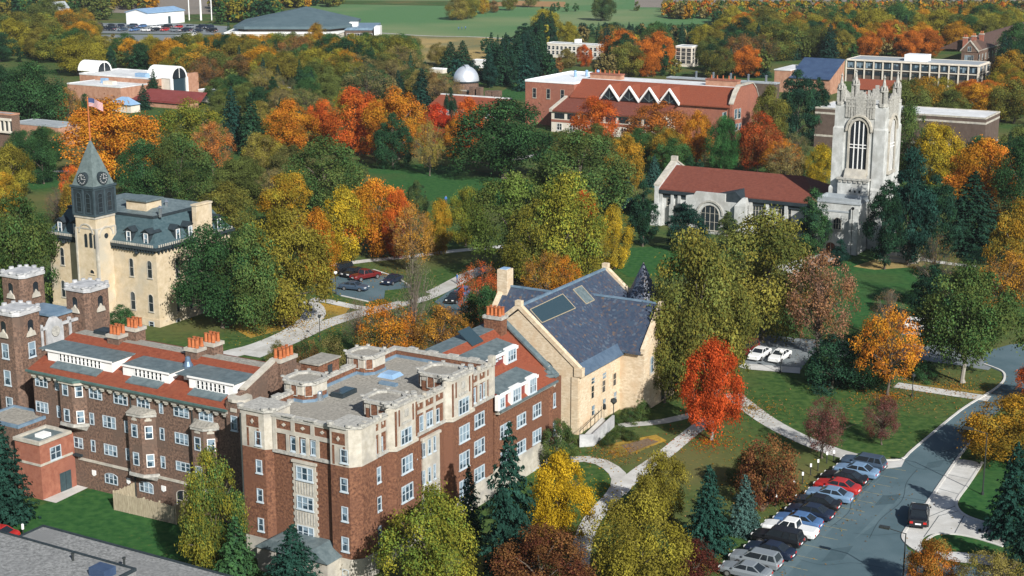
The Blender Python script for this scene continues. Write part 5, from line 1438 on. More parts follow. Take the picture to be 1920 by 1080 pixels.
m = MB(); m.box(x1 - 2.2, x1, yt_ - .8, yt_ + 1.0, 0, zs2 - .9); m.loft([[(x, y, zs2 - .9) for x, y in rect(x1 - 2.2, x1, yt_ - .8, yt_ + 1)], [(x, y, zs2 + .6) for x, y in rect(x1 - .9, x1 - .2, yt_ - .3, yt_ + .6)]]); m.build('buttress', STN, tr)
u0, q1 = b.front(*zN(610, 490), yt_); u1, q0 = b.front(*zN(790, 740), yt_)
window(tr, (u0 + u1) / 2, yt_, q0 - .5, u1 - u0, q1 - q0 + .5, 0, cols=4, arch=1, fm='limestone', gm='window_glass_dark', rail=2)
arch_m = MB(); n = 12; cx_, cz_, r_ = (u0 + u1) / 2, q1 - (u1 - u0) / 2, (u1 - u0) / 2 + .5
for i in range(n):
    a0, a1 = math.pi * i / n, math.pi * (i + 1) / n
    arch_m.loft([[(cx_ + rr * math.cos(a), y, cz_ + rr * math.sin(a)) for rr, a in ((r_, a0), (r_, a1), (r_ + .35, a1), (r_ + .35, a0))] for y in (yt_ - .2, yt_)])
arch_m.build('arch_moulding', 'carved_stone', tr)
# stone memorial with steps beside it
A0 = G(1690, 488)
o = thing('stone_memorial', 'white stone memorial on a stepped terrace right of the chapel pines', 'memorial', A0, R(-30))
m = MB(); m.box(-3.5, 3.0, -2, 2.4, 0, .5); m.box(-3.0, 2.6, -1.2, 2.2, .5, .95); m.build('terrace', 'limestone', o)
m = MB(); m.box(-3.2, -2.6, -1.6, 2, .5, 1.9); m.box(-2.6, .2, 1.6, 2.1, .95, 2.6); m.build('terrace_wall', 'limestone', o)
m = MB(); m.loft([[(x, y, .95) for x, y in rect(-.1, 1.1, .6, 1.8)], [(x, y, 2.6) for x, y in rect(.1, .9, .8, 1.6)], [(x, y, 4.7) for x, y in rect(.25, .75, .95, 1.45)]]); m.build('pillar', 'limestone', o)
# ================================================================ red-roofed hall with zigzag dormers
zL = zoom(980, 110, 1920 / 440)
b = Bld('zigzag_roof_hall', 'large brick hall with red tile roofs and four white zigzag dormers', 'hall', 1372, 264)
zr = b.fz(166, 0, 8); yR = 9.0
zr = b.fz(166, 0, yR); ze = b.fz(203, 0, 0); XL = b.fx(1100, yR, zr)
m = MB(); m.loft([[(x, y, z) for y, z in ((0, 0), (2 * yR, 0), (2 * yR, ze), (2 * yR - 2.5, zr - .6), (2.5 + yR * .4, zr - .4), (0, ze))] for x in (XL, -.8)]); m.build('wall', 'brick_red', b.e)
m = MB(); m.loft([[(x, y, z) for y, z in ((-.6, ze), (yR * .78, zr), (yR * .78, zr + .3), (-.6, ze + .3))] for x in (XL - .3, -.8)])
rf = m.build('roof', 'red_tile', b.e)
m = MB(); m.box(XL - .3, -.8, yR * .78, 2 * yR - 2, zr - .2, zr + .3); m.build('roof_deck', 'membrane_roof', rf)
m = MB(); prof = [(-.3, 0), (2 * yR + .3, 0), (2 * yR + .3, ze + 1), (2 * yR - 2, zr - .5), (2 * yR - 4.5, zr + 1), (4.5, zr + 1), (2.2, zr - .5), (-.3, ze + 1.0)]
m.loft([[(x, y, z) for y, z in prof] for x in (-.8, 0)]); gw = m.build('gable_wall', 'brick_red', b.e)
m = MB()
for (p, q) in zip(prof[2:], prof[3:]):
    m.loft([[(x, p[0], p[1] + .02), (x, q[0], q[1] + .02), (x, q[0], q[1] + .35), (x, p[0], p[1] + .35)] for x in (-1.1, .25)])
m.build('coping', 'limestone', gw)
for raw0, raw1 in (((1732, 415), (1755, 490)), ((1762, 410), (1782, 485)), ((1635, 440), (1665, 500)), ((1735, 535), (1758, 585)), ((1765, 530), (1785, 580))):
    wpx(b, 's', raw0, raw1, 0, zL, fm='limestone', rail=1)
# zigzag dormers on the upper slope
slp = (zr - ze) / (yR * .78 + .6)
sy = lambda y: ze + (y + .6) * slp + .3
yf = -.8
x0 = b.fx(1125, yf, ze + 2); x1 = b.fx(1274, yf, ze + 2); wz = (x1 - x0) / 4; zt = b.fz(161, x0 + wz / 2, yf); zb = ze + .15
for i in range(4):
    xa, xb, xm = x0 + i * wz, x0 + (i + 1) * wz, x0 + (i + .5) * wz
    ztop = zt
    yb = (ztop - ze - .3) / slp - .6
    g = MB(); g.loft([[(x, y, z) for x, z in ((xa + .25, zb), (xb - .25, zb), (xm, ztop - .3))] for y in (yf, yf + .3)]); d = g.build('zigzag_dormer', 'dark_glass', b.e)
    f = MB()
    for s, xe in ((-1, xa), (1, xb)):
        f.loft([[(x, y, z) for x, z in ((xe, zb - .25), (xm, ztop - .25), (xm, ztop + .3), (xe, zb + .4))] for y in (yf - .5, yf + .4)])
    f.build('barge_board', 'white_paint', d)
    r = MB()
    for s, xe in ((-1, xa), (1, xb)):
        r.loft([[(xe, yf + .4, zb + .4), (xm, yf + .4, ztop + .3), (xm, max(yb, yf + 1), ztop + .3), (xe, yf + .45, zb + .4)], [(xe, yf + .4, zb + .1), (xm, yf + .4, ztop), (xm, max(yb, yf + 1), ztop), (xe, yf + .45, zb + .1)]])
    r.build('dormer_roof', 'red_tile', d)
    t = MB()
    for u, v in ((-.5, .5), (.5, .5)): t.tube((xm, yf - .05, zb + .2), (xm + u * wz * .6, yf - .05, zb + 1.4), .08, .08, 4)
    t.tube((xm, yf - .05, zb), (xm, yf - .05, ztop - .6), .07, .07, 4); t.build('mullion', 'spire_slate', d)
# lower wing in front with its own roof
yw = -8.5
xl = b.fx(1034, yw, 6); xr = b.fx(1242, yw, 6); zw1 = b.fz(208, b.fx(1040, yw, 7), yw); zw2 = sy(-.6) - .6
m = MB(); m.box(xl, xr, yw, 0, 0, zw1); lw = m.build('lower_wing', 'pale_wall', b.e)
m = MB(); m.loft([[(x, y, z) for y, z in ((yw - .5, zw1 - .1), (0, zw2), (0, zw2 + .3), (yw - .5, zw1 + .25))] for x in (xl + .4, xr)]); m.build('lower_roof', 'dull_red_tile', lw)
m = MB(); m.loft([[(x, y, z) for y, z in ((yw - .7, zw1 - .2), (0, zw2 + .1), (0, zw2 + .7), (yw - .7, zw1 + .6))] for x in (xl - .4, xl + .5)]); m.build('coping', 'limestone', lw)
for px in range(1042, 1235, 24):
    x = b.fx(px, yw, zw1 - 1); window(lw, x + 1.2, yw, zw1 - 2.0, 3.0, 1.5, 0, cols=2, fm='dark_trim', gm='dark_glass', rail=0, sill=False)
    window(lw, x + 1.2, yw, zw1 - 5.2, 1.6, 1.9, 0, cols=2, fm='white_paint', gm='window_glass_dark', rail=1)
m = MB(); m.box(xl - .05, xr, yw - .06, yw, zw1 - 3.0, zw1 - 2.3); m.build('brick_band', 'brick_red', lw)
# white-roofed flat wing running back on the left
xa, ya = b.top(1106, 150, zr); xb, yb = b.top(962, 166, zr)
zf = zr - .9
xq = b.fx(1010, 0, zf)
m = MB(); m.box(XL - 16, XL - .3, 2, 30, 0, zf); fw = m.build('rear_wing', 'brick_red', b.e)
m = MB(); m.box(XL - 15.8, XL - .3, 2.2, 30, zf, zf + .12); parapet(m, XL - 16.1, XL - .2, 1.9, 30.1, zf, zf + .55, .35); m.build('roof', 'white_metal', fw)
for k in range(3):
    m = MB(); x, y = XL - 4 - k * 2.5, 24 - k * 2.4; m.lathe(x, y, [(.4, zf + .1), (.4, zf + 1.6), (.55, zf + 1.7), (.2, zf + 2.0)], 10); m.build('roof_ventilator', 'blue_metal', fw)
for k in range(3): window(fw, XL - 13 + k * 4.5, 2, zf - 4.5, 1.2, 2.8, 0, cols=1, fm='limestone', gm='dark_glass')
def pots(px, pyt, pyb, npx, n, y):
    x0, x1 = b.fx(npx[0], y, zr), b.fx(npx[1], y, zr); zt_ = b.fz(pyt, (x0 + x1) / 2, y)
    chimney(b.e, (x0 + x1) / 2, y, zr - 1.5, zt_ + .7, x1 - x0, 2.4, n, 'brick_pink', 'brick_red', 'x', False)
pots(1140, 142, 150, (1110, 1167), 6, yR * 1.1); pots(1355, 153, 163, (1326, 1385), 5, yR * 1.1)

# ================================================================ plain campus buildings farther off
def simple(name, label, cat, cx, cy, lx, rx, ty, wall, roof, nrow=0, nc=(6, 3), par=.5, band=None, fm='white_paint', gm='window_glass_dark', wh=(1.2, 1.4), rot=-30, edge='limestone', first=1.2, cols=1):
    b = Bld(name, label, cat, cx, cy, rot)
    h = b.fz(ty, 0, 0); xl = b.fx(lx, 0, h); yr = b.fy(rx, 0, h)
    b.h, b.xl, b.yr = h, xl, yr
    m = MB(); m.box(xl, 0, 0, yr, 0, h - .35); m.build('wall', wall, b.e)
    m = MB(); m.box(xl + .3, -.3, .3, yr - .3, h - .35, h - .15); m.build('roof', roof, b.e)
    m = MB(); parapet(m, xl - .08, .08, -.08, yr + .08, h - .38, h, .38); m.build('coping', edge, b.e)
    if band:
        for z in band:
            z *= h; m = MB(); m.box(xl - .05, .06, -.06, 0, z - .25, z + .25); m.box(0, .06, 0, yr, z - .25, z + .25); m.build('stone_band', 'limestone', b.e)
    for r in range(nrow):
        z = first + r * (h - .8 - first) / nrow
        for i in range(nc[0]): window(b.e, xl + (i + .5) * (-xl) / nc[0], 0, z, *wh, 0, cols=cols, fm=fm, gm=gm)
        for i in range(nc[1]): window(b.e, 0, (i + .5) * yr / nc[1], z, *wh, math.pi / 2, cols=cols, fm=fm, gm=gm)
    return b

b = simple('windowless_hall', 'dark brown windowless brick hall with cream bands behind the chapel tower', 'hall', 1843, 300, 1529, 1875, 221, 'brick_dark', 'membrane_roof', band=(.86, .30))
m = MB(); m.box(b.xl * .6, b.xl * .55, 4, 6, b.h - .2, b.h + .5); m.build('roof_unit', 'white_metal', b.e)
# science block with white concrete frame
b = simple('framed_block', 'long three-storey block with white concrete frame and glass bands', 'college block', 1832, 166, 1588, 1855, 122, 'brick_dark', 'grey_roof', par=.3, edge='pale_wall')
h, xl, yr = b.h, b.xl, b.yr
n = 14
for lev, (z0, z1) in enumerate(((h * .62, h * .90), (h * .32, h * .50))):
    for i in range(n):
        x = xl + (i + .5) * (-xl) / n
        window(b.e, x, 0, z0, -xl / n - .7, z1 - z0, 0, cols=3, fm='dark_trim', gm='window_glass_dark' if lev else 'window_glass', rail=0, sill=False)
    for i in range(3):
        window(b.e, 0, (i + .5) * yr / 3, z0, yr / 3 - .8, z1 - z0, math.pi / 2, cols=2, fm='dark_trim', gm='window_glass', rail=0, sill=False)
m = MB()
for i in range(n + 1):
    x = xl + i * (-xl) / n; m.box(x - .22, x + .22, -.5, -.12, 0, h - .4)
for i in range(4): m.box(.12, .5, i * yr / 3 - .22, i * yr / 3 + .22, 0, h - .4)
m.box(xl, .3, -.4, -.1, h * .56, h * .6); m.box(.1, .4, 0, yr, h * .56, h * .6); m.box(xl - .3, .6, -.6, -.1, h * .93, h - .39); m.box(.1, .6, -.1, yr, h * .93, h - .39)
m.build('concrete_frame', 'pale_wall', b.e)
xa = b.fx(1697, 5, h); xb = b.fx(1738, 5, h)
m = MB(); m.box(xa, xb, 4, 10, h - .2, b.fz(102, xa, 4)); m.build('penthouse', 'white_metal', b.e)
# brick range under it with red roof
b = simple('red_gabled_house', 'small red-roofed brick range between the chapel tower and the framed block', 'house', 1724, 198, 1600, 1740, 172, 'brick_red', 'dull_red_tile', nrow=1, nc=(9, 2), wh=(1.3, 1.5), edge='brick_red', first=2.2)
h, xl, yr = b.h, b.xl, b.yr
m = MB(); m.loft([[(x, y, z) for y, z in ((-.5, h - .3), (yr + .5, h - .3), (yr / 2, h + 2.6))] for x in (xl, -.0)]); m.build('pitched_roof', 'red_tile', b.e)
b = simple('red_gabled_house', 'tiny red pitched roof showing among trees under the framed block', 'house', 1820, 190, 1806, 1826, 170, 'brick_red', 'dull_red_tile', edge='brick_red')
h, xl, yr = b.h, b.xl, b.yr
m = MB(); m.loft([[(x, y, z) for x, z in ((xl - .4, h - .3), (.4, h - .3), (xl / 2, h + 3.2))] for y in (-.3, yr)]); m.build('pitched_roof', 'maroon_roof', b.e)
# collegiate gothic house at the far right
b = simple('gabled_brick_hall', 'brown brick gabled hall with stone-framed windows at the far right edge', 'hall', 1830, 138, 1803, 1990, 96, 'brick_brown', 'brown_tile', edge='limestone')
h, xl, yr = b.h, b.xl, b.yr
m = MB(); zt = b.fz(78, xl / 2, 0); m.loft([[(x, y, z) for x, z in ((xl - .3, h - .4), (.3, h - .4), (xl / 2, zt))] for y in (-.2, 8)]); m.build('gable', 'brick_brown', b.e)
m = MB()
for s, xe in ((0, xl - .5), (1, .5)): m.loft([[(x, y, z) for x, z in ((xe, h - .4), (xl / 2, zt + .1), (xl / 2, zt + .6), (xe, h + .1))] for y in (-.4, .4)])
m.build('coping', 'limestone', b.e)
m = MB(); m.loft([[(x, y, z) for x, z in ((.2, h - .2), (-8, h + 3.2), (-9, h + 3.2), (-16, h - .2))] for y in (6, yr)]); m.build('pitched_roof', 'brown_tile', b.e)
window(b.e, xl / 2, -.1, h * .55, 3.4, 2.2, 0, cols=5, fm='limestone'); window(b.e, xl / 2, -.2, h - .2, 1.4, 1.8, 0, cols=2, fm='limestone')
for y in (3, 8, 13, 18, 24, 30): window(b.e, 0, y, h * .55, 1.6, 2.2, math.pi / 2, cols=2, fm='limestone')
for x, y in ((-6, 5), (-5, 14), (-5, 26)): chimney(b.e, x, y, h, h + 4.6, 1.6, 1.3, 2, 'brick_red', 'limestone')
# hall with dark blue sloping roof
b = Bld('blue_roofed_hall', 'brick hall with pale flat roof and one dark blue sloping roof', 'hall', 1556, 178)
zt = b.fz(113, -2, 12); ze = b.fz(146, -8, 0); xl = b.fx(1452, 0, ze)
m = MB(); m.box(xl, -14, 0, 18, 0, ze + 2); m.build('wall', 'brick_pink', b.e)
m = MB(); m.box(xl - .2, -14, -.2, 18.2, ze + 2, ze + 2.3); m.build('roof', 'membrane_roof', b.e)
m = MB(); m.loft([[(x, y, z) for y, z in ((0, 0), (14, 0), (14, zt - .2), (0, ze - .2))] for x in (-14, 0)]); lh = m.build('lecture_wing', 'brick_pink', b.e)
m = MB(); m.loft([[(x, y, z) for y, z in ((-.5, ze - .3), (14, zt), (14, zt + .3), (-.5, ze))] for x in (-14.3, .0)]); m.build('sloping_roof', 'navy_roof', lh)
# flat hall behind the zigzag roof
b = simple('flat_roofed_hall', 'long low brown hall with flat roof and grey vents behind the zigzag hall', 'hall', 1452, 226, 1250, 1462, 156, 'brick_dark', 'grey_roof', edge='grey_roof')
for k in range(5):
    m = MB(); x = b.xl * (.12 + .16 * k); m.lathe(x, 3, [(.35, b.h - .2), (.35, b.h + 1.5), (.5, b.h + 1.6), (.1, b.h + 1.9)], 8); m.build('roof_vent', 'silver_metal', b.e)
# pale dormitory blocks
b = simple('white_dormitory', 'long pale two-storey dormitory with flat roof above the dark conifers', 'dormitory', 1120, 112, 1026, 1132, 84, 'pale_wall', 'grey_roof', nrow=2, nc=(12, 2), edge='white_paint', wh=(1.3, 1.6))
m = MB(); m.box(b.xl * .5, b.xl * .42, 2, 5, b.h, b.h + 1.6); m.build('penthouse', 'white_paint', b.e)
simple('white_apartment_block', 'small pale apartment block with dark balcony openings among far trees', 'apartments', 1296, 126, 1267, 1310, 87, 'pale_wall', 'grey_roof', nrow=4, nc=(3, 2), edge='white_paint', gm='dark_glass', fm='pale_wall', wh=(1.9, 1.5))
# low modern building beyond the observatory
b = simple('flat_roofed_house', 'low white-fronted flat-roofed building among conifers right of the dome', 'building', 1010, 138, 914, 1016, 113, 'brick_dark', 'membrane_roof', nrow=1, nc=(7, 2), wh=(2.0, 2.0), edge='white_metal', gm='dark_glass')
b = simple('white_shed', 'small white shed between the dark conifer and the observatory dome', 'shed', 912, 128, 886, 920, 113, 'white_paint', 'membrane_roof', edge='white_metal')
simple('white_shed', 'low pale shed with flat roof left of the observatory conifers', 'shed', 830, 138, 806, 838, 129, 'pale_wall', 'membrane_roof', edge='white_metal')
# observatory
b = simple('observatory', 'brick observatory with a bright silver dome', 'observatory', 890, 200, 846, 905, 170, 'brick_brown', 'lead_roof', nrow=1, nc=(3, 2), wh=(1.1, 2.2), edge='limestone')
yc = 5; xc = b.fx(874, yc, b.h); zc = b.fz(151, xc, yc); rr = 24.5 / scale_at(b.W(xc, yc, zc))
m = MB(); m.lathe(xc, yc, [(rr * .96, 0), (rr * .96, zc)], 20); dr = m.build('drum', 'brick_brown', b.e)
m = MB(); m.lathe(xc, yc, [(rr, zc)] + [(rr * math.cos(R(a)), zc + rr * 1.12 * math.sin(R(a))) for a in range(5, 90, 7)] + [(.02, zc + rr * 1.12)], 32)
dm = m.build('dome', 'dome_metal', dr, smooth=True)
m = MB()
for a in range(20, 118, 7):
    p = lambda a_, u: (xc + (rr + .12) * math.cos(R(a_)) * -.75 + u * .55, yc - .66 * (rr + .12) * math.cos(R(a_)) * -1 + u * .65, zc + (rr + .12) * 1.12 * math.sin(R(a_)))
    m.loft([[p(a, -.8), p(a, .8), p(a + 7, .8), p(a + 7, -.8)], [(x, y, z + .2) for x, y, z in (p(a, -.8), p(a, .8), p(a + 7, .8), p(a + 7, -.8))]])
m.build('shutter', 'dome_metal', dm)
m = MB(); m.lathe(xc, yc, [(rr + .15, zc - .4), (rr + .15, zc)], 24); m.build('dome_rail', 'dark_trim', dr)
for px in (855, 886, 899):
    x = b.fx(px, -.5, b.h); m = MB(); m.box(x - .8, x + .8, -1.2, .6, 0, b.h + 1.2); m.build('brick_pier', 'brick_brown', b.e)
# small silver instrument dome
A0 = G(756, 158); o = thing('instrument_dome', 'small silver dome on a post among trees left of the observatory', 'dome', A0)
s_ = scale_at(A0); m = MB(); r_ = 11 / s_; m.lathe(0, 0, [(r_ * .5, 0), (r_ * .5, 2.0)], 12); m.build('base', 'brick_dark', o)
m = MB(); m.lathe(0, 0, [(r_, 2.0)] + [(r_ * math.cos(R(a)), 2.0 + r_ * 1.2 * math.sin(R(a))) for a in range(10, 90, 10)] + [(.02, 2.0 + r_ * 1.2)], 16); m.build('dome', 'dome_metal', o, smooth=True)
# long red roof in front of the observatory
b = Bld('red_roofed_range', 'long low range with red tile roof in front of the observatory', 'range', 940, 228)
ze = b.fz(206, 0, 0); xl = b.fx(806, 0, ze); zt = b.fz(186, 0, 6)
m = MB(); m.box(xl, 0, 0, 11, 0, ze); m.build('wall', 'brick_red', b.e)
m = MB(); m.loft([[(x, y, z) for y, z in ((-.5, ze - .1), (6, zt), (6.6, zt), (11.5, ze - .1))] for x in (xl, -.3)]); m.build('roof', 'red_tile', b.e)
m = MB(); m.box(xl, -.3, 5.9, 6.8, zt - .2, zt + .25); m.build('ridge_cap', 'membrane_roof', b.e)
for px in (918, 932):
    x = b.fx(px, 8, zt); m = MB(); m.box(x - 1.1, x + 1.1, 7, 9, zt - 4, b.fz(170, x, 8)); c = m.build('chimney', 'brick_brown', b.e)
for i in range(8): window(b.e, xl * (.08 + .11 * i), 0, ze - 2.6, 1.2, 1.8, 0, cols=2, fm='white_paint')
# brick centre with white barrel vaults
zB_ = zoom(100, 100, 6)
b = simple('vaulted_brick_centre', 'tan brick centre with two white barrel-vaulted skylights on flat roofs', 'hall', 228, 196, 126, 360, 163, 'brick_pink', 'membrane_roof', edge='membrane_roof')
h = b.h
z2 = b.fz(142, b.xl * .7, 14)
xa, ya = b.fx(149, 12, z2), 12
m = MB(); m.box(xa, 2, ya, 30, 0, z2); up = m.build('upper_storey', 'brick_pink', b.e)
m = MB(); m.box(xa + .2, 1.8, ya + .2, 29.8, z2, z2 + .1); parapet(m, xa - .1, 2.1, ya - .1, 30.1, z2 - .1, z2 + .4, .35); m.build('roof', 'membrane_roof', up)
def vault(px0, px1, pyt, pyb, y0, ln, base, legs=0):
    x0, x1 = b.fx(px0, y0, base), b.fx(px1, y0, base); r = (x1 - x0) / 2; xm = (x0 + x1) / 2
    return xm, r
def barrel(par, xm, ym, r, z, x0, x1):
    """half-cylinder whose axis runs along x"""
    n = 12
    arc = [(ym + r * math.cos(math.pi * i / n), z + r * math.sin(math.pi * i / n)) for i in range(n + 1)]
    m = MB(); m.loft([[(x, y, zz) for y, zz in arc] for x in (x0, x1)]); v = m.build('barrel_vault', 'white_paint', par)
    m = MB(); inn = [(ym + (y - ym) * .84, z + (zz - z) * .84) for y, zz in arc]; m.loft([[(x, y, zz) for y, zz in inn] for x in (x1 - .2, x1 + .05)]); g = m.build('end_glazing', 'dark_glass', v)
    m = MB()
    for a in (90,): m.tube((x1 + .08, ym, z), (x1 + .08, ym + r * .84 * math.cos(R(a)), z + r * .84 * math.sin(R(a))), .12, .12, 4)
    m.build('glazing_bar', 'white_paint', g)
    return v
s_ = scale_at(b.W(xa, ya, z2)); 
x0 = b.fx(160, 22, z2); x1 = b.fx(196, 22, z2)
barrel(up, 0, 22, 3.4, z2 + .2, x0, x1)
y0 = 20; x0 = b.fx(280, y0, z2); x1 = b.fx(336, y0, z2)
zq = b.fz(146, x1, y0)
m = MB(); m.box(2, x1 - .5, y0 - 3.6, y0 + 3.6, 0, zq); ex = m.build('atrium', 'pale_wall', b.e)
barrel(ex, 0, y0, 3.8, zq, 2 - 6, x1)
m = MB(); m.box(x1 - .5, x1 + .3, y0 - 3.9, y0 - 3.2, 0, zq); m.box(x1 - .5, x1 + .3, y0 + 3.2, y0 + 3.9, 0, zq); m.build('arch_leg', 'white_paint', ex)
m = MB(); m.box(x1 - .5, x1 - .3, y0 - 3.2, y0 + 3.2, 0, zq); m.build('atrium_glazing', 'sky_light_glass', ex)
m = MB(); m.box(x1 - 1, x1 + .2, y0 + 4, y0 + 9, 0, zq + 1.0); m.build('brick_pier', 'brick_pink', ex)
m = MB(); x, y = b.top(196, 150, h + .8); m.box(x - 1, x + 1, y - .8, y + .8, h - .2, h + 1.4); m.build('air_handler', 'blue_metal', b.e)
m = MB(); x, y = b.top(206, 157, h); m.box(x - 2, x + 2, y - 1, y + 1, h - .2, h + .9); m.build('roof_unit', 'pale_wall', b.e)
m = MB(); x, y = b.top(268, 143, z2 + .5); m.box(x - 2.5, x + 2.0, y - 1.0, y + 1.0, z2, z2 + 1.5); m.build('air_handler', 'blue_metal', b.e)
# neighbours of the vaulted centre
b = simple('maroon_roofed_building', 'low building with dark red metal roof in front of the brick centre', 'building', 352, 206, 244, 372, 193, 'brick_pink', 'maroon_roof', edge='maroon_roof')
h = b.h; m = MB(); m.loft([[(x, y, z) for y, z in ((-.5, h - .5), (9, h + 2.2), (9.4, h + 2.2), (b.yr + 1, h - .5))] for x in (b.xl, 0)]); m.build('pitched_roof', 'maroon_roof', b.e)
b = simple('blue_roofed_pavilion', 'small pavilion with pale blue pitched metal roof left of the maroon roof', 'pavilion', 246, 212, 204, 262, 196, 'pale_wall', 'blue_metal', edge='blue_metal')
h = b.h; m = MB(); m.loft([[(b.xl - .5, -.5, h - .2), (.5, -.5, h - .2), (.5, b.yr, h - .2), (b.xl - .5, b.yr, h - .2)], [(b.xl * .6, b.yr * .45, h + 1.9), (b.xl * .3, b.yr * .45, h + 1.9), (b.xl * .3, b.yr * .55, h + 1.9), (b.xl * .6, b.yr * .55, h + 1.9)]]); m.build('hipped_roof', 'blue_metal', b.e)
simple('grey_roofed_house', 'low grey flat roof half hidden by the dark spruces right of the maroon roof', 'house', 440, 196, 372, 452, 172, 'pale_wall', 'membrane_roof', nrow=1, nc=(5, 1), edge='white_metal')
simple('grey_roofed_house', 'low grey roof farther right showing between evergreen tops', 'house', 545, 190, 492, 556, 166, 'pale_wall', 'membrane_roof', nrow=1, nc=(4, 1), edge='white_metal')
# left edge buildings
b = simple('arcaded_hall', 'brick hall with pale colonnade cut by the left edge', 'hall', 26, 286, -60, 36, 214, 'brick_brown', 'grey_roof', edge='brick_pink')
m = MB()
for i in range(8): x = -.6 - i * 1.6; m.box(x - .22, x + .22, -.5, -.05, b.h * .55, b.h * .82)
m.box(b.xl, .05, -.55, 0, b.h * .82, b.h * .88); m.box(b.xl, .05, -.55, 0, b.h * .5, b.h * .55); m.build('colonnade', 'pale_wall', b.e)
m = MB(); m.box(b.xl, 0, -.12, -.01, b.h * .55, b.h * .82); m.build('glazing', 'dark_glass', b.e)
simple('flat_roofed_hall', 'flat grey-roofed brick hall right of the colonnaded left-edge hall', 'hall', 112, 274, 20, 152, 237, 'brick_pink', 'grey_roof', edge='grey_roof')
# far shed with blue roof
b = Bld('metal_shed', 'long white metal shed with pale blue roof beyond the car park', 'shed', 277, 48)
ze = b.fz(25, 0, 0); yr = b.fy(345, 0, ze); xl = b.fx(236, 0, ze); zt = b.fz(18, xl / 2, 0)
m = MB(); m.loft([[(x, y, z) for x, z in ((xl, 0), (0, 0), (0, ze), (xl / 2, zt), (xl, ze))] for y in (0, yr)]); m.build('wall', 'white_metal', b.e)
m = MB()
for xe in (.6, xl - .6): m.loft([[(x, y, z) for x, z in ((xe, ze - .1), (xl / 2, zt + .05), (xl / 2, zt + .4), (xe, ze + .25))] for y in (-.4, yr + .4)])
m.build('roof', 'blue_metal', b.e)
m = MB(); m.box(.0, .1, yr * .55, yr * .62, 0, 4); m.build('door', 'steel_door', b.e)
A0 = G(100, 44); o = thing('white_farmhouse', 'narrow white gabled house between dark trees at the far left', 'house', A0, R(-30)); m = MB(); m.loft([[(x, y, z) for x, z in ((-3, 0), (3, 0), (3, 8), (0, 11), (-3, 8))] for y in (0, 9)]); m.build('wall', 'white_paint', o)
m = MB()
for xe in (3.4, -3.4): m.loft([[(x, y, z) for x, z in ((xe, 7.7), (0, 11.1), (0, 11.4), (xe, 8.0))] for y in (-.3, 9.3)])
m.build('roof', 'grey_roof', o); window(o, 0, 0, 4, 1.2, 1.8, 0)
# arena: big low pyramid roof over pale walls
A0 = G(540, 96)
o = thing('sports_arena', 'big arena with a low dark grey-green polygonal roof and pale walls', 'arena', A0, R(0))
sc = scale_at(A0); L_ = lambda px: (px - 540) / sc
zz = lambda py: solve_py(A0, Vector((0, 0, 1)), py)
hw_ = zz(56); he = zz(48); 
dep = 52.0
pts = [(L_(448), -4), (L_(470), -8), (L_(622), -8), (L_(652), 2), (L_(650) * 1.05, dep * .75), (L_(600), dep), (L_(480), dep), (L_(440), dep * .7)]
m = MB(); m.prism([(x * .97, y * .97 + .6) for x, y in pts], 0, he + .3); m.build('drum_wall', 'brick_dark', o)
cx, cy = L_(563), dep * .48
za = zz(12) * .93
P_ap = A0 + Vector((cx, cy, 0)); za = solve_py(P_ap, Vector((0, 0, 1)), 12)
m = MB(); n = len(pts)
vs = [(x * 1.05, y * 1.05 - .6, he + .2) for x, y in pts] + [(cx, cy, za)] + [(x * 1.05, y * 1.05 - .6, he - .9) for x, y in pts]
m.add(vs, [[i, (i + 1) % n, n] for i in range(n)] + [[i, (i + 1) % n, n + 1 + (i + 1) % n, n + 1 + i] for i in range(n)] + [[n + 1 + i for i in range(n)]]); m.build('roof', 'stadium_roof', o)
m = MB(); m.prism([(L_(432), -12), (L_(640), -12), (L_(646), -1), (L_(646), dep * .6), (L_(432), dep * .6)], 0, hw_ - .8); wl = m.build('outer_wall', 'pale_wall', o)
m = MB(); m.prism([(L_(431), -12.3), (L_(641), -12.3), (L_(647), -1), (L_(647), dep * .6), (L_(431), dep * .6)], hw_ - .8, hw_ - .2); m.build('coping', 'white_paint', wl)
for i in range(11): window(wl, L_(510 + i * 11), -12, hw_ * .34, 2.2, 2.4, 0, cols=2, fm='dark_trim', gm='dark_glass', rail=0, sill=False)
m = MB(); m.box(L_(648), L_(702), 0, 30, 0, hw_ * .98); an = m.build('annex', 'brick_dark', o)
m = MB(); m.box(L_(647), L_(704), -.3, 30, hw_ * .98, hw_ * 1.1); m.build('annex_roof', 'blue_flashing', an)
m = MB(); m.box(L_(703), L_(714), -2, 8, 0, hw_ * 1.15); m.build('stair_tower', 'white_paint', an)
for z in (.25, .6): window(an, L_(675), 0, hw_ * z, 11, 2.2, 0, cols=10, fm='white_paint', gm='dark_glass', rail=0, sill=False)
m = MB(); m.box(L_(652), L_(668), 8, 14, hw_ * 1.1, hw_ * 1.1 + 1.6); m.build('roof_unit', 'white_paint', an)
# tall masts by the car park
for px, top, name, mat, lab in ((355, -40, 'light_mast', 'lamp_white', 'tall slim white mast nearest the metal shed'), (377, -60, 'light_mast', 'lamp_white', 'thickest white mast in the middle of the three by the car park'), (397, -30, 'light_mast', 'lamp_white', 'slim white mast nearest the arena')):
    A0 = G(px, 38); o = thing(name, lab, 'mast', A0, 0, 'masts by the far car park'); hgt = 40
    m = MB(); m.lathe(0, 0, [(.55 if px == 377 else .3, 0), (.35 if px == 377 else .2, hgt)], 8); m.build('pole', mat, o)
    m = MB(); m.box(-1.5, 1.5, -.3, .3, hgt, hgt + 1.2); m.build('lamp_head', 'pole_dark', o)
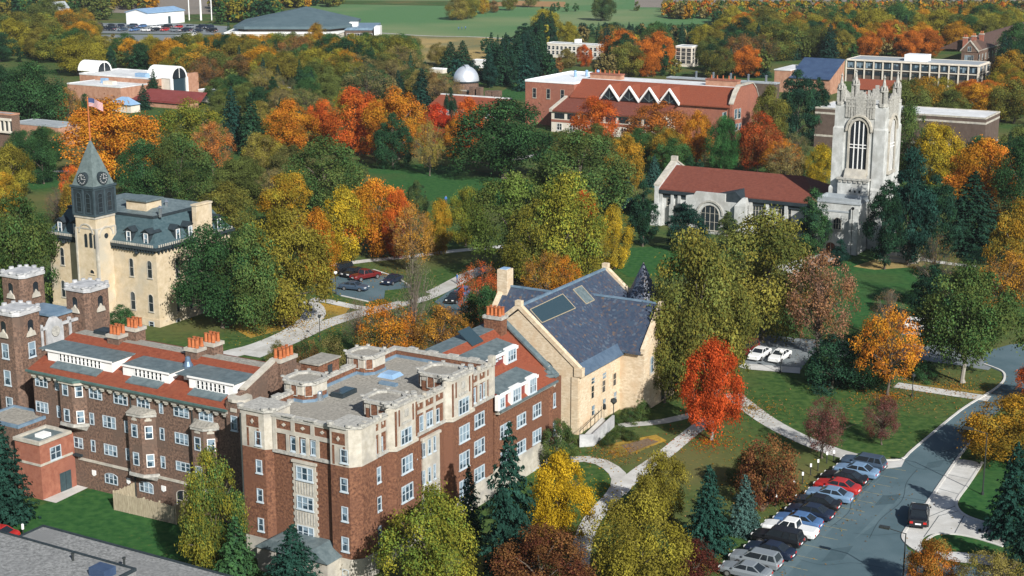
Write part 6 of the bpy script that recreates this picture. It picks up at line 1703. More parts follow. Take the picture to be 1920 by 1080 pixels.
# ================================================================ trees
rng = np.random.default_rng(11)
def unit(v): return v / np.maximum(np.linalg.norm(v, axis=-1, keepdims=True), 1e-9)
def leaf_mesh(name, P, N, S, tint, tone, mat, elong=1.5, rg=rng):
    n = len(P)
    t = unit(np.cross(N, unit(rg.normal(size=(n, 3)))))
    s = np.cross(N, t)
    a = (S * rg.uniform(.6, 1.4, n))[:, None]
    V = np.stack([P + t * a * elong * .6, P + s * a * .55 + N * a * .12, P - t * a * elong * .6, P - s * a * .55 + N * a * .12], 1).reshape(-1, 3)
    me = bpy.data.meshes.new(name)
    me.vertices.add(4 * n); me.vertices.foreach_set('co', V.astype(np.float32).ravel())
    me.loops.add(4 * n); me.loops.foreach_set('vertex_index', np.arange(4 * n, dtype=np.int32))
    me.polygons.add(n); me.polygons.foreach_set('loop_start', np.arange(0, 4 * n, 4, dtype=np.int32)); me.polygons.foreach_set('loop_total', np.full(n, 4, np.int32))
    for nm, val in (('tint', tint), ('tone', tone)):
        at = me.attributes.new(nm, 'FLOAT', 'FACE'); at.data.foreach_set('value', np.clip(val, 0, 2).astype(np.float32))
    me.materials.append(MATS[mat]); me.update(); me.validate()
    return me

PROF = {
    'round': lambda t: np.sin(np.pi * np.clip(.13 + .84 * t, 0, 1)) ** .62,
    'oval': lambda t: np.sin(np.pi * np.clip(.10 + .86 * t, 0, 1)) ** .8,
    'tear': lambda t: np.sin(np.pi * np.clip(.2 + .77 * t, 0, 1)) ** .9,
    'spread': lambda t: np.minimum(1, .62 + t * 2.4) * np.sqrt(np.clip(1 - t ** 2.6, 0, 1)),
    'bush': lambda t: np.sqrt(np.clip(1 - t ** 2, 0, 1)) * np.minimum(1, .8 + t * 2),
    'ragged': lambda t: (np.minimum(1, .3 + t * 2.2) * np.clip(1 - t, 0, 1) ** .5) * 1.05,
    'vase': lambda t: np.clip(.25 + 1.15 * t, 0, 1) * np.sqrt(np.clip(1 - t ** 4, 0, 1)),
}
def decid(seed, prof, zb, n, leaf, nl, lr, fill=.25, squash=.8, outer=.08):
    rg = np.random.default_rng(seed); f = PROF[prof]
    t = rg.beta(1.15, 1.1, nl * 3)
    keep = rg.random(nl * 3) < f(t) + .08
    t = t[keep][:nl]; k = len(t)
    rmax = f(t) * .5
    inner = rg.random(k) < fill
    rad = lr * rg.uniform(.5, 1.4, k) * (.65 + .35 * f(t))
    lop = 1 + .10 * np.sin(np.arange(k) * 2.39996 + seed) + .07 * np.sin(2 * np.arange(k) * 2.39996 + seed * 2.3); rmax = rmax * (lop if prof != 'tear' else 1)
    r = np.maximum(rmax - rad * .6, 0) * np.where(inner, rg.random(k) * .6, rg.uniform(.85, 1.06, k))
    an = np.arange(k) * 2.39996 + rg.normal(0, .35, k)
    C = np.stack([r * np.cos(an), r * np.sin(an), zb + (1 - zb) * t * .93 + .02], 1)
    ltint = rg.random(k); ltone = rg.uniform(.6, 1.4, k)
    w = rad ** 2; w /= w.sum()
    li = rg.choice(k, n, p=w)
    d = unit(rg.normal(size=(n, 3))); out = unit(C - np.array([0, 0, zb + (1 - zb) * .35]))[li]
    d = unit(d + out * .55 + np.array([0, 0, .18]))
    rr = rad[li] * (rg.random(n) ** .45) * np.where(rg.random(n) < outer + .06, 1.45, 1.03)
    P = C[li] + d * rr[:, None] * np.array([1, 1, squash])
    N = unit(d * .75 + rg.normal(size=(n, 3)) * .5 + np.array([0, 0, .25]))
    tint = ltint[li] * .75 + rg.normal(.12, .22, n)
    tone = ltone[li] * rg.uniform(.75, 1.25, n)
    me = leaf_mesh('crown', P, N, np.full(n, leaf), tint, tone, 'leaves', rg=rg)
    return me, C
def trunk_mesh(seed, C, zb, r0=.022, pale=False, twigs=0, top=.72, lean=0):
    rg = random.Random(seed); m = MB()
    zs = [0, .03, zb * .7 + .02, (zb + top) / 2, top]; rs = [r0 * 1.5, r0, r0 * .85, r0 * .55, r0 * .15]
    pts = [Vector((rg.uniform(-.01, .01) * k, rg.uniform(-.01, .01) * k, z)) for k, z in enumerate(zs)]
    for i in range(4): m.tube(pts[i], pts[i + 1], rs[i], rs[i + 1], 7, 0, i == 0)
    idx = list(range(len(C))); rg.shuffle(idx)
    for j in idx[:10]:
        c = Vector(C[j]); z0 = max(zb * .75, min(top * .8, c.z * .55)); a = Vector((0, 0, z0)); b_ = a.lerp(c, .5) + Vector((0, 0, .03))
        m.tube(a, b_, r0 * .5, r0 * .33, 5, 0, False); m.tube(b_, c, r0 * .33, r0 * .1, 4, 0, False)
    for j in range(twigs):
        c = Vector(C[idx[j % len(idx)]]) * 1.0; c += Vector((rg.gauss(0, .05), rg.gauss(0, .05), rg.gauss(.02, .04)))
        z0 = rg.uniform(zb * .8, max(zb, c.z * .75)); a = Vector((0, 0, z0)); mid = a.lerp(c, .45) + Vector((rg.gauss(0, .02), rg.gauss(0, .02), .02))
        m.tube(a, mid, r0 * .22, r0 * .14, 3, 0, False); m.tube(mid, c, r0 * .14, r0 * .05, 3, 0, False)
        for q in range(2):
            e = c + Vector((rg.gauss(0, .06), rg.gauss(0, .06), rg.gauss(.03, .04))); m.tube(mid.lerp(c, .5), e, r0 * .09, r0 * .035, 3, 0, False)
    return m.mesh('trunk', ['bark_pale' if pale else 'bark'])
def conifer(seed, tiers, pw, droop, n_leaf, leaf, z0=.04, jit=.18, gap=0.0):
    rg = np.random.default_rng(seed); P, N, T, To = [], [], [], []
    for i in range(tiers):
        t = i / (tiers - 1); z = z0 + (1 - z0) * t * .985
        Rr = .5 * (1 - t) ** pw + .008
        nb = max(5, int(15 * (1 - t) ** .6))
        for j in range(nb):
            if rg.random() < gap: continue
            a = 2 * math.pi * (j + rg.random() * .8) / nb + i * .7
            ln = Rr * rg.uniform(1 - jit * 1.6, 1 + jit * .5)
            k = max(4, int(n_leaf * (ln / .5 + .12)))
            u = rg.random(k) ** .7
            tone = rg.uniform(.7, 1.25); tn = rg.random()
            wd = (.035 + .06 * ln / .5) * (1.1 - u)
            off = rg.normal(size=k) * wd
            rad = ln * (.1 + .95 * u)
            x = rad * math.cos(a) - off * math.sin(a); y = rad * math.sin(a) + off * math.cos(a)
            zz = z + .012 * (1 - t) - droop * (1 - t) * u ** 1.4 * (ln / .5 + .15) + rg.normal(size=k) * .007 + .035 * u ** 4 * (1 - t)
            P.append(np.stack([x, y, zz], 1))
            nn = np.stack([math.cos(a) * .45 + rg.normal(size=k) * .35, math.sin(a) * .45 + rg.normal(size=k) * .35, np.full(k, .75)], 1); N.append(unit(nn))
            T.append(u * .6 + rg.random(k) * .3 + tn * .2); To.append(tone * rg.uniform(.75, 1.2, k))
    P, N, T, To = map(np.concatenate, (P, N, T, To))
    me = leaf_mesh('crown', P, N, np.full(len(P), leaf), T, To, 'needles', 1.7, rg)
    m = MB(); m.tube((0, 0, 0), (0, 0, .95), .016, .003, 6)
    return me, m.mesh('trunk', ['bark'])

PROTO = {}
def reg(kind, items): PROTO[kind] = items
def dset(kind, seeds, prof, zb, n, leaf, nl, lr, fill=.25, squash=.8, r0=.022, twigs=0, pale=False, outer=.08):
    L_ = []
    for s in seeds:
        me, C = decid(s, prof, zb, n, leaf, nl, lr, fill, squash, outer)
        L_.append((me, trunk_mesh(s, C, zb, r0, pale, twigs)))
    reg(kind, L_)
dset('R', (1, 2, 3, 4), 'round', .07, 26000, .0130, 95, .145, .34)
dset('V', (5, 6, 7), 'oval', .05, 24000, .0135, 90, .14, .34)
dset('T', (8, 9), 'tear', .16, 30000, .0125, 120, .14, .34, pale=True)
dset('O', (61, 62), 'spread', .22, 26000, .0130, 95, .14, .34, pale=True)
dset('S', (10, 11, 12), 'spread', .10, 26000, .0130, 95, .145, .34)
dset('W', (13, 14, 15), 'round', .19, 11000, .0125, 85, .12, twigs=80, r0=.020, outer=.2)
dset('N', (16, 17), 'round', .15, 2600, .0105, 60, .12, twigs=190, r0=.017, outer=.3)
dset('B', (18, 19, 20), 'bush', .0, 11000, .0175, 55, .17)
dset('P', (21, 22, 23), 'ragged', .05, 20000, .0140, 100, .12, .3, .5, outer=.15)
reg('C', [conifer(31 + s, 26, .72, .10, 62, .021) for s in range(3)])
reg('K', [conifer(41 + s, 22, .8, .14, 60, .022, .05, .3, .06) for s in range(3)])
dset('Y', (51, 52), 'tear', .03, 18000, .0145, 80, .13)

COLR = dict(
    dg=(.022, .060, .027), mg=(.046, .108, .034), fg=(.03, .125, .035), og=(.10, .125, .033), ol=(.18, .155, .029), yg=(.235, .208, .027), ye=(.44, .29, .018), go=(.40, .20, .018),
    orr=(.44, .135, .020), ro=(.47, .078, .020), rd=(.36, .022, .014), br=(.20, .10, .034), bs=(.065, .13, .115), sg=(.016, .045, .032), tg=(.02, .065, .05), tn=(.25, .155, .07), pk=(.30, .165, .11),
    ma=(.075, .022, .016), gy=(.14, .13, .09), mv=(.17, .075, .065), lg=(.10, .155, .03), kh=(.19, .155, .058))
_tn = [0]
def tree(px, yt, yb, wpx, kind, c1, c2, label, name='tree', group=None, cat='tree', z=0):
    P = G(px, yb, z); s = scale_at(P)
    top = solve_py(P, Vector((0, 0, 1)), yt); wdt = wpx / s
    return plant(P, top, wdt, kind, c1, c2, label, name, group, cat)
def plant(P, hgt, wdt, kind, c1, c2, label, name='tree', group=None, cat='tree'):
    _tn[0] += 1; i = _tn[0]
    me, tr = PROTO[kind][i % len(PROTO[kind])]
    rz = random.uniform(0, 6.28)
    e = thing(name, label, cat, P, rz, group)
    v = (random.uniform(.9, 1.1), random.uniform(.9, 1.1))
    tk = link('trunk', tr, e); tk.scale = (wdt, wdt, hgt)
    cr = link('crown', me, e); cr.scale = (wdt * .97 * v[0], wdt * .97 * v[1], hgt)
    if kind in 'CK': cr.scale = (wdt * 1.22, wdt * 1.22, hgt)
    A, B_ = COLR[c1], COLR[c2]
    j = random.uniform(.88, 1.12)
    cr.color = (*[x * j for x in A], 1); cr['second_colour'] = [x * j for x in B_]
    return e

T_ = tree
# --- nearest, along the bottom of the view
T_(406, 850, 1090, 118, 'R', 'yg', 'mg', 'yellow-green tree in front of the brown dormitory yard fence', 'maple_tree')
T_(447, 968, 1120, 92, 'C', 'sg', 'mg', 'small dark spruce at the foot of the yellow-green tree by the fence', 'spruce_tree')
T_(553, 985, 1150, 128, 'C', 'tg', 'sg', 'blue-green spruce in front of the tall brick hall porch', 'spruce_tree')
T_(4, 775, 975, 116, 'C', 'tg', 'sg', 'large blue-green spruce cut by the left edge, beside the cube annex', 'spruce_tree')
T_(808, 925, 1150, 195, 'R', 'yg', 'lg', 'broad yellow-green maple before the right face of the brick hall', 'maple_tree')
T_(955, 792, 1085, 128, 'K', 'tg', 'sg', 'tall ragged blue-green spruce before the red-roofed wing', 'spruce_tree')
T_(880, 872, 1010, 62, 'K', 'sg', 'sg', 'thin dark shaded spruce close to the brick hall wall', 'spruce_tree')
T_(1048, 785, 880, 72, 'Y', 'dg', 'og', 'dense dark green cedar at the corner of the golden stone hall', 'cedar_tree')
T_(1052, 855, 1025, 122, 'R', 'ye', 'ye', 'bright yellow maple beside the curved path', 'maple_tree')
T_(1012, 990, 1140, 175, 'S', 'ma', 'br', 'maroon-brown tree at the bottom edge below the yellow maple', 'crabapple_tree')
T_(1195, 925, 1120, 190, 'R', 'ol', 'yg', 'wide olive-gold tree at the bottom edge right of the curved path', 'maple_tree')
T_(1238, 845, 985, 105, 'V', 'yg', 'ol', 'yellow-green tree standing over the diagonal concrete path', 'maple_tree')
T_(1326, 872, 1030, 86, 'C', 'sg', 'tg', 'dark green spruce left of the pale blue spruce', 'spruce_tree')
T_(1394, 890, 1000, 62, 'C', 'bs', 'bs', 'pale blue spruce beside the row of parked cars', 'spruce_tree')
T_(1438, 806, 945, 112, 'B', 'br', 'ma', 'large rusty brown bush above the row of parked cars', 'bush', cat='bush')
T_(1400, 850, 905, 70, 'B', 'dg', 'og', 'dark green bush hugging the left side of the rusty brown bush', 'bush', cat='bush')
T_(1300, 1010, 1100, 96, 'B', 'ma', 'ma', 'dark maroon bush at the bottom edge left of the parked cars', 'bush', cat='bush')
T_(1334, 630, 826, 128, 'T', 'ro', 'ro', 'flame red-orange maple with bare pale trunk beside the path', 'maple_tree')
T_(1541, 742, 860, 86, 'W', 'mv', 'ma', 'purplish half-bare crab tree beside the long diagonal path', 'crabapple_tree')
T_(1653, 740, 834, 74, 'W', 'mv', 'ma', 'smaller purplish half-bare crab tree out on the lawn', 'crabapple_tree')
T_(1664, 578, 742, 130, 'W', 'orr', 'go', 'bright orange tree with bare top twigs in front of the dark hedge', 'maple_tree')
T_(1805, 498, 718, 190, 'O', 'og', 'mg', 'big green tree with a pale trunk by the street bend', 'oak_tree')
T_(1893, 742, 868, 178, 'S', 'go', 'ol', 'golden tree overhanging the street at the right edge', 'maple_tree')
T_(1896, 830, 1005, 92, 'C', 'sg', 'tg', 'tall dark spruce at the right edge beside the concrete drive', 'spruce_tree')
T_(1932, 940, 1090, 110, 'C', 'sg', 'sg', 'lower dark spruce cut by the right edge below the drive', 'spruce_tree')
T_(1742, 1005, 1118, 98, 'V', 'og', 'orr', 'small green tree with orange top on the kerb corner', 'maple_tree')
T_(1860, 1038, 1150, 130, 'W', 'kh', 'ol', 'pale yellowish treetop at the bottom right corner', 'maple_tree')
T_(1950, 675, 760, 90, 'R', 'orr', 'ro', 'orange foliage just entering at the right edge by the street', 'maple_tree')
# --- around the drive and the chapel lawn
T_(1560, 628, 728, 110, 'B', 'dg', 'sg', 'dark yew bush mass, left half, behind the orange tree', 'bush', cat='bush')
T_(1618, 604, 728, 96, 'B', 'dg', 'dg', 'dark yew bush mass, right half, behind the orange tree', 'bush', cat='bush')
T_(1528, 660, 722, 36, 'Y', 'sg', 'tg', 'small upright juniper at the front of the dark yews', 'juniper', cat='bush')
T_(1732, 675, 715, 46, 'B', 'dg', 'mg', 'round dark bush right of the bright orange tree', 'bush', cat='bush')
T_(1532, 472, 668, 140, 'W', 'pk', 'br', 'pinkish tan half-bare tree in front of the chapel lawn', 'oak_tree')
T_(1428, 398, 640, 200, 'R', 'ol', 'og', 'large olive-gold tree in front of the chapel nave', 'oak_tree')
T_(1300, 440, 745, 180, 'R', 'ol', 'og', 'tall olive-yellow tree against the right side of the golden stone hall', 'elm_tree')
T_(1345, 500, 735, 130, 'R', 'og', 'ol', 'tall olive tree just right of the golden stone hall turret', 'elm_tree')
T_(1368, 545, 690, 84, 'R', 'ol', 'og', 'smaller olive tree beside the drive with white cars', 'elm_tree')
T_(1246, 570, 755, 88, 'R', 'og', 'ol', 'olive tree pressed against the stone hall cross wing', 'elm_tree')
T_(1658, 330, 505, 88, 'P', 'sg', 'dg', 'dark pine standing right in front of the chapel tower base', 'pine_tree')
T_(1702, 272, 498, 112, 'P', 'sg', 'tg', 'tallest dark pine right of the chapel tower', 'pine_tree')
T_(1748, 318, 488, 96, 'P', 'sg', 'dg', 'dark pine behind the stone memorial', 'pine_tree')
T_(1818, 322, 472, 122, 'C', 'dg', 'sg', 'broad dark spruce under the orange maple right of the chapel', 'spruce_tree')
T_(1522, 350, 480, 78, 'P', 'mg', 'sg', 'green pine in front of the chapel nave end', 'pine_tree')
T_(1282, 376, 470, 94, 'P', 'sg', 'tg', 'dark pine in front of the chapel transept', 'pine_tree')
T_(1362, 392, 470, 58, 'P', 'sg', 'og', 'slim dark pine right of the transept window', 'pine_tree')
T_(1205, 335, 462, 74, 'P', 'sg', 'dg', 'dark pine left of the chapel gable', 'pine_tree')
T_(1226, 292, 350, 34, 'C', 'bs', 'tg', 'small blue spruce just behind the chapel gable', 'spruce_tree')
T_(1176, 328, 392, 34, 'C', 'bs', 'tg', 'small blue spruce left of the dark chapel pine', 'spruce_tree')
T_(1574, 448, 500, 48, 'P', 'tg', 'sg', 'low blue-green pine beside the chapel door', 'pine_tree')
T_(1842, 262, 400, 134, 'R', 'orr', 'go', 'bright orange maple right of the chapel pines', 'maple_tree')
T_(1756, 226, 345, 92, 'V', 'yg', 'ye', 'yellow tree behind the tallest chapel pine', 'maple_tree')
T_(1700, 190, 330, 74, 'V', 'og', 'mg', 'olive-green tree right of the chapel tower', 'elm_tree')
T_(1898, 382, 560, 104, 'R', 'go', 'ol', 'golden brown tree at the right edge above the street', 'oak_tree')
T_(1885, 470, 600, 110, 'W', 'br', 'go', 'brownish thinning tree at the right edge below the golden one', 'oak_tree')
T_(1748, 438, 575, 84, 'N', 'br', 'og', 'bare twiggy tree with a few leaves in front of the memorial', 'oak_tree')
T_(1662, 545, 640, 74, 'N', 'gy', 'br', 'grey leafless tree rising behind the bright orange tree', 'oak_tree')
T_(1748, 490, 610, 92, 'P', 'sg', 'dg', 'dark pine left of the big green tree by the street bend', 'pine_tree')
T_(1910, 265, 420, 90, 'V', 'dg', 'mg', 'dark green tree at the right edge behind the orange maple', 'elm_tree')
for px, yt, yb, w_ in ((1660, 540, 560, 60), (1720, 545, 565, 70)):
    T_(px, yt, yb, w_, 'B', 'dg', 'dg', 'low clipped dark hedge across the chapel lawn, ' + ('shorter left piece' if px < 1700 else 'longer right piece'), 'hedge', cat='hedge')
T_(1850, 465, 490, 90, 'B', 'dg', 'tg', 'dark hedge behind the memorial path', 'hedge', cat='hedge')
# --- centre lawn
T_(968, 328, 525, 165, 'R', 'lg', 'og', 'large green half of the big yellow-green clump, centre of the view', 'maple_tree')
T_(1058, 332, 540, 150, 'R', 'yg', 'lg', 'large yellow half of the big yellow-green clump, centre of the view', 'maple_tree')
T_(1000, 380, 545, 110, 'R', 'yg', 'og', 'front tree of the big yellow-green clump', 'maple_tree')
T_(1098, 405, 540, 76, 'W', 'ol', 'yg', 'thin olive tree at the right of the big yellow-green clump', 'maple_tree')
T_(1092, 352, 480, 54, 'V', 'orr', 'ro', 'orange-red tree showing behind the big yellow-green clump', 'maple_tree')
T_(1152, 382, 505, 66, 'V', 'ye', 'ol', 'slender golden tree right of the big yellow-green clump', 'maple_tree')
T_(1022, 470, 590, 92, 'W', 'go', 'br', 'orange-brown thin tree behind the stone hall roof', 'oak_tree')
T_(1060, 480, 590, 60, 'W', 'orr', 'go', 'small orange tree behind the stone hall roof ridge', 'oak_tree')
T_(902, 486, 625, 76, 'W', 'ro', 'br', 'small red-orange tree left of the tall stone chimney', 'maple_tree')
T_(908, 540, 668, 84, 'R', 'mg', 'dg', 'dark green tree below the small red-orange one', 'maple_tree')
T_(774, 384, 512, 88, 'W', 'tn', 'go', 'tan brown teardrop tree beside the small car park', 'oak_tree')
T_(645, 348, 492, 84, 'V', 'yg', 'ye', 'yellow maple at the left end of the small car park', 'maple_tree')
T_(705, 338, 480, 128, 'R', 'orr', 'go', 'orange maple in the middle of the view above the car park', 'maple_tree')
T_(745, 350, 485, 60, 'V', 'ro', 'orr', 'red-orange maple at the right side of the orange one', 'maple_tree')
T_(824, 372, 476, 62, 'V', 'go', 'yg', 'golden young maple on the edge of the central lawn', 'maple_tree')
T_(873, 348, 462, 76, 'V', 'yg', 'lg', 'yellow-green young maple beside the golden one on the central lawn', 'maple_tree')
T_(782, 338, 405, 48, 'Y', 'sg', 'og', 'dark cedar at the lower side of the central lawn', 'cedar_tree')
T_(600, 388, 535, 78, 'V', 'orr', 'go', 'orange tree behind the clock tower hall, right end', 'maple_tree')
T_(418, 415, 615, 165, 'R', 'mg', 'dg', 'dark green tree covering the right end of the clock tower hall', 'maple_tree')
T_(532, 398, 612, 160, 'R', 'ol', 'yg', 'big olive-gold tree on the lawn corner by the curved drive', 'maple_tree')
T_(478, 425, 620, 130, 'R', 'og', 'mg', 'olive-green tree between the dark green and the olive-gold ones', 'maple_tree')
T_(228, 571, 622, 54, 'Y', 'dg', 'mg', 'round dark green bush at the foot of the clock tower', 'bush', cat='bush')
T_(540, 318, 440, 92, 'V', 'go', 'yg', 'golden tree behind the roof of the clock tower hall', 'maple_tree')
T_(425, 345, 445, 130, 'R', 'og', 'ol', 'olive tree above the mansard roof', 'elm_tree')
T_(340, 252, 385, 115, 'R', 'mg', 'og', 'green elm behind the clock tower, right part', 'elm_tree')
T_(272, 265, 385, 90, 'R', 'mg', 'dg', 'green elm behind the clock tower, left part', 'elm_tree')
T_(610, 260, 400, 170, 'S', 'og', 'mg', 'wide round olive-green elm left of the central lawn', 'elm_tree')
T_(205, 192, 345, 195, 'R', 'go', 'orr', 'big golden orange maple behind the clock tower spire', 'maple_tree')
T_(138, 310, 395, 50, 'W', 'orr', 'ro', 'small red-orange tree left of the clock tower', 'maple_tree')
T_(110, 350, 420, 60, 'N', 'gy', 'br', 'grey bare tree left of the clock tower roof', 'oak_tree')
T_(366, 188, 300, 128, 'R', 'yg', 'lg', 'yellow-green maple right of the big golden orange one', 'maple_tree')
T_(400, 228, 330, 88, 'W', 'tn', 'orr', 'tan orange thinning tree below the yellow-green maple', 'oak_tree')
T_(438, 162, 280, 56, 'C', 'sg', 'tg', 'tall dark spruce, left one of the pair above the olive elm', 'spruce_tree')
T_(474, 172, 290, 54, 'C', 'sg', 'dg', 'tall dark spruce, right one of the pair above the olive elm', 'spruce_tree')
T_(492, 246, 340, 80, 'V', 'kh', 'yg', 'pale yellow tree under the dark spruce pair', 'maple_tree')
T_(545, 190, 290, 118, 'R', 'orr', 'go', 'orange maple right of the dark spruce pair', 'maple_tree')
T_(602, 184, 280, 60, 'V', 'orr', 'ro', 'slimmer deep orange maple beside the orange one', 'maple_tree')
T_(668, 168, 290, 112, 'R', 'ro', 'orr', 'red-orange maple in the long autumn row, left of the tall orange one', 'maple_tree')
T_(748, 166, 300, 108, 'R', 'orr', 'go', 'tall orange maple in the long autumn row behind the dark oval tree', 'maple_tree')
T_(738, 212, 316, 74, 'Y', 'dg', 'dg', 'dark green oval tree at the top of the central lawn', 'cedar_tree')
T_(806, 228, 330, 66, 'W', 'tn', 'yg', 'tan thinning tree right of the dark oval tree', 'oak_tree')
T_(816, 192, 270, 58, 'V', 'rd', 'ro', 'crimson tree below the long red roof', 'maple_tree')
T_(792, 128, 205, 54, 'C', 'tg', 'sg', 'blue-green spruce left of the observatory', 'spruce_tree')
T_(845, 164, 240, 28, 'Y', 'dg', 'sg', 'narrow dark cypress before the long red roof', 'cypress_tree')
T_(880, 184, 280, 62, 'R', 'ro', 'orr', 'red-orange maple right of the narrow cypress', 'maple_tree')
T_(850, 222, 300, 40, 'V', 'go', 'orr', 'small golden tree below the narrow cypress', 'maple_tree')
T_(945, 186, 335, 195, 'S', 'mg', 'dg', 'broad dark green oak in the middle of the view', 'oak_tree')
T_(1085, 248, 400, 180, 'S', 'og', 'mg', 'wide olive-green elm right of the dark oak', 'elm_tree')
T_(1172, 252, 375, 84, 'R', 'ol', 'go', 'olive-gold elm left of the small blue spruces', 'elm_tree')
T_(1118, 184, 275, 88, 'R', 'ro', 'orr', 'red-orange maple before the lower red roof', 'maple_tree')
T_(1232, 193, 290, 124, 'R', 'orr', 'br', 'rust orange maple under the zigzag dormers', 'maple_tree')
T_(1258, 244, 318, 66, 'R', 'go', 'ol', 'golden tree in front of the rust orange maple', 'maple_tree')
T_(1305, 210, 310, 62, 'R', 'orr', 'go', 'orange-brown tree left of the bright green one', 'maple_tree')
T_(1356, 220, 325, 60, 'R', 'fg', 'mg', 'bright green round tree at the gable of the zigzag hall', 'maple_tree')
T_(1420, 212, 325, 88, 'R', 'ro', 'br', 'dusky red-orange maple right of the zigzag hall gable', 'maple_tree')
T_(1468, 262, 340, 82, 'W', 'go', 'orr', 'thin orange tree above the chapel roof ridge', 'maple_tree')
T_(1536, 268, 350, 54, 'V', 'yg', 'ye', 'yellow tree left of the chapel tower', 'maple_tree')
T_(1332, 158, 250, 30, 'K', 'sg', 'dg', 'thin tall spruce in front of the zigzag hall roof', 'spruce_tree')
T_(1020, 142, 215, 34, 'N', 'gy', 'br', 'bare grey tree at the end of the white flat roof', 'oak_tree')
T_(1440, 165, 280, 80, 'R', 'og', 'ol', 'olive tree right of the zigzag hall', 'elm_tree')
T_(1492, 122, 275, 100, 'P', 'dg', 'sg', 'tall dark pine, left of the pair before the blue-roofed hall', 'pine_tree')
T_(1530, 140, 270, 60, 'P', 'sg', 'dg', 'dark pine, right of the pair before the blue-roofed hall', 'pine_tree')
# --- left edge
T_(38, 365, 585, 140, 'R', 'mg', 'og', 'big green tree at the left edge beside the clock tower hall', 'elm_tree')
T_(-20, 350, 560, 100, 'V', 'og', 'ol', 'olive tree cut by the left edge above the tower hall', 'elm_tree')
T_(22, 272, 372, 86, 'R', 'yg', 'ol', 'yellow-green tree at the left edge above the big green one', 'maple_tree')
T_(10, 325, 400, 62, 'R', 'go', 'yg', 'golden tree at the left edge under the yellow-green one', 'maple_tree')
T_(82, 235, 345, 66, 'V', 'dg', 'mg', 'dark green tree left of the golden orange maple', 'elm_tree')
T_(40, 240, 325, 50, 'V', 'mg', 'dg', 'small green tree before the colonnaded hall', 'elm_tree')
T_(70, 118, 250, 130, 'S', 'dg', 'mg', 'large dark green oak above the flat grey roof at left', 'oak_tree')
T_(10, 125, 245, 90, 'R', 'dg', 'dg', 'dark green oak at the left edge', 'oak_tree')
T_(130, 165, 250, 50, 'W', 'go', 'tn', 'thin golden tree at the left end of the brick centre', 'maple_tree')
T_(148, 330, 430, 70, 'R', 'og', 'go', 'olive-gold tree right behind the clock tower belfry', 'elm_tree')
# --- behind the tall brick hall
T_(725, 560, 700, 105, 'W', 'go', 'orr', 'orange thinning tree behind the brick hall roof, left one', 'oak_tree')
T_(828, 572, 705, 118, 'W', 'go', 'br', 'orange-brown thinning tree behind the brick hall roof, right one', 'oak_tree')
T_(778, 490, 690, 120, 'N', 'gy', 'og', 'grey-green nearly bare tree between the orange thinning trees', 'oak_tree')
T_(672, 560, 660, 70, 'N', 'gy', 'br', 'leafless grey tree on the drive edge', 'oak_tree')
T_(575, 625, 705, 62, 'B', 'dg', 'br', 'dark bush behind the roof chimney', 'bush', cat='bush')
T_(625, 625, 705, 66, 'B', 'kh', 'og', 'greyish green bush behind the roof penthouse', 'bush', cat='bush')
T_(520, 638, 700, 36, 'B', 'og', 'kh', 'small olive bush beside the pale drive', 'bush', cat='bush')
T_(690, 600, 700, 60, 'B', 'kh', 'og', 'straggly khaki bush left of the orange thinning trees', 'bush', cat='bush')
# --- shrubs round the stone hall
for px, yt, yb, w_, c, lab in ((1140, 812, 838, 30, 'dg', 'rounded dark shrub nearest the entrance ramp'), (1163, 796, 822, 30, 'mg', 'rounded green shrub in the middle of the planting bed'), (1184, 802, 826, 30, 'dg', 'rounded dark shrub at the right of the planting bed'),
                              (1150, 776, 795, 34, 'mg', 'low shrub against the stone hall side wall'), (1180, 764, 792, 40, 'dg', 'shrub against the stone hall by the downpipe'), (1202, 745, 786, 40, 'mg', 'tallest shrub in the stone hall corner')):
    T_(px, yt, yb, w_, 'B', c, 'og', lab, 'shrub', cat='shrub')

T_(833, 140, 205, 62, 'W', 'tn', 'kh', 'tan autumn tree hiding the left foot of the observatory', 'oak_tree')
T_(812, 138, 200, 44, 'R', 'br', 'kh', 'brownish tree between the blue-green spruce and the observatory', 'oak_tree')
T_(1878, 84, 150, 46, 'P', 'sg', 'dg', 'dark pine in front of the gabled hall, left one', 'pine_tree'); T_(1908, 78, 152, 50, 'P', 'dg', 'sg', 'dark pine in front of the gabled hall, right one', 'pine_tree')
T_(940, 82, 160, 48, 'K', 'sg', 'dg', 'dark spruce before the low white-fronted building, left one', 'spruce_tree'); T_(985, 88, 170, 46, 'K', 'sg', 'tg', 'dark spruce before the low white-fronted building, right one', 'spruce_tree')
T_(918, 100, 165, 40, 'P', 'tg', 'sg', 'blue-green pine right behind the observatory dome', 'pine_tree'); T_(290, 130, 190, 34, 'K', 'sg', 'dg', 'dark spruce before the larger barrel vault', 'spruce_tree'); T_(270, 158, 205, 34, 'K', 'dg', 'sg', 'dark spruce left of the maroon roof', 'spruce_tree')
T_(162, 176, 240, 44, 'Y', 'dg', 'mg', 'dark round evergreen before the tan brick wall', 'cedar_tree')
T_(1095, 84, 125, 30, 'R', 'ro', 'orr', 'small red-orange tree before the pale dormitory', 'maple_tree'); T_(1062, 92, 128, 34, 'R', 'kh', 'ol', 'khaki tree before the pale dormitory', 'maple_tree')
T_(560, 32, 105, 54, 'V', 'go', 'ol', 'tall golden tree standing before the arena roof', 'maple_tree') if False else T_(597, 42, 108, 46, 'V', 'go', 'ol', 'tall golden tree standing before the arena wall', 'maple_tree')
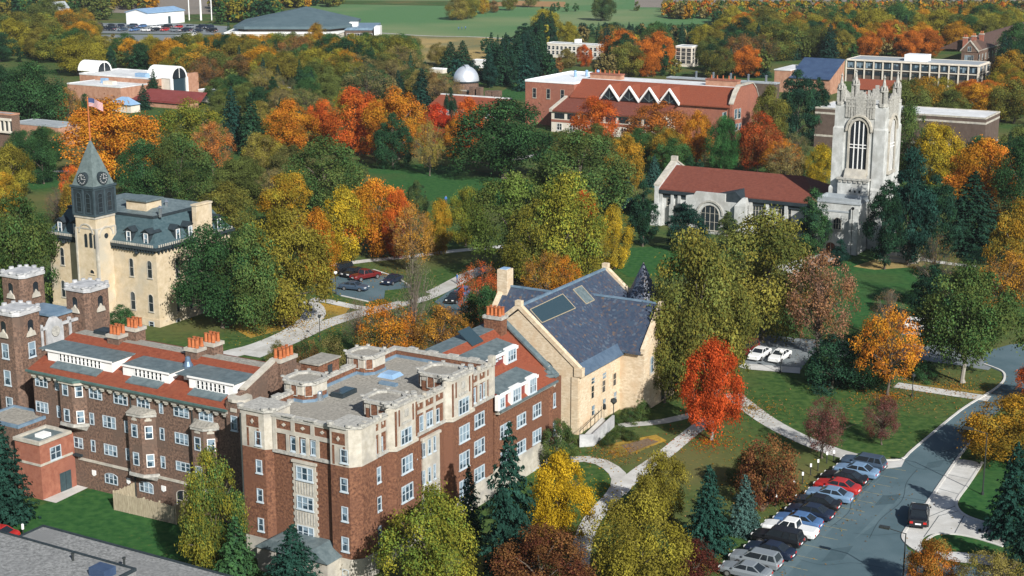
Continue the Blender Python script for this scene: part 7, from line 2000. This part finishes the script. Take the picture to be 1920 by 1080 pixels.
# --- campus woods beyond: individual trees, area by area
ZONES = [
    # px range, base range, count, palette, height, words
    (-20, 130, 52, 118, 13, 'og dg mg yg ol go', (12, 17), 'above the far left dark oaks', 0.1),
    (120, 330, 58, 100, 14, 'og ol yg kh go', (9, 13), 'between far car park and brick centre', .0),
    (130, 440, 104, 142, 22, 'og mg dg ol yg go yg', (11, 15), 'behind the vaulted brick centre', .1),
    (340, 660, 122, 178, 28, 'mg dg og ol yg go br yg', (11, 15), 'in the belt below the arena', .15),
    (430, 780, 92, 124, 24, 'og yg ol go mg go yg', (9, 13), 'in the mixed row before the arena wall', .05),
    (480, 800, 140, 200, 30, 'og ol mg kh dg', (9, 13), 'behind the long autumn row', .2),
    (690, 770, 108, 140, 7, 'og mg yg', (12, 15), 'left of the tan prairie', .0),
    (850, 1030, 98, 158, 24, 'sg dg tg', (12, 18), 'in the grove right of the observatory', 1.0),
    (980, 1300, 64, 98, 28, 'sg dg mg og yg orr', (11, 16), 'in the wood behind the pale dormitory', .45),
    (1010, 1440, 104, 150, 34, 'og mg dg ol br orr yg', (11, 15), 'before the pale dormitory', .1),
    (1280, 1600, 70, 115, 34, 'mg og ol yg dg orr go', (11, 16), 'in the wood above the blue-roofed hall', .1),
    (1470, 1760, 86, 112, 13, 'orr go ol ro', (9, 13), 'in the row behind the framed block', 0),
    (1580, 1900, 62, 98, 28, 'mg og ol yg go yg', (12, 17), 'on the slope above the framed block', .05),
    (1680, 1910, 168, 232, 18, 'yg ol go og orr', (9, 13), 'between the framed block and windowless hall', .05),
    (1850, 1960, 120, 200, 8, 'dg sg mg', (13, 18), 'below the gabled hall', .5),
    (1690, 1920, 300, 345, 9, 'dg mg og sg', (9, 12), 'below the windowless hall', .2),
    (480, 700, 205, 262, 10, 'og mg kh yg', (7, 9), 'in the shade between the autumn maples', .1),
    (380, 640, 186, 218, 10, 'dg mg og', (8, 11), 'below the grey-roofed houses', .2),
    (1040, 1330, 300, 350, 9, 'og ol mg kh', (6, 9), 'behind the chapel nave', .1),
    (0, 90, 286, 330, 4, 'mg og dg', (6, 9), 'under the colonnaded hall', .1),
    (430, 560, 330, 420, 6, 'og ol kh', (7, 10), 'above the mansard roof', 0),
    (1440, 1560, 300, 350, 5, 'og kh dg', (6, 9), 'beside the chapel tower, left', .2),
]
# sight lines that stay open: nothing tall may stand in front of these (survey columns, rows)
OPEN = [(640, 1000, 0, 66), (1045, 1335, 26, 46), (1240, 1920, -30, 2), (1000, 1240, -20, 6), (782, 905, 62, 112), (235, 346, 8, 42), (190, 415, 38, 66), (440, 715, 8, 66), (126, 352, 122, 168), (846, 903, 116, 178), (1026, 1126, 80, 100), (1266, 1311, 84, 112),
        (1590, 1856, 98, 150), (1802, 1866, 68, 118), (1456, 1562, 104, 145), (1528, 1700, 108, 300), (1700, 1876, 196, 262), (1000, 1402, 128, 215), (944, 1110, 136, 180), (806, 942, 176, 205), (0, 135, 206, 240), (205, 355, 166, 196), (0, 60, 205, 262), (350, 402, 0, 34)]
CNAME = dict(og='olive-green', dg='dark green', mg='mid-green', yg='yellow-green', ol='olive-gold', kh='khaki', go='golden', br='brownish', sg='blackish green', tg='blue-green', orr='orange', ro='red-orange')
placed = []
def blocked(px, py, hgt, wdt, P):
    s = scale_at(P); hw = wdt * s * .5
    tx, ty = proj((P.x, P.y, hgt))
    for (a, c, t, d) in OPEN:
        if px + hw * .7 > a and px - hw * .7 < c and ty < d - 5 and py > t and py > d - 8: return True
    return False
FOOT = []
for o in list(scene.objects):
    if o.type == 'MESH' and o.parent is not None and o.name.split('.')[0] in ('wall', 'rear_wing', 'lower_wing', 'upper_storey', 'atrium', 'outer_wall', 'annex', 'nave'):
        M = o.parent.matrix_local if o.parent.parent is None else o.parent.parent.matrix_local
        xs = [v.co.x for v in o.data.vertices]; ysv = [v.co.y for v in o.data.vertices]
        FOOT.append((Matrix.LocRotScale(o.parent.location, o.parent.rotation_euler, None).inverted() if o.parent.parent is None else Matrix.LocRotScale(o.parent.parent.location, o.parent.parent.rotation_euler, None).inverted(), min(xs), max(xs), min(ysv), max(ysv)))
def inside(P, mrg):
    for M, a, c, d, e in FOOT:
        q = M @ P
        if a - mrg < q.x < c + mrg and d - mrg < q.y < e + mrg: return True
    return False
rz_ = random.Random(5)
for zi, (x0, x1, y0, y1, n, pal, hh, words, con) in enumerate(ZONES):
    pal = pal.split(); k = 0; tries = 0
    n = int(n * 1.15)
    while k < n and tries < n * 40:
        tries += 1
        px, py = rz_.uniform(x0, x1), rz_.uniform(y0, y1)
        P = G(px, py); hgt = rz_.uniform(*hh); conif = rz_.random() < con
        wdt = hgt * (rz_.uniform(.4, .55) if conif else rz_.uniform(.9, 1.25))
        if any((P - q).length < (wdt + w2) * .31 for q, w2 in placed) or inside(P, wdt * .3) or blocked(px, py, hgt, wdt, P): continue
        placed.append((P, wdt)); k += 1
        c1 = rz_.choice(pal)
        if conif:
            c1 = rz_.choice(['sg', 'dg', 'tg']); c2 = rz_.choice(['sg', 'dg']); kind = rz_.choice('CKP'); nm = 'spruce_tree'; word = 'conifer'
        else:
            c2 = rz_.choice([c1, rz_.choice(pal)]); kind = rz_.choice('RRVS' if c1 != 'kh' and c1 != 'br' else 'W'); nm = 'broadleaf_tree'; word = 'tree'
        lab = 'one of the ' + CNAME[c1] + ' ' + word + 's ' + words
        plant(P, hgt, wdt, kind, c1, c2, lab, nm, CNAME[c1] + ' ' + word + 's ' + words)

# --- the far woods: nobody could count them
def far_wood(name, zones, seed, label):
    rg = np.random.default_rng(seed); rr = random.Random(seed)
    protoP = []
    for s in range(6):
        n = 420; k = 22
        t = rg.random(k); f = PROF['round'](t)
        r = f * .5 * rg.uniform(.3, .8, k); an = rg.random(k) * 6.28
        C = np.stack([r * np.cos(an), r * np.sin(an), .12 + .8 * t], 1)
        li = rg.integers(0, k, n); d = unit(rg.normal(size=(n, 3)) + np.array([0, 0, .3]))
        protoP.append((C[li] + d * .16 * (rg.random(n) ** .5)[:, None] * np.array([1, 1, .8]), unit(d * .8 + rg.normal(size=(n, 3)) * .4 + np.array([0, 0, .3])), np.array([.75 + .5 * rg.random() for _ in range(k)])[li]))
    PP, NN, CC, SS = [], [], [], []
    for (x0, x1, y0, y1, cnt, pal, hh) in zones:
        pal = pal.split()
        for _ in range(cnt):
            px, py = rr.uniform(x0, x1), rr.uniform(y0, y1); P = G(px, py); h = rr.uniform(*hh); w_ = h * rr.uniform(.7, 1.0)
            if blocked(px, py, h, w_, P) or inside(P, 3): continue
            p, nn, tn = protoP[rr.randrange(6)]
            a = rr.uniform(0, 6.28); ca, sa = math.cos(a), math.sin(a)
            Rm = np.array([[ca, -sa, 0], [sa, ca, 0], [0, 0, 1]])
            q = (p * np.array([w_, w_, h])) @ Rm.T + np.array([P.x, P.y, 0]); PP.append(q); NN.append(nn @ Rm.T)
            c = np.array(COLR[rr.choice(pal)]) * rr.uniform(.8, 1.2); CC.append(c[None] * tn[:, None] * rg.uniform(.8, 1.2, (len(tn), 1))); SS.append(np.full(len(p), .065 * h))
    P, N, C, S = map(np.concatenate, (PP, NN, CC, SS))
    me = leaf_mesh(name, P, N, S, np.zeros(len(P)), np.ones(len(P)), 'wood_leaves', 1.4, rg)
    at = me.attributes.new('leaf_colour', 'FLOAT_COLOR', 'FACE'); at.data.foreach_set('color', np.concatenate([C, np.ones((len(C), 1))], 1).astype(np.float32).ravel())
    o = link(name, me); tag(o, label, 'woods', kind='stuff'); return o
far_wood('far_woods', [(-60, 200, 6, 40, 200, 'og dg mg ol yg kh'  , (11, 16)), (395, 520, 12, 46, 90, 'og dg mg ol yg go', (11, 15)), (470, 640, -6, 16, 120, 'og dg yg ol go', (12, 16)), (150, 290, -8, 20, 90, 'yg ol og go', (11, 15)),
                       (1010, 1340, 56, 72, 90, 'dg sg mg og', (5, 9)), (1030, 1200, 12, 24, 26, 'dg mg og', (5, 8)), (1240, 1960, 22, 62, 900, 'og mg dg ol yg kh orr go', (6.5, 11)), (1240, 1960, 10, 26, 300, 'og kh gy br ol dg', (5, 8)), (1200, 1960, -14, 4, 130, 'kh gy br og', (4, 6))], 77, 'far-off autumn woods along the top of the view')
far_wood('woodland', [(z[0], z[1], z[2], z[3], int(z[4] * 1.6), z[5].replace('orr', 'kh').replace('go', 'kh').replace('ro', 'br'), (z[6][0] * .5, z[6][1] * .7)) for z in ZONES if z[3] < 205], 78, 'lower woodland filling the gaps between the campus trees')
# field trees, few and separate
for px, py, hgt, c1, c2, lab in ((858, 38, 13, 'yg', 'kh', 'yellow tree at the left of the small clump on the green fields'), (874, 36, 14, 'og', 'yg', 'taller olive tree in the small clump on the green fields'), (884, 33, 11, 'ye', 'ol', 'golden tree at the right of the small clump on the green fields'),
                                 (907, 26, 9, 'go', 'yg', 'lone golden tree on the green fields'), (926, 24, 7, 'br', 'kh', 'small brownish tree right of the lone golden one on the fields'), (955, 20, 10, 'yg', 'og', 'yellow-green tree at the far side of the green fields'), (992, 14, 12, 'og', 'kh', 'olive tree where the green field meets the stubble'),
                                 (1130, 40, 15, 'dg', 'og', 'dark round tree alone on the far green field'), (775, 128, 12, 'kh', 'og', 'khaki tree at the corner of the tan prairie'), (822, 124, 9, 'kh', 'ol', 'low khaki tree right under the tan prairie')):
    P = G(px, py); plant(P, hgt, hgt * .95, 'R', c1, c2, lab, 'field_tree')
for px, yt, yb, w_, lab in ((845, 78, 132, 46, 'dark spruce, left of the pair before the tan prairie'), (868, 76, 132, 44, 'dark spruce, right of the pair before the tan prairie'), (798, 114, 165, 20, 'thin dark spruce left of the tan-topped trees by the prairie'), (985, 40, 95, 55, 'tallest dark conifer on the skyline of the conifer grove'), (1010, 36, 92, 60, 'broad dark pine on the skyline of the conifer grove')):
    T_(px, yt, yb, w_, 'C' if px < 980 else 'P', 'sg', 'dg', lab, 'spruce_tree')

# ================================================================ fallen leaves lying under the trees
def litter(px, py, rad, n, cols, label):
    P = G(px, py); rg = np.random.default_rng(int(px * 7 + py))
    a = rg.random(n) * 6.283; r = rad * np.abs(rg.normal(0, .5, n))
    Q = np.stack([P.x + r * np.cos(a), P.y + r * np.sin(a), np.full(n, .07) + rg.random(n) * .03], 1)
    N = unit(rg.normal(size=(n, 3)) * .35 + np.array([0, 0, 1]))
    C = np.array([COLR[c] for c in cols])[rg.integers(0, len(cols), n)] * rg.uniform(.6, 1.1, (n, 1))
    me = leaf_mesh('fallen_leaves', Q, N, np.full(n, .13), np.zeros(n), np.ones(n), 'wood_leaves', 1.2, rg)
    at = me.attributes.new('leaf_colour', 'FLOAT_COLOR', 'FACE'); at.data.foreach_set('color', np.concatenate([C, np.ones((n, 1))], 1).astype(np.float32).ravel())
    o = link('fallen_leaves', me); tag(o, label, 'fallen leaves', kind='stuff')
litter(1664, 744, 8, 1500, ['orr', 'go', 'tn'], 'orange leaves on the grass under the bright orange tree')
litter(1332, 828, 6, 900, ['ro', 'go'], 'red leaves on the grass under the flame maple')
litter(540, 606, 13, 2600, ['ye', 'go', 'kh'], 'yellow leaves on the lawn by the curved drive')
litter(1150, 850, 7, 1000, ['go', 'tn'], 'tan leaves on the lawn below the stone hall')
litter(1410, 765, 8, 1200, ['go', 'tn', 'kh'], 'tan leaves along the upper diagonal path')
litter(1560, 640, 11, 1200, ['tn', 'pk', 'kh'], 'tan leaves under the pinkish tree')
litter(1480, 930, 12, 1500, ['kh', 'tn', 'go'], 'scattered leaves on the bank above the parked cars')
litter(1320, 1060, 10, 1200, ['go', 'tn', 'kh'], 'scattered leaves on the bank at the bottom edge')
litter(720, 515, 10, 900, ['tn', 'go'], 'tan leaves on the verge of the small car park')
litter(1790, 725, 10, 1300, ['tn', 'go'], 'tan leaves beside the path under the big green tree')
litter(1100, 920, 6, 500, ['ye'], 'yellow leaves under the yellow maple')

# ================================================================ vehicles
def hull(stations, bevel=.07):
    """stations: x, half width, z low, z high"""
    m = MB()
    rings = []
    for x, w_, z0, z1 in stations:
        zi = z0 + (z1 - z0) * .62
        rings.append([(x, -w_ * .94, z0), (x, w_ * .94, z0), (x, w_, zi), (x, w_ * .9, z1), (x, -w_ * .9, z1), (x, -w_, zi)])
    m.loft(rings)
    return m
def make_car(kind):
    """nose towards -x; returns a thing with its parts"""
    spec = dict(
        sedan=dict(L=4.8, w=.9, hood=.92, belt=.98, deck=1.0, roof=1.42, c=(-1.05, -.35, 1.0, 1.75), wb=(-1.45, 1.35)),
        hatch=dict(L=4.2, w=.87, hood=.92, belt=1.0, deck=1.0, roof=1.47, c=(-.95, -.3, 1.45, 1.95), wb=(-1.3, 1.3)),
        wagon=dict(L=4.9, w=.92, hood=1.0, belt=1.05, deck=1.05, roof=1.6, c=(-1.1, -.4, 2.0, 2.32), wb=(-1.45, 1.4)),
        suv=dict(L=4.9, w=.96, hood=1.15, belt=1.2, deck=1.2, roof=1.85, c=(-1.1, -.55, 2.15, 2.38), wb=(-1.45, 1.45)),
        pickup=dict(L=5.5, w=.96, hood=1.1, belt=1.15, deck=1.1, roof=1.78, c=(-1.15, -.55, .75, .95), wb=(-1.7, 1.7)))[kind]
    Lh = spec['L'] / 2; w_ = spec['w']; zl = .32 if kind in ('sedan', 'hatch', 'wagon') else .45
    c0, c1, c2, c3 = spec['c']
    t = thing('car', 'car', 'car')
    st = [(-Lh, w_ * .78, zl + .08, spec['hood'] - .22), (-Lh + .18, w_ * .93, zl, spec['hood'] - .1), (-Lh + .7, w_, zl, spec['hood'] - .02), (c0, w_, zl, spec['belt'] - .02), (c0 + .1, w_, zl, spec['belt']), (c3 - .1, w_, zl, spec['belt'])]
    st += [(c3, w_, zl, spec['deck']), (Lh - .35, w_ * .98, zl, spec['deck'] - .01), (Lh - .08, w_ * .93, zl + .02, spec['deck'] - .08), (Lh, w_ * .84, zl + .1, spec['deck'] - .2)]
    m = hull(st); wt = w_ * .90; wr = w_ * .74; zb, zr = spec['belt'] - .02, spec['roof']
    # roof and pillars
    rf = [(c1 + .05, wr), (c2, wr)]
    m.loft([[(c1, -wr, zr - .05), (c2, -wr, zr - .05), (c2, wr, zr - .05), (c1, wr, zr - .05)], [(c1 + .12, -wr * .93, zr), (c2 - .12, -wr * .93, zr), (c2 - .12, wr * .93, zr), (c1 + .12, wr * .93, zr)]])
    def pill(xb, xt, s, th=.05):
        m.loft([[(xb - th, s * wt, zb), (xb + th, s * wt, zb), (xb + th, s * (wt - .08), zb), (xb - th, s * (wt - .08), zb)], [(xt - th, s * wr, zr - .04), (xt + th, s * wr, zr - .04), (xt + th, s * (wr - .08), zr - .04), (xt - th, s * (wr - .08), zr - .04)]])
    for s in (-1, 1):
        pill(c0 + .05, c1 + .05, s); pill(c3 - .08, c2 - .05, s, .09); pill((c0 + c3) / 2, (c1 + c2) / 2 + .05, s)
        if kind in ('wagon', 'suv'): pill(c0 + (c3 - c0) * .72, c1 + (c2 - c1) * .75, s)
    if kind == 'pickup':
        m2 = MB(); m2.box(c3 + .12, Lh - .18, -w_ * .78, w_ * .78, spec['deck'] - .05, spec['deck'] + .012)
    body = m.build('body', 'car_paint', t)
    bv = body.modifiers.new('bevel', 'BEVEL'); bv.width = .045; bv.segments = 2; bv.limit_method = 'ANGLE'
    if kind == 'pickup': m2.build('bed_cover', 'car_paint', body)
    g = MB(); k = .015
    g.loft([[(c0 + k, -wt + k, zb), (c3 - k, -wt + k, zb), (c3 - k, wt - k, zb), (c0 + k, wt - k, zb)], [(c1 + k, -wr + k, zr - .05), (c2 - k, -wr + k, zr - .05), (c2 - k, wr - k, zr - .05), (c1 + k, wr - k, zr - .05)]])
    g.build('windows', 'car_glass', t)
    rad = .33 if kind in ('sedan', 'hatch', 'wagon') else .39
    for x in spec['wb']:
        for s in (-1, 1):
            q = MB(); q.tube((0, -.11, 0), (0, .11, 0), rad, rad, 16); wh = q.build('wheel', 'tyre_rubber', t, (x, s * (w_ - .07), rad))
            q = MB(); q.tube((0, -.125, 0), (0, .125, 0), rad * .62, rad * .62, 12); q.build('rim', 'rim_alloy', wh)
    zh = spec['hood'] - .3
    for s in (-1, 1):
        q = MB(); q.box(-Lh - .02, -Lh + .12, s * w_ * .42, s * w_ * .78, zh, zh + .15); q.build('headlight', 'lens_clear', t)
        q = MB(); q.box(Lh - .12, Lh + .015, s * w_ * .5, s * w_ * .82, spec['deck'] - .42, spec['deck'] - .22); q.build('taillight', 'lens_red', t)
        q = MB(); q.box(c0 + .1, c0 + .25, s * (w_ + .02), s * (w_ + .17), zb + .02, zb + .15); q.build('mirror', 'car_paint', t)
    q = MB(); q.box(Lh - .1, Lh + .02, -.26, .26, zl + .18, zl + .31); q.build('number_plate', 'plate_white', t)
    q = MB(); q.box(-Lh - .02, -Lh + .2, -w_ * .82, w_ * .82, zl, zl + .16); q.box(Lh - .2, Lh + .025, -w_ * .85, w_ * .85, zl, zl + .13); q.build('bumper', 'car_paint' if kind == 'sedan' else 'pole_dark', t)
    return t
CARP = {}
CC_ = dict(white=(.72, .73, .72), black=(.008, .009, .011), navy=(.010, .017, .036), blue=(.065, .14, .29), silver=(.19, .215, .235), pale=(.15, .245, .37), red=(.38, .022, .02), dkred=(.12, .012, .012), green=(.02, .07, .06), slate=(.042, .068, .105), tan=(.25, .21, .15))
def car(kind, colr, P, ang, label, group=None, sc=1.0, cat='car', name='parked_car'):
    if kind not in CARP: o = CARP[kind] = make_car(kind)
    else: o = copy_tree(CARP[kind])
    o.name = name; o.location = (P.x, P.y, P.z); o.rotation_euler = (0, 0, ang); o.scale = (sc,) * 3
    tag(o, label, cat, group)
    if not group and 'group' in o: del o['group']
    for c in o.children:
        if c.name.split('.')[0] in ('body', 'mirror', 'bumper'):
            c.color = (*CC_[colr], 1)
            for d in c.children: d.color = (*CC_[colr], 1)
    return o
NOSE = R(-30)       # body x axis along the building grid: noses point away from the street
row = [('wagon', 'slate', 'dark blue estate car at the far end of the parked row'), ('sedan', 'pale', 'pale silver-blue saloon second from the far end of the parked row'), ('sedan', 'black', 'black saloon between the pale blue and the red parked cars'), ('sedan', 'red', 'bright red car in the parked row'),
       ('sedan', 'pale', 'silver-blue saloon on the near side of the red car'), ('sedan', 'black', 'black saloon with teal-tinted rear glass in the parked row'), ('sedan', 'navy', 'dark navy saloon beside the mid-blue one'), ('sedan', 'blue', 'mid-blue saloon next to the white pickup'),
       ('pickup', 'white', 'white extended-cab pickup in the parked row'), ('suv', 'black', 'black sport utility beside the white pickup'), ('sedan', 'navy', 'navy car between the black sport utility and the silver estate'), ('wagon', 'silver', 'grey-silver estate near the bottom edge of the view'), ('sedan', 'silver', 'silver saloon cut by the bottom edge of the view')]
JIT = [0.2, .3, -.1, .1, .2, -.2, .1, -.1, .1, -.1, .2, -.1, 0]
for k, (kd, co, lab) in enumerate(row):
    P = STALL0.lerp(STALL1, k / 12) + EX * (JIT[k] - .4)
    car(kd, co, Vector((P.x, P.y, .035)), NOSE + R(random.uniform(-2, 2)), lab, 'cars parked along the street bank')
def cat_(px, py, z=.035): p = G(px, py); return Vector((p.x, p.y, z))
car('sedan', 'black', cat_(1722, 976), R(180 + 62 + 12), 'black saloon driving on the street, seen from behind', None, 1.1)
car('sedan', 'slate', cat_(664, 544), R(158), 'slate blue saloon in the aisle of the small car park', None)
car('pickup', 'dkred', cat_(686, 524), R(42 + 180), 'dark red pickup in the small car park', None)
car('sedan', 'black', cat_(662, 517), R(60), 'black car left of the dark red pickup', None); car('suv', 'black', cat_(640, 514), R(60), 'black sport utility at the left end of the small car park', None)
car('sedan', 'navy', cat_(736, 531), R(65), 'dark car under the bare tree at the right of the small car park', None)
car('hatch', 'blue', cat_(868, 556), R(70), 'small blue car in the separate right-hand bay behind the hall', None); car('hatch', 'black', cat_(852, 566), R(70), 'dark car in the separate right-hand bay behind the hall', None)
car('sedan', 'white', cat_(1424, 671), R(58), 'white saloon on the drive, next to the dark red car', None); car('sedan', 'white', cat_(1462, 675), R(58), 'white saloon on the drive, right-hand of the two by the lamp', None); car('suv', 'dkred', cat_(1400, 664), R(58), 'dark red car half hidden behind the white saloon on the drive', None)
car('suv', 'white', cat_(1728, 622), R(150), 'white vehicle half hidden behind the big green tree, left one', None); car('suv', 'white', cat_(1757, 624), R(150), 'white vehicle half hidden behind the big green tree, right one', None)
car('sedan', 'red', cat_(-8, 1012), R(-20), 'red car just entering at the bottom left edge', None)
fk = random.Random(3)
pal = ['navy', 'black', 'navy', 'slate', 'blue', 'white', 'black', 'red', 'silver', 'navy']
for k in range(22):
    px = 185 + (k % 11) * 21 + fk.uniform(-4, 4); py = (52, 58)[k // 11] + (k % 11) * .35 + fk.uniform(-.8, .8)
    car(fk.choice(['sedan', 'suv', 'hatch']), pal[k % 10], cat_(px, py, .23), NOSE + fk.choice([0, math.pi / 2]), 'one of the cars standing in the far car park before the metal shed', 'cars in the far car park', 1.25)
for k, (px, py) in enumerate(((340, 72), (353, 70), (364, 69))): car('suv' if k == 1 else 'sedan', 'white', cat_(px, py, .25), R(20 + 40 * k), 'one of the white vehicles below the far car park', 'white vehicles below the far car park', 1.2)

# ================================================================ lamps and small posts
def street_lamp(px, py, pyt, label, armdir=-1, arm=1.6):
    P = G(px, py); h = solve_py(P, Vector((0, 0, 1)), pyt)
    o = thing('street_lamp', label, 'street lamp', P, R(60))
    m = MB(); m.lathe(0, 0, [(.16, 0), (.16, .3), (.08, .35), (.055, h)], 8); m.tube((0, 0, h - .05), (0, armdir * arm, h + .15), .045, .04, 6); m.build('pole', 'pole_dark', o)
    m = MB(); m.box(-.22, .22, armdir * arm - .1, armdir * (arm + .85), h + .08, h + .28); m.build('lamp_head', 'pole_dark', o)
street_lamp(1842, 928, 812, 'dark street lamp with single arm on the grass by the concrete drive', 1)
street_lamp(1692, 1100, 1000, 'dark street lamp with single arm at the bottom edge by the kerb corner', 1)
def path_lamp(px, py, pyt, label, globe='lamp_white', r=.28):
    P = G(px, py); h = solve_py(P, Vector((0, 0, 1)), pyt)
    o = thing('path_lamp', label, 'path lamp', P)
    m = MB(); m.lathe(0, 0, [(.13, 0), (.13, .35), (.06, .4), (.05, h - r * 1.8)], 8); m.build('pole', 'pole_dark', o)
    m = MB(); m.lathe(0, 0, [(.12, h - r * 1.9), (r, h - r * 1.2), (r * .9, h - r * .4), (.03, h)], 10); m.build('lamp_globe', globe, o)
path_lamp(1463, 700, 655, 'path lamp at the kerb of the drive with white saloons')
path_lamp(1710, 744, 700, 'path lamp beside the path under the bright orange tree', 'pole_dark')
path_lamp(1150, 796, 746, 'dark globe lamp in front of the golden stone hall', 'pole_dark', .4)
path_lamp(1128, 786, 762, 'short dark lamp by the stone hall ramp', 'pole_dark', .3)
path_lamp(630, 552, 508, 'slim lamp at the lower kerb of the small car park', 'lamp_white')
path_lamp(218, 340, 280, 'tall lamp with white globe right of the clock tower spire', 'lamp_white', .4)
path_lamp(1594, 485, 388, 'tall dark lamp in front of the chapel porch', 'pole_dark', .3)
path_lamp(600, 640, 590, 'slim lamp beside the pale drive', 'pole_dark', .25)
zq = zoom(1340, 840, 4.5)
words = ['at the end by the diagonal path', 'second from the diagonal path', 'third from the diagonal path', 'fourth from the diagonal path', 'fifth from the diagonal path', 'sixth from the diagonal path', 'seventh from the diagonal path', 'eighth from the diagonal path', 'at the end near the blue spruce']
for k, (a, c) in enumerate(((890, 85), (945, 130), (1003, 118), (870, 195), (808, 232), (740, 305), (667, 368), (578, 432), (515, 497))):
    P = G(*zq(a, c)); o = thing('bollard', 'white-topped post on the bank above the parked cars, ' + words[k], 'post', P, 0, 'posts along the parking bank')
    m = MB(); m.lathe(0, 0, [(.06, 0), (.06, 1.0)], 8); m.build('post', 'pole_dark', o)
    m = MB(); m.box(-.1, .1, -.05, .05, 1.0, 1.38); m.build('plate', 'lamp_white', o)
for k, (px, py) in enumerate(((44, 1008), (80, 1014))):
    P = G(px, py); o = thing('bollard', 'white-topped post on the dormitory lawn, ' + ('left one' if k == 0 else 'right one') + ' of the pair', 'post', P, 0, 'posts on the dormitory lawn')
    m = MB(); m.lathe(0, 0, [(.06, 0), (.06, .9)], 8); m.build('post', 'pole_dark', o)
    m = MB(); m.lathe(0, 0, [(.13, .9), (.13, 1.4), (.05, 1.45)], 8); m.build('lamp', 'lamp_white', o)

# ================================================================ a few people, far off
mk('skin', (.5, .3, .22), None, rough=.6); mk('jeans', (.03, .045, .09), None, rough=.9); mk('blue_jacket', (.05, .16, .45), None, rough=.9); mk('dark_hair', (.03, .02, .015), None, rough=.8)
def person_mesh():
    J = dict(pel=(0, 0, .95), ches=(0, -.02, 1.28), neck=(0, -.01, 1.5), chin=(0, -.04, 1.57), crown=(0, -.02, 1.75), sl=(.19, 0, 1.42), el=(.26, .04, 1.14), hl=(.25, -.1, .9), sr=(-.19, 0, 1.42), er=(-.26, .02, 1.14), hr=(-.25, .1, .9),
             kl=(.11, -.12, .5), al=(.11, -.2, .08), tl=(.12, -.36, .04), kr=(-.11, .08, .5), ar=(-.11, .26, .1), tr=(-.12, .13, .03), hil=(.1, 0, .9), hir=(-.1, 0, .9))
    E = [('pel', 'ches'), ('ches', 'neck'), ('neck', 'chin'), ('chin', 'crown'), ('ches', 'sl'), ('sl', 'el'), ('el', 'hl'), ('ches', 'sr'), ('sr', 'er'), ('er', 'hr'), ('pel', 'hil'), ('hil', 'kl'), ('kl', 'al'), ('al', 'tl'), ('pel', 'hir'), ('hir', 'kr'), ('kr', 'ar'), ('ar', 'tr')]
    rad = dict(pel=.14, ches=.15, neck=.055, chin=.085, crown=.09, sl=.07, el=.05, hl=.045, sr=.07, er=.05, hr=.045, hil=.1, hir=.1, kl=.065, kr=.065, al=.045, ar=.045, tl=.04, tr=.04)
    K = list(J); me = bpy.data.meshes.new('person'); me.from_pydata([J[k] for k in K], [(K.index(a), K.index(c)) for a, c in E], [])
    o = bpy.data.objects.new('person', me); COL.objects.link(o)
    o.modifiers.new('skin', 'SKIN'); o.modifiers.new('sub', 'SUBSURF').render_levels = 1
    for i, k in enumerate(K):
        me.skin_vertices[0].data[i].radius = (rad[k],) * 2; me.skin_vertices[0].data[i].use_root = k == 'pel'
    dg_ = bpy.context.evaluated_depsgraph_get(); out = bpy.data.meshes.new_from_object(o.evaluated_get(dg_)); bpy.data.objects.remove(o)
    for k in ('blue_jacket', 'jeans', 'skin', 'dark_hair', 'tyre_rubber'): out.materials.append(MATS[k])
    for p in out.polygons:
        c = p.center; p.material_index = 4 if c.z < .1 else 1 if c.z < .93 and abs(c.x) < .2 else (3 if c.z > 1.68 or (c.z > 1.58 and c.y > 0) else 2) if c.z > 1.5 or (c.z < .96 and abs(c.x) > .2) else 0
        p.use_smooth = True
    return out
PM = person_mesh()
for px, py, z, rz, lab in ((836, 382, .03, .6, 'person in a blue jacket walking on the central lawn'), (857, 532, .05, 1.9, 'person in a blue jacket on the pale path left of the stone chimney'), (860, 57, .16, .3, 'tiny walker on the far green field, leftmost of three'), (866, 57, .16, 2.2, 'tiny walker on the far green field, middle of three'), (873, 56, .16, 4.0, 'tiny walker on the far green field, rightmost of three')):
    P = G(px, py); o = link('person', PM, None, (P.x, P.y, z), rz); tag(o, lab, 'person')
# ================================================================ the hazy air of an autumn day
def air():
    m, nt, out = nodes_of('haze_air')
    v = nt.nodes.new('ShaderNodeVolumePrincipled'); v.inputs['Density'].default_value = .00007; v.inputs['Color'].default_value = (.78, .86, .95, 1); v.inputs['Anisotropy'].default_value = .2
    nt.links.new(v.outputs[0], out.inputs['Volume'])
air()
m = MB(); m.box(-1200, 1200, -60, 2600, -1.0, 78)
tag(m.build('haze', 'haze_air'), 'thin pale blue haze over the campus', kind='stuff')
